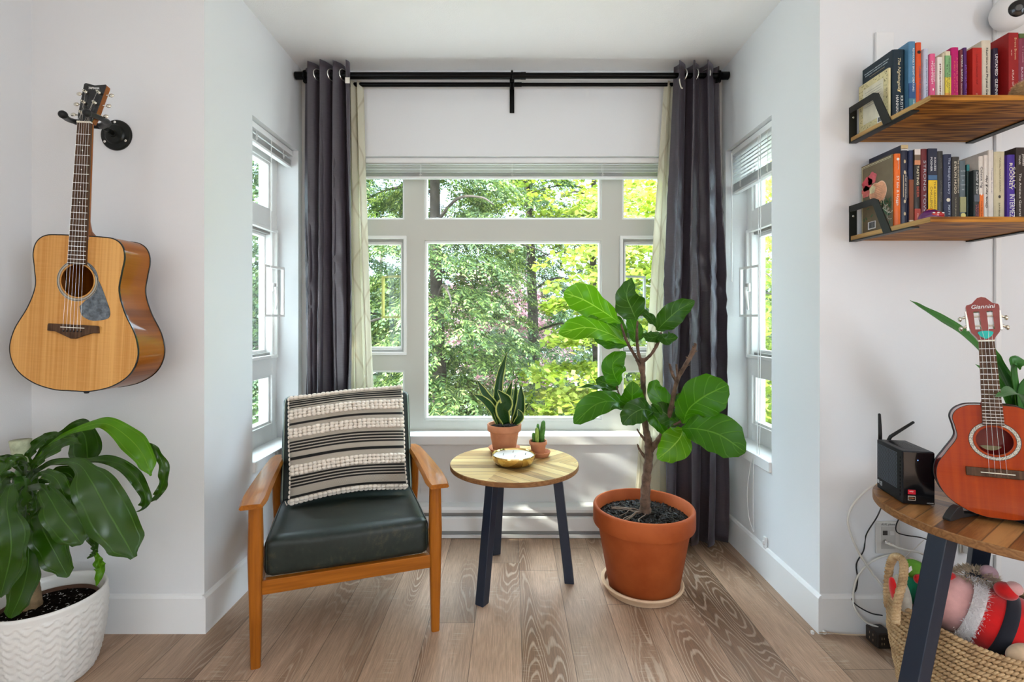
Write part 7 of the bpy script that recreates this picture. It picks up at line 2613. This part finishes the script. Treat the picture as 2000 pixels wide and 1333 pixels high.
S_('ear', P(1845, 1128, 1.40), (0.030, 0.016, 0.016), M_redp, pig, Matrix.Rotation(R(-10), 4, 'Y'))
S_('foot', P(1996, 1280, 1.235), (0.036, 0.026, 0.022), M_beigep, pig, Matrix.Rotation(R(-25), 4, 'Y'))
mb = MB(); fluff(mb, P(1905, 1135, 1.40), (0.055, 0.045, 0.030), 1500, 0.018, 0.0010, 6, hemi=Vector((0.1, -0.4, 1)))
tag(obj('tuft', mb, plain('blond_fur', (0.50, 0.38, 0.26), 0.9, var=0.3, vscale=50), pig, world=True), kind='stuff')

gp = thing('plush_toy', 'green plush with a white tag at the left end of the basket', 'plush toy', (1.20, 1.47, 0.02))
S_('body', P(1795, 1140, 1.47) + Vector((0, 0, -0.02)), (0.035, 0.035, 0.05), M_darkgp, gp)
S_('head', P(1785, 1112, 1.46), (0.030, 0.030, 0.026), M_greenp, gp)
mb = MB(); a = P(1758, 1125, 1.43); b = P(1780, 1106, 1.43)
mb.add([a, b, b + Vector((0.003, 0, -0.012)), a + Vector((0.003, 0, -0.012)), a + Vector((0, 0.001, 0)), b + Vector((0, 0.001, 0)), b + Vector((0.003, 0.001, -0.012)), a + Vector((0.003, 0.001, -0.012))],
       [(0, 1, 2, 3), (7, 6, 5, 4), (0, 4, 5, 1), (3, 2, 6, 7), (0, 3, 7, 4), (1, 5, 6, 2)])
obj('white_tag', mb, M_wp, gp, world=True)
S_('red_nose', P(1795, 1132, 1.43), (0.014, 0.012, 0.014), M_redp, gp)
sp = thing('plush_toy', 'grey and red plush stocking drooping inside the left rim of the basket', 'plush toy', (1.17, 1.42, 0.02))
S_('grey_leg', P(1762, 1162, 1.395), (0.020, 0.020, 0.058), plain('grey_plush', (0.36, 0.32, 0.26), 0.95, var=0.15, vscale=60), sp, Matrix.Rotation(R(-14), 4, 'Y'))
S_('red_cuff', P(1749, 1158, 1.40), (0.012, 0.016, 0.045), M_redp, sp, Matrix.Rotation(R(-14), 4, 'Y'))
lp_ = thing('plush_toy', 'pointed bright green plush leaf sticking out behind the table leg', 'plush toy', (1.28, 1.50, 0.02))
mb = MB()
a, b, c, d = P(1822, 1150, 1.47), P(1850, 1150, 1.47), P(1845, 1118, 1.47), P(1833, 1084, 1.47)
mb.add([a, b, c, d, a + Vector((0, .02, 0)), b + Vector((0, .02, 0)), c + Vector((0, .02, 0)), d + Vector((0, .012, 0))], [(0, 1, 2, 3), (7, 6, 5, 4), (0, 4, 5, 1), (1, 5, 6, 2), (2, 6, 7, 3), (3, 7, 4, 0)])
obj('leaf_shape', mb, M_greenp, lp_, world=True, bevel=0.004)
# ---------------------------------------------------------------- garden beyond the windows
def foliage_material(name, cols, trans=0.45, rough=0.5, tc_=(1.2, 1.2, 0.7)):
    m = bpy.data.materials.new(name)
    m.use_nodes = True
    nt = m.node_tree
    b = nt.nodes['Principled BSDF']
    out = nt.nodes['Material Output']
    r = N(nt, 'NewGeometry').outputs['Random Per Island']
    c = ramp(nt, r, cols)
    nt.links.new(c, b.inputs['Base Color'])
    b.inputs['Roughness'].default_value = rough
    b.inputs['Specular IOR Level'].default_value = 0.3
    tl = N(nt, 'BsdfTranslucent', {'Color': mix(nt, 1.0, c, tc_, 'MULTIPLY')})
    mx = N(nt, 'MixShader', {0: trans, 1: b.outputs[0], 2: tl.outputs[0]})
    nt.links.new(mx.outputs[0], out.inputs[0])
    return m


M_cedar = foliage_material('cedar_sprays', [(0.0, (0.022, 0.045, 0.014)), (0.5, (0.075, 0.125, 0.035)), (0.85, (0.19, 0.26, 0.075)), (1.0, (0.38, 0.42, 0.15))], 0.35)
M_darkleaf = foliage_material('dark_shaded_leaves', [(0.0, (0.03, 0.06, 0.03)), (0.6, (0.08, 0.14, 0.06)), (1.0, (0.20, 0.28, 0.11))], 0.35)  # darker greens; shade on the left trees is put into the colour
M_maple = foliage_material('maple_leaves', [(0.0, (0.13, 0.19, 0.025)), (0.5, (0.28, 0.35, 0.05)), (1.0, (0.50, 0.53, 0.13))], 0.55)
M_bloss = foliage_material('plum_blossom', [(0.0, (0.22, 0.09, 0.12)), (0.5, (0.42, 0.24, 0.28)), (1.0, (0.66, 0.48, 0.50))], 0.4, tc_=(1.1, 0.9, 0.95))
M_far = foliage_material('far_leaves', [(0.0, (0.03, 0.055, 0.03)), (0.6, (0.09, 0.13, 0.06)), (1.0, (0.24, 0.28, 0.13))], 0.4)
M_tbark = plain('tree_bark', (0.055, 0.042, 0.034), 0.9, var=0.4, vscale=10, bmp=0.8, bscale=20, bdist=0.02)


def np_mesh(name, V, Fq, mat, parent, nper):
    """V (n, nper, 3) polygons with nper corners each"""
    me = bpy.data.meshes.new(name)
    n = V.shape[0]
    me.vertices.add(n * nper)
    me.vertices.foreach_set('co', V.reshape(-1).astype(np.float32))
    me.loops.add(n * nper)
    me.loops.foreach_set('vertex_index', np.arange(n * nper, dtype=np.int32))
    me.polygons.add(n)
    me.polygons.foreach_set('loop_start', np.arange(0, n * nper, nper, dtype=np.int32))
    me.polygons.foreach_set('loop_total', np.full(n, nper, dtype=np.int32))
    me.update(calc_edges=True)
    me.materials.append(mat)
    o = bpy.data.objects.new(name, me)
    COL.objects.link(o)
    o.parent = parent
    return o


def unit(a):
    return a / np.maximum(np.linalg.norm(a, axis=-1, keepdims=True), 1e-9)


def leaves(rs, C, size, updir, jitter=0.6, ratio=0.45, fold=True):
    """pointed leaf quads at centres C, lying roughly flat to updir"""
    n = len(C)
    nrm = unit(np.asarray(updir)[None, :] + rs.normal(0, jitter, (n, 3)))
    t = unit(np.cross(nrm, rs.normal(0, 1, (n, 3))))
    s = np.cross(nrm, t)
    L = (size * rs.uniform(0.6, 1.3, n))[:, None]
    W = L * ratio
    b = C - t * L * 0.5
    e = C + t * L * 0.5 - nrm * L * 0.12
    return np.stack([b, C + s * W + t * L * 0.02, e, C - s * W + t * L * 0.02], axis=1)


def sprays(rs, origins, dirs, length, nb=9, blade=0.05, width=0.010, droop=0.5):
    """flat drooping fans of small blades"""
    out = []
    n = len(origins)
    down = np.array([0, 0, -1.0])
    side = unit(np.cross(dirs, down[None, :]) + rs.normal(0, 0.25, (n, 3)))
    L = length * rs.uniform(0.6, 1.25, n)
    for k in range(nb):
        f = (k + 0.5) / nb
        p = origins + dirs * (L * f)[:, None] + down * (droop * L * f * f)[:, None]
        tdir = unit(dirs + down * (2 * droop * f))
        for sg in (-1, 1):
            bl = blade * (1.25 - 0.9 * f) * rs.uniform(0.7, 1.3, n)
            d = unit(tdir * 0.75 + side * sg * 0.8 + down * 0.25 + rs.normal(0, 0.14, (n, 3)))
            w = unit(np.cross(d, np.cross(side, tdir))) * (width * rs.uniform(0.8, 1.3, n))[:, None]
            e = p + d * bl[:, None]
            m = p + d * (bl * 0.5)[:, None]
            out.append(np.stack([p, m + w, e, m - w], axis=1))
    return np.concatenate(out)


def tree(name, label, cat, base, h, mat, leaf_fn, trunk_r=0.10, limbs=(), group=None):
    t = thing(name, label, cat, base, group=group)
    mb = MB(); 
    pts = [(0.05 * math.sin(k), 0.05 * math.cos(k * 1.3), h * k / 7) for k in range(8)]
    mb.tube(pts, [trunk_r * (1 - 0.75 * k / 7) for k in range(8)], 9)
    obj('trunk', mb, M_tbark, t, smooth=True)
    for l in limbs:
        mb = MB(); pp = smooth_path(l, 5)
        mb.tube(pp, [trunk_r * 0.20 * (1 - 0.8 * k / (len(pp) - 1)) for k in range(len(pp))], 6)
        obj('limb', mb, M_tbark, t, smooth=True)
    V = leaf_fn(t)
    tag(np_mesh('foliage', V, None, mat, t, 4), kind='stuff')
    return t


def conifer(seed, z0, z1, R0, R1, nbr, per, length, blade, width, side=None):
    def fn(t):
        rs = np.random.RandomState(seed)
        O, Dd = [], []
        for b in range(nbr):
            z = z0 + (z1 - z0) * (b + rs.uniform()) / nbr
            a = rs.uniform(0, 2 * np.pi) if side is None else rs.uniform(*side)
            Lb = (R0 + (R1 - R0) * (z - z0) / (z1 - z0)) * rs.uniform(0.75, 1.15)
            d = np.array([np.cos(a), np.sin(a), 0.12])
            f = rs.uniform(0.15, 1.0, per) ** 0.8
            p = d[None, :] * (Lb * f)[:, None]
            p[:, 2] += z - 0.28 * Lb * f * f + rs.normal(0, 0.03, per)
            sd = np.array([-d[1], d[0], 0])
            q = p + sd[None, :] * (rs.normal(0, 0.16, per) * (0.4 + Lb * 0.35))[:, None]
            dd = unit(d[None, :] * 0.9 + sd[None, :] * rs.normal(0, 0.8, per)[:, None] + np.array([0, 0, -0.15])[None, :])
            O.append(q); Dd.append(dd)
        return sprays(rs, np.concatenate(O), np.concatenate(Dd), length, 8, blade, width, 0.55)
    return fn


def broad(seed, clumps, per, size, tier=0.10, jitter=0.45, ratio=0.42, up=(0.0, -0.15, 1.0)):
    """clumps: list of (x, y, z, rx, rz) tiers; leaves spread in flat layers"""
    def fn(t):
        rs = np.random.RandomState(seed)
        C = []
        for (x, y, z, rx, rz) in clumps:
            nl = max(1, int(rz * 2 / 0.28))
            for l in range(nl):
                zc = z - rz + 2 * rz * (l + 0.5) / nl
                k = np.sqrt(max(0.15, 1 - ((zc - z) / rz) ** 2)) if rz > 0 else 1
                m = int(per * k)
                # sub-branches within the layer
                ang = rs.uniform(0, 2 * np.pi, m); rr = rx * k * np.sqrt(rs.uniform(0, 1, m))
                p = np.stack([x + rr * np.cos(ang), y + rr * np.sin(ang) * 0.8, zc + rs.normal(0, tier * 0.45, m) - 0.20 * rr * rr / max(rx, .1)], axis=1)
                keep = np.sin(p[:, 0] * 9 + l * 2.1 + seed) + np.sin(p[:, 1] * 8 + l) + rs.normal(0, 0.5, m) > -0.7
                C.append(p[keep])
        return leaves(rs, np.concatenate(C), size, up, jitter, ratio)
    return fn


GZ = -2.6
mb = MB(); mb.span((-30, -8, GZ - 0.1), (30, 45, GZ))
struct('ground', mb, plain('pale_bounce_paving', (0.50, 0.48, 0.44), 0.9, var=0.15, vscale=3, bmp=0.4))  # ground made pale to bounce sunlight up through the windows


def limbs_of(seed, n, z0, z1, L, rise=0.1):
    rnd = random.Random(seed)
    out = []
    for k in range(n):
        z = z0 + (z1 - z0) * (k + 0.5) / n
        a = rnd.uniform(0, 6.28)
        c, s = math.cos(a), math.sin(a)
        out.append([(0, 0, z), (c * L * 0.4, s * L * 0.4, z + rise * L), (c * L * 0.8, s * L * 0.8, z + rise * L * 0.6 - 0.05), (c * L, s * L, z - 0.1)])
    return out


TG = 'trees seen through the windows'
tree('cedar_tree', 'drooping green cedar filling the left half of the main window', 'tree', (-0.95, 6.3, GZ), 8.2, M_cedar,
     conifer(2, 1.2, 6.6, 1.35, 1.0, 190, 26, 0.34, 0.085, 0.011), 0.13, limbs_of(1, 14, 1.4, 6.2, 1.5), TG)
tree('cedar_tree', 'darker cedar whose top branches cross the sky behind the first cedar', 'tree', (0.35, 8.6, GZ), 9.5, M_darkleaf,
     conifer(5, 2.0, 9.0, 1.7, 0.9, 120, 24, 0.42, 0.11, 0.013), 0.13, limbs_of(2, 16, 2.6, 8.4, 1.7), TG)
tree('cedar_tree', 'dark cedar visible through the left side pane of the main window', 'tree', (-2.75, 7.2, GZ), 8.5, M_darkleaf,
     conifer(7, 1.0, 7.0, 1.5, 1.1, 120, 22, 0.36, 0.10, 0.013), 0.13, limbs_of(3, 12, 1.4, 6.4, 1.4), TG)
tree('maple_tree', 'bright yellow-green maple filling the right half of the main window', 'tree', (2.15, 6.0, GZ), 6.2, M_maple,
     broad(3, [(-1.30, -0.1, 3.75, 0.60, 0.40), (-1.45, -0.1, 3.0, 0.75, 0.30), (-1.35, 0.0, 2.45, 0.85, 0.35), (-0.75, -0.1, 4.6, 1.15, 0.75), (0.2, 0.1, 4.9, 1.3, 0.9), (-0.75, 0.0, 2.55, 0.95, 0.55), (-0.1, -0.3, 3.45, 0.75, 0.75), (0.6, 0.0, 3.2, 1.0, 1.0), (-0.35, -0.2, 1.8, 0.95, 0.5), (0.7, 0.2, 2.0, 1.0, 0.6)], 1250, 0.080, 0.10), 0.10,
     limbs_of(4, 9, 2.0, 4.6, 1.35, 0.15), TG)
tree('maple_tree', 'tall yellow-green maple reaching over the top of the main window', 'tree', (1.35, 7.9, GZ), 7.5, M_maple,
     broad(13, [(-0.3, 0.0, 6.0, 1.5, 1.0), (0.6, 0, 5.2, 1.3, 0.8), (-0.2, 0.0, 5.3, 1.1, 0.4)], 1100, 0.085, 0.12), 0.10, limbs_of(6, 8, 4.0, 6.2, 1.3, 0.1), TG)
tree('plum_tree', 'pink-flowering plum tree glimpsed between the cedar and the maple', 'tree', (-0.25, 10.4, GZ), 5.6, M_bloss,
     broad(23, [(-0.2, 0, 4.0, 1.5, 0.9), (0.3, 0, 3.1, 1.3, 0.7)], 1500, 0.085, 0.2, 0.9), 0.09, limbs_of(7, 10, 2.0, 4.8, 1.4, 0.25), TG)
tree('maple_tree', 'light green maple behind the right alcove window', 'tree', (4.6, 7.0, GZ), 6.5, M_maple,
     broad(33, [(-0.3, 0, 4.6, 1.5, 1.6), (0, 0, 2.6, 1.4, 1.2)], 1300, 0.085, 0.12, 0.6), 0.11, limbs_of(8, 6, 2.0, 5.0, 1.2), TG)
tree('leafy_tree', 'green broadleaf tree behind the left alcove window', 'tree', (-4.4, 7.6, GZ), 6.8, M_darkleaf,
     broad(43, [(0.2, 0, 4.8, 1.5, 1.6), (0.2, 0, 2.6, 1.4, 1.2)], 1100, 0.095, 0.12, 0.7), 0.12, limbs_of(9, 6, 2.0, 5.0, 1.2), TG)
for i, (x, y, lb) in enumerate(((-3.6, 13.5, 'hazy far tree at the left of the garden view'), (-0.6, 14.2, 'hazy far tree in the middle of the garden view'), (2.6, 13.6, 'hazy far tree at the right of the garden view'), (6.0, 13.0, 'hazy far tree at the far right of the garden view'), (-7.0, 12.5, 'hazy far tree at the far left of the garden view'))):
    tree('leafy_tree', lb, 'tree', (x, y, GZ), 5.6, M_far, broad(50 + i, [(0, 0, 2.6, 2.1, 2.0), (0.3, 0, 4.0, 1.5, 1.0)], 420, 0.20, 0.25, 0.9), 0.15, (), TG)
for i, (x, y, r, lb, mt) in enumerate(((-0.9, 4.9, 0.7, 'low light green shrub at the bottom left of the main window', M_maple), (0.35, 5.2, 0.75, 'low green shrub at the bottom centre of the main window', M_cedar), (1.55, 4.8, 0.65, 'low yellow-green shrub at the bottom right of the main window', M_maple))):
    t = thing('shrub', lb, 'shrub', (x, y, GZ), group='shrubs below the windows')
    mb = MB(); mb.tube([(0, 0, 0), (0.02, 0, 1.2), (0, 0, 2.1)], [0.05, 0.04, 0.02], 7); obj('stem', mb, M_tbark, t, smooth=True)
    V = broad(70 + i, [(0, 0, 1.75, r, 0.62)], 900, 0.060, 0.12, 0.7)(t)
    tag(np_mesh('foliage', V, None, mt, t, 4), kind='stuff')

tree('leafy_tree', 'unseen sparse green tree added outside the left window to dapple the sun', 'tree', (-4.7, 1.7, GZ), 6.6, M_darkleaf,  # out of view, added to break the sun into small patches
     broad(91, [(0.0, 0, 5.3, 1.3, 1.3)], 150, 0.20, 0.15, 0.8), 0.10, limbs_of(12, 7, 3.0, 5.8, 1.1), TG)
# ---------------------------------------------------------------- pendant lamps further back in the room
M_bulb = plain('warm_bulb', (1, 0.85, 0.6), 0.4, emis=(1.0, 0.72, 0.40), estr=9.0)
M_brass = plain('brass', (0.55, 0.38, 0.12), 0.25, 1.0)
for (x, y, lb) in ((0.96, -2.6, 'brass pendant lamp with warm bulb, right one of the front pair'), (0.95, -4.4, 'brass pendant lamp with warm bulb, nearest the rear wall'), (-0.01, -1.55, 'brass pendant lamp with warm bulb, closest to the alcove')):
    p = thing('pendant_lamp', lb, 'lamp', (x, y, CE), group='pendant lamps in the room')
    mb = MB(); mb.tube([(0, 0, 0), (0, 0, -0.22)], 0.004, 6); obj('hanging_cord', mb, M_rod, p)
    mb = MB(); mb.lathe([(0.02, -0.20), (0.03, -0.22), (0.10, -0.29), (0.11, -0.32), (0.106, -0.32), (0.02, -0.225)], 24, cap0=True, cap1=False); obj('lamp_shade', mb, M_brass, p, smooth=True)
    mb = MB(); mb.sphere((0, 0, -0.315), 0.045, 16, 10); obj('bulb', mb, M_bulb, p, smooth=True)

# fill lights added in the invented side windows to brighten the room
for nm, x, sg, en in (('left_fill_light', XL - 0.10, 1, LIGHT_L), ('right_fill_light', XR + 0.10, -1, LIGHT_R)):
    a = bpy.data.lights.new(nm, 'AREA')
    a.shape = 'RECTANGLE'; a.size = RY1 - RY0 - 0.1; a.size_y = RZ1 - RZ0 - 0.1
    a.energy = en
    a.color = (0.92, 0.96, 1.0)
    ao = bpy.data.objects.new(nm, a)
    ao.location = (x, (RY0 + RY1) / 2, (RZ0 + RZ1) / 2)
    ao.rotation_euler = (R(90), 0, R(-90 if sg > 0 else 90))
    COL.objects.link(ao)

# sun, low from the left of the alcove
s = bpy.data.lights.new('sun', 'SUN')
s.energy = SUN_E
s.angle = R(0.6)
s.color = (1.0, 0.95, 0.86)
so = bpy.data.objects.new('sun', s)
d = Vector((1.0, 0.20, -0.50)).normalized()
so.rotation_euler = (-d).to_track_quat('Z', 'Y').to_euler()
so.location = (-6, 0, 6)
COL.objects.link(so)

# sky
w = bpy.data.worlds.new('sky')
scene.world = w
w.use_nodes = True
nt = w.node_tree
nt.nodes.clear()
tc = N(nt, 'TexCoord').outputs['Generated']
z = N(nt, 'SeparateXYZ', {0: tc}).outputs[2]
c = ramp(nt, z, [(0.0, (0.62, 0.80, 1.0)), (0.30, (0.62, 0.80, 1.0)), (1.0, (0.80, 0.90, 1.0))])
st = ramp(nt, z, [(0.0, (0.15,) * 3), (0.28, (0.2,) * 3), (0.55, (1.0,) * 3)])
st = math_(nt, 'MULTIPLY', st, SKY_E)
bg = N(nt, 'Background', {'Color': c, 'Strength': st})
out = N(nt, 'OutputWorld')
nt.links.new(bg.outputs[0], out.inputs[0])

# camera
cam = bpy.data.cameras.new('camera')
cam.sensor_width = 36.0
cam.sensor_fit = 'HORIZONTAL'
cam.lens = F / 2000 * 36.0
cam.shift_x = 0.0
cam.shift_y = -(666.5 - HZ) / 2000
cam.clip_start = 0.05
cam.clip_end = 200
co = bpy.data.objects.new('camera', cam)
co.location = (0, 0, CAM_Z)
co.rotation_euler = (R(90), 0, 0)
COL.objects.link(co)
scene.camera = co

vs = scene.view_settings
vs.view_transform = 'Standard'
vs.look = 'None'
vs.exposure = EXPO
vs.gamma = 1.0
vs.use_curve_mapping = False
cy = scene.cycles
cy.max_bounces = 8
cy.diffuse_bounces = 4
cy.glossy_bounces = 4
cy.transmission_bounces = 4
cy.transparent_max_bounces = 12
cy.caustics_reflective = False
cy.caustics_refractive = False
cy.sample_clamp_indirect = 6.0
cy.use_denoising = True
try:
    cy.denoiser = 'OPENIMAGEDENOISE'
except Exception:
    pass
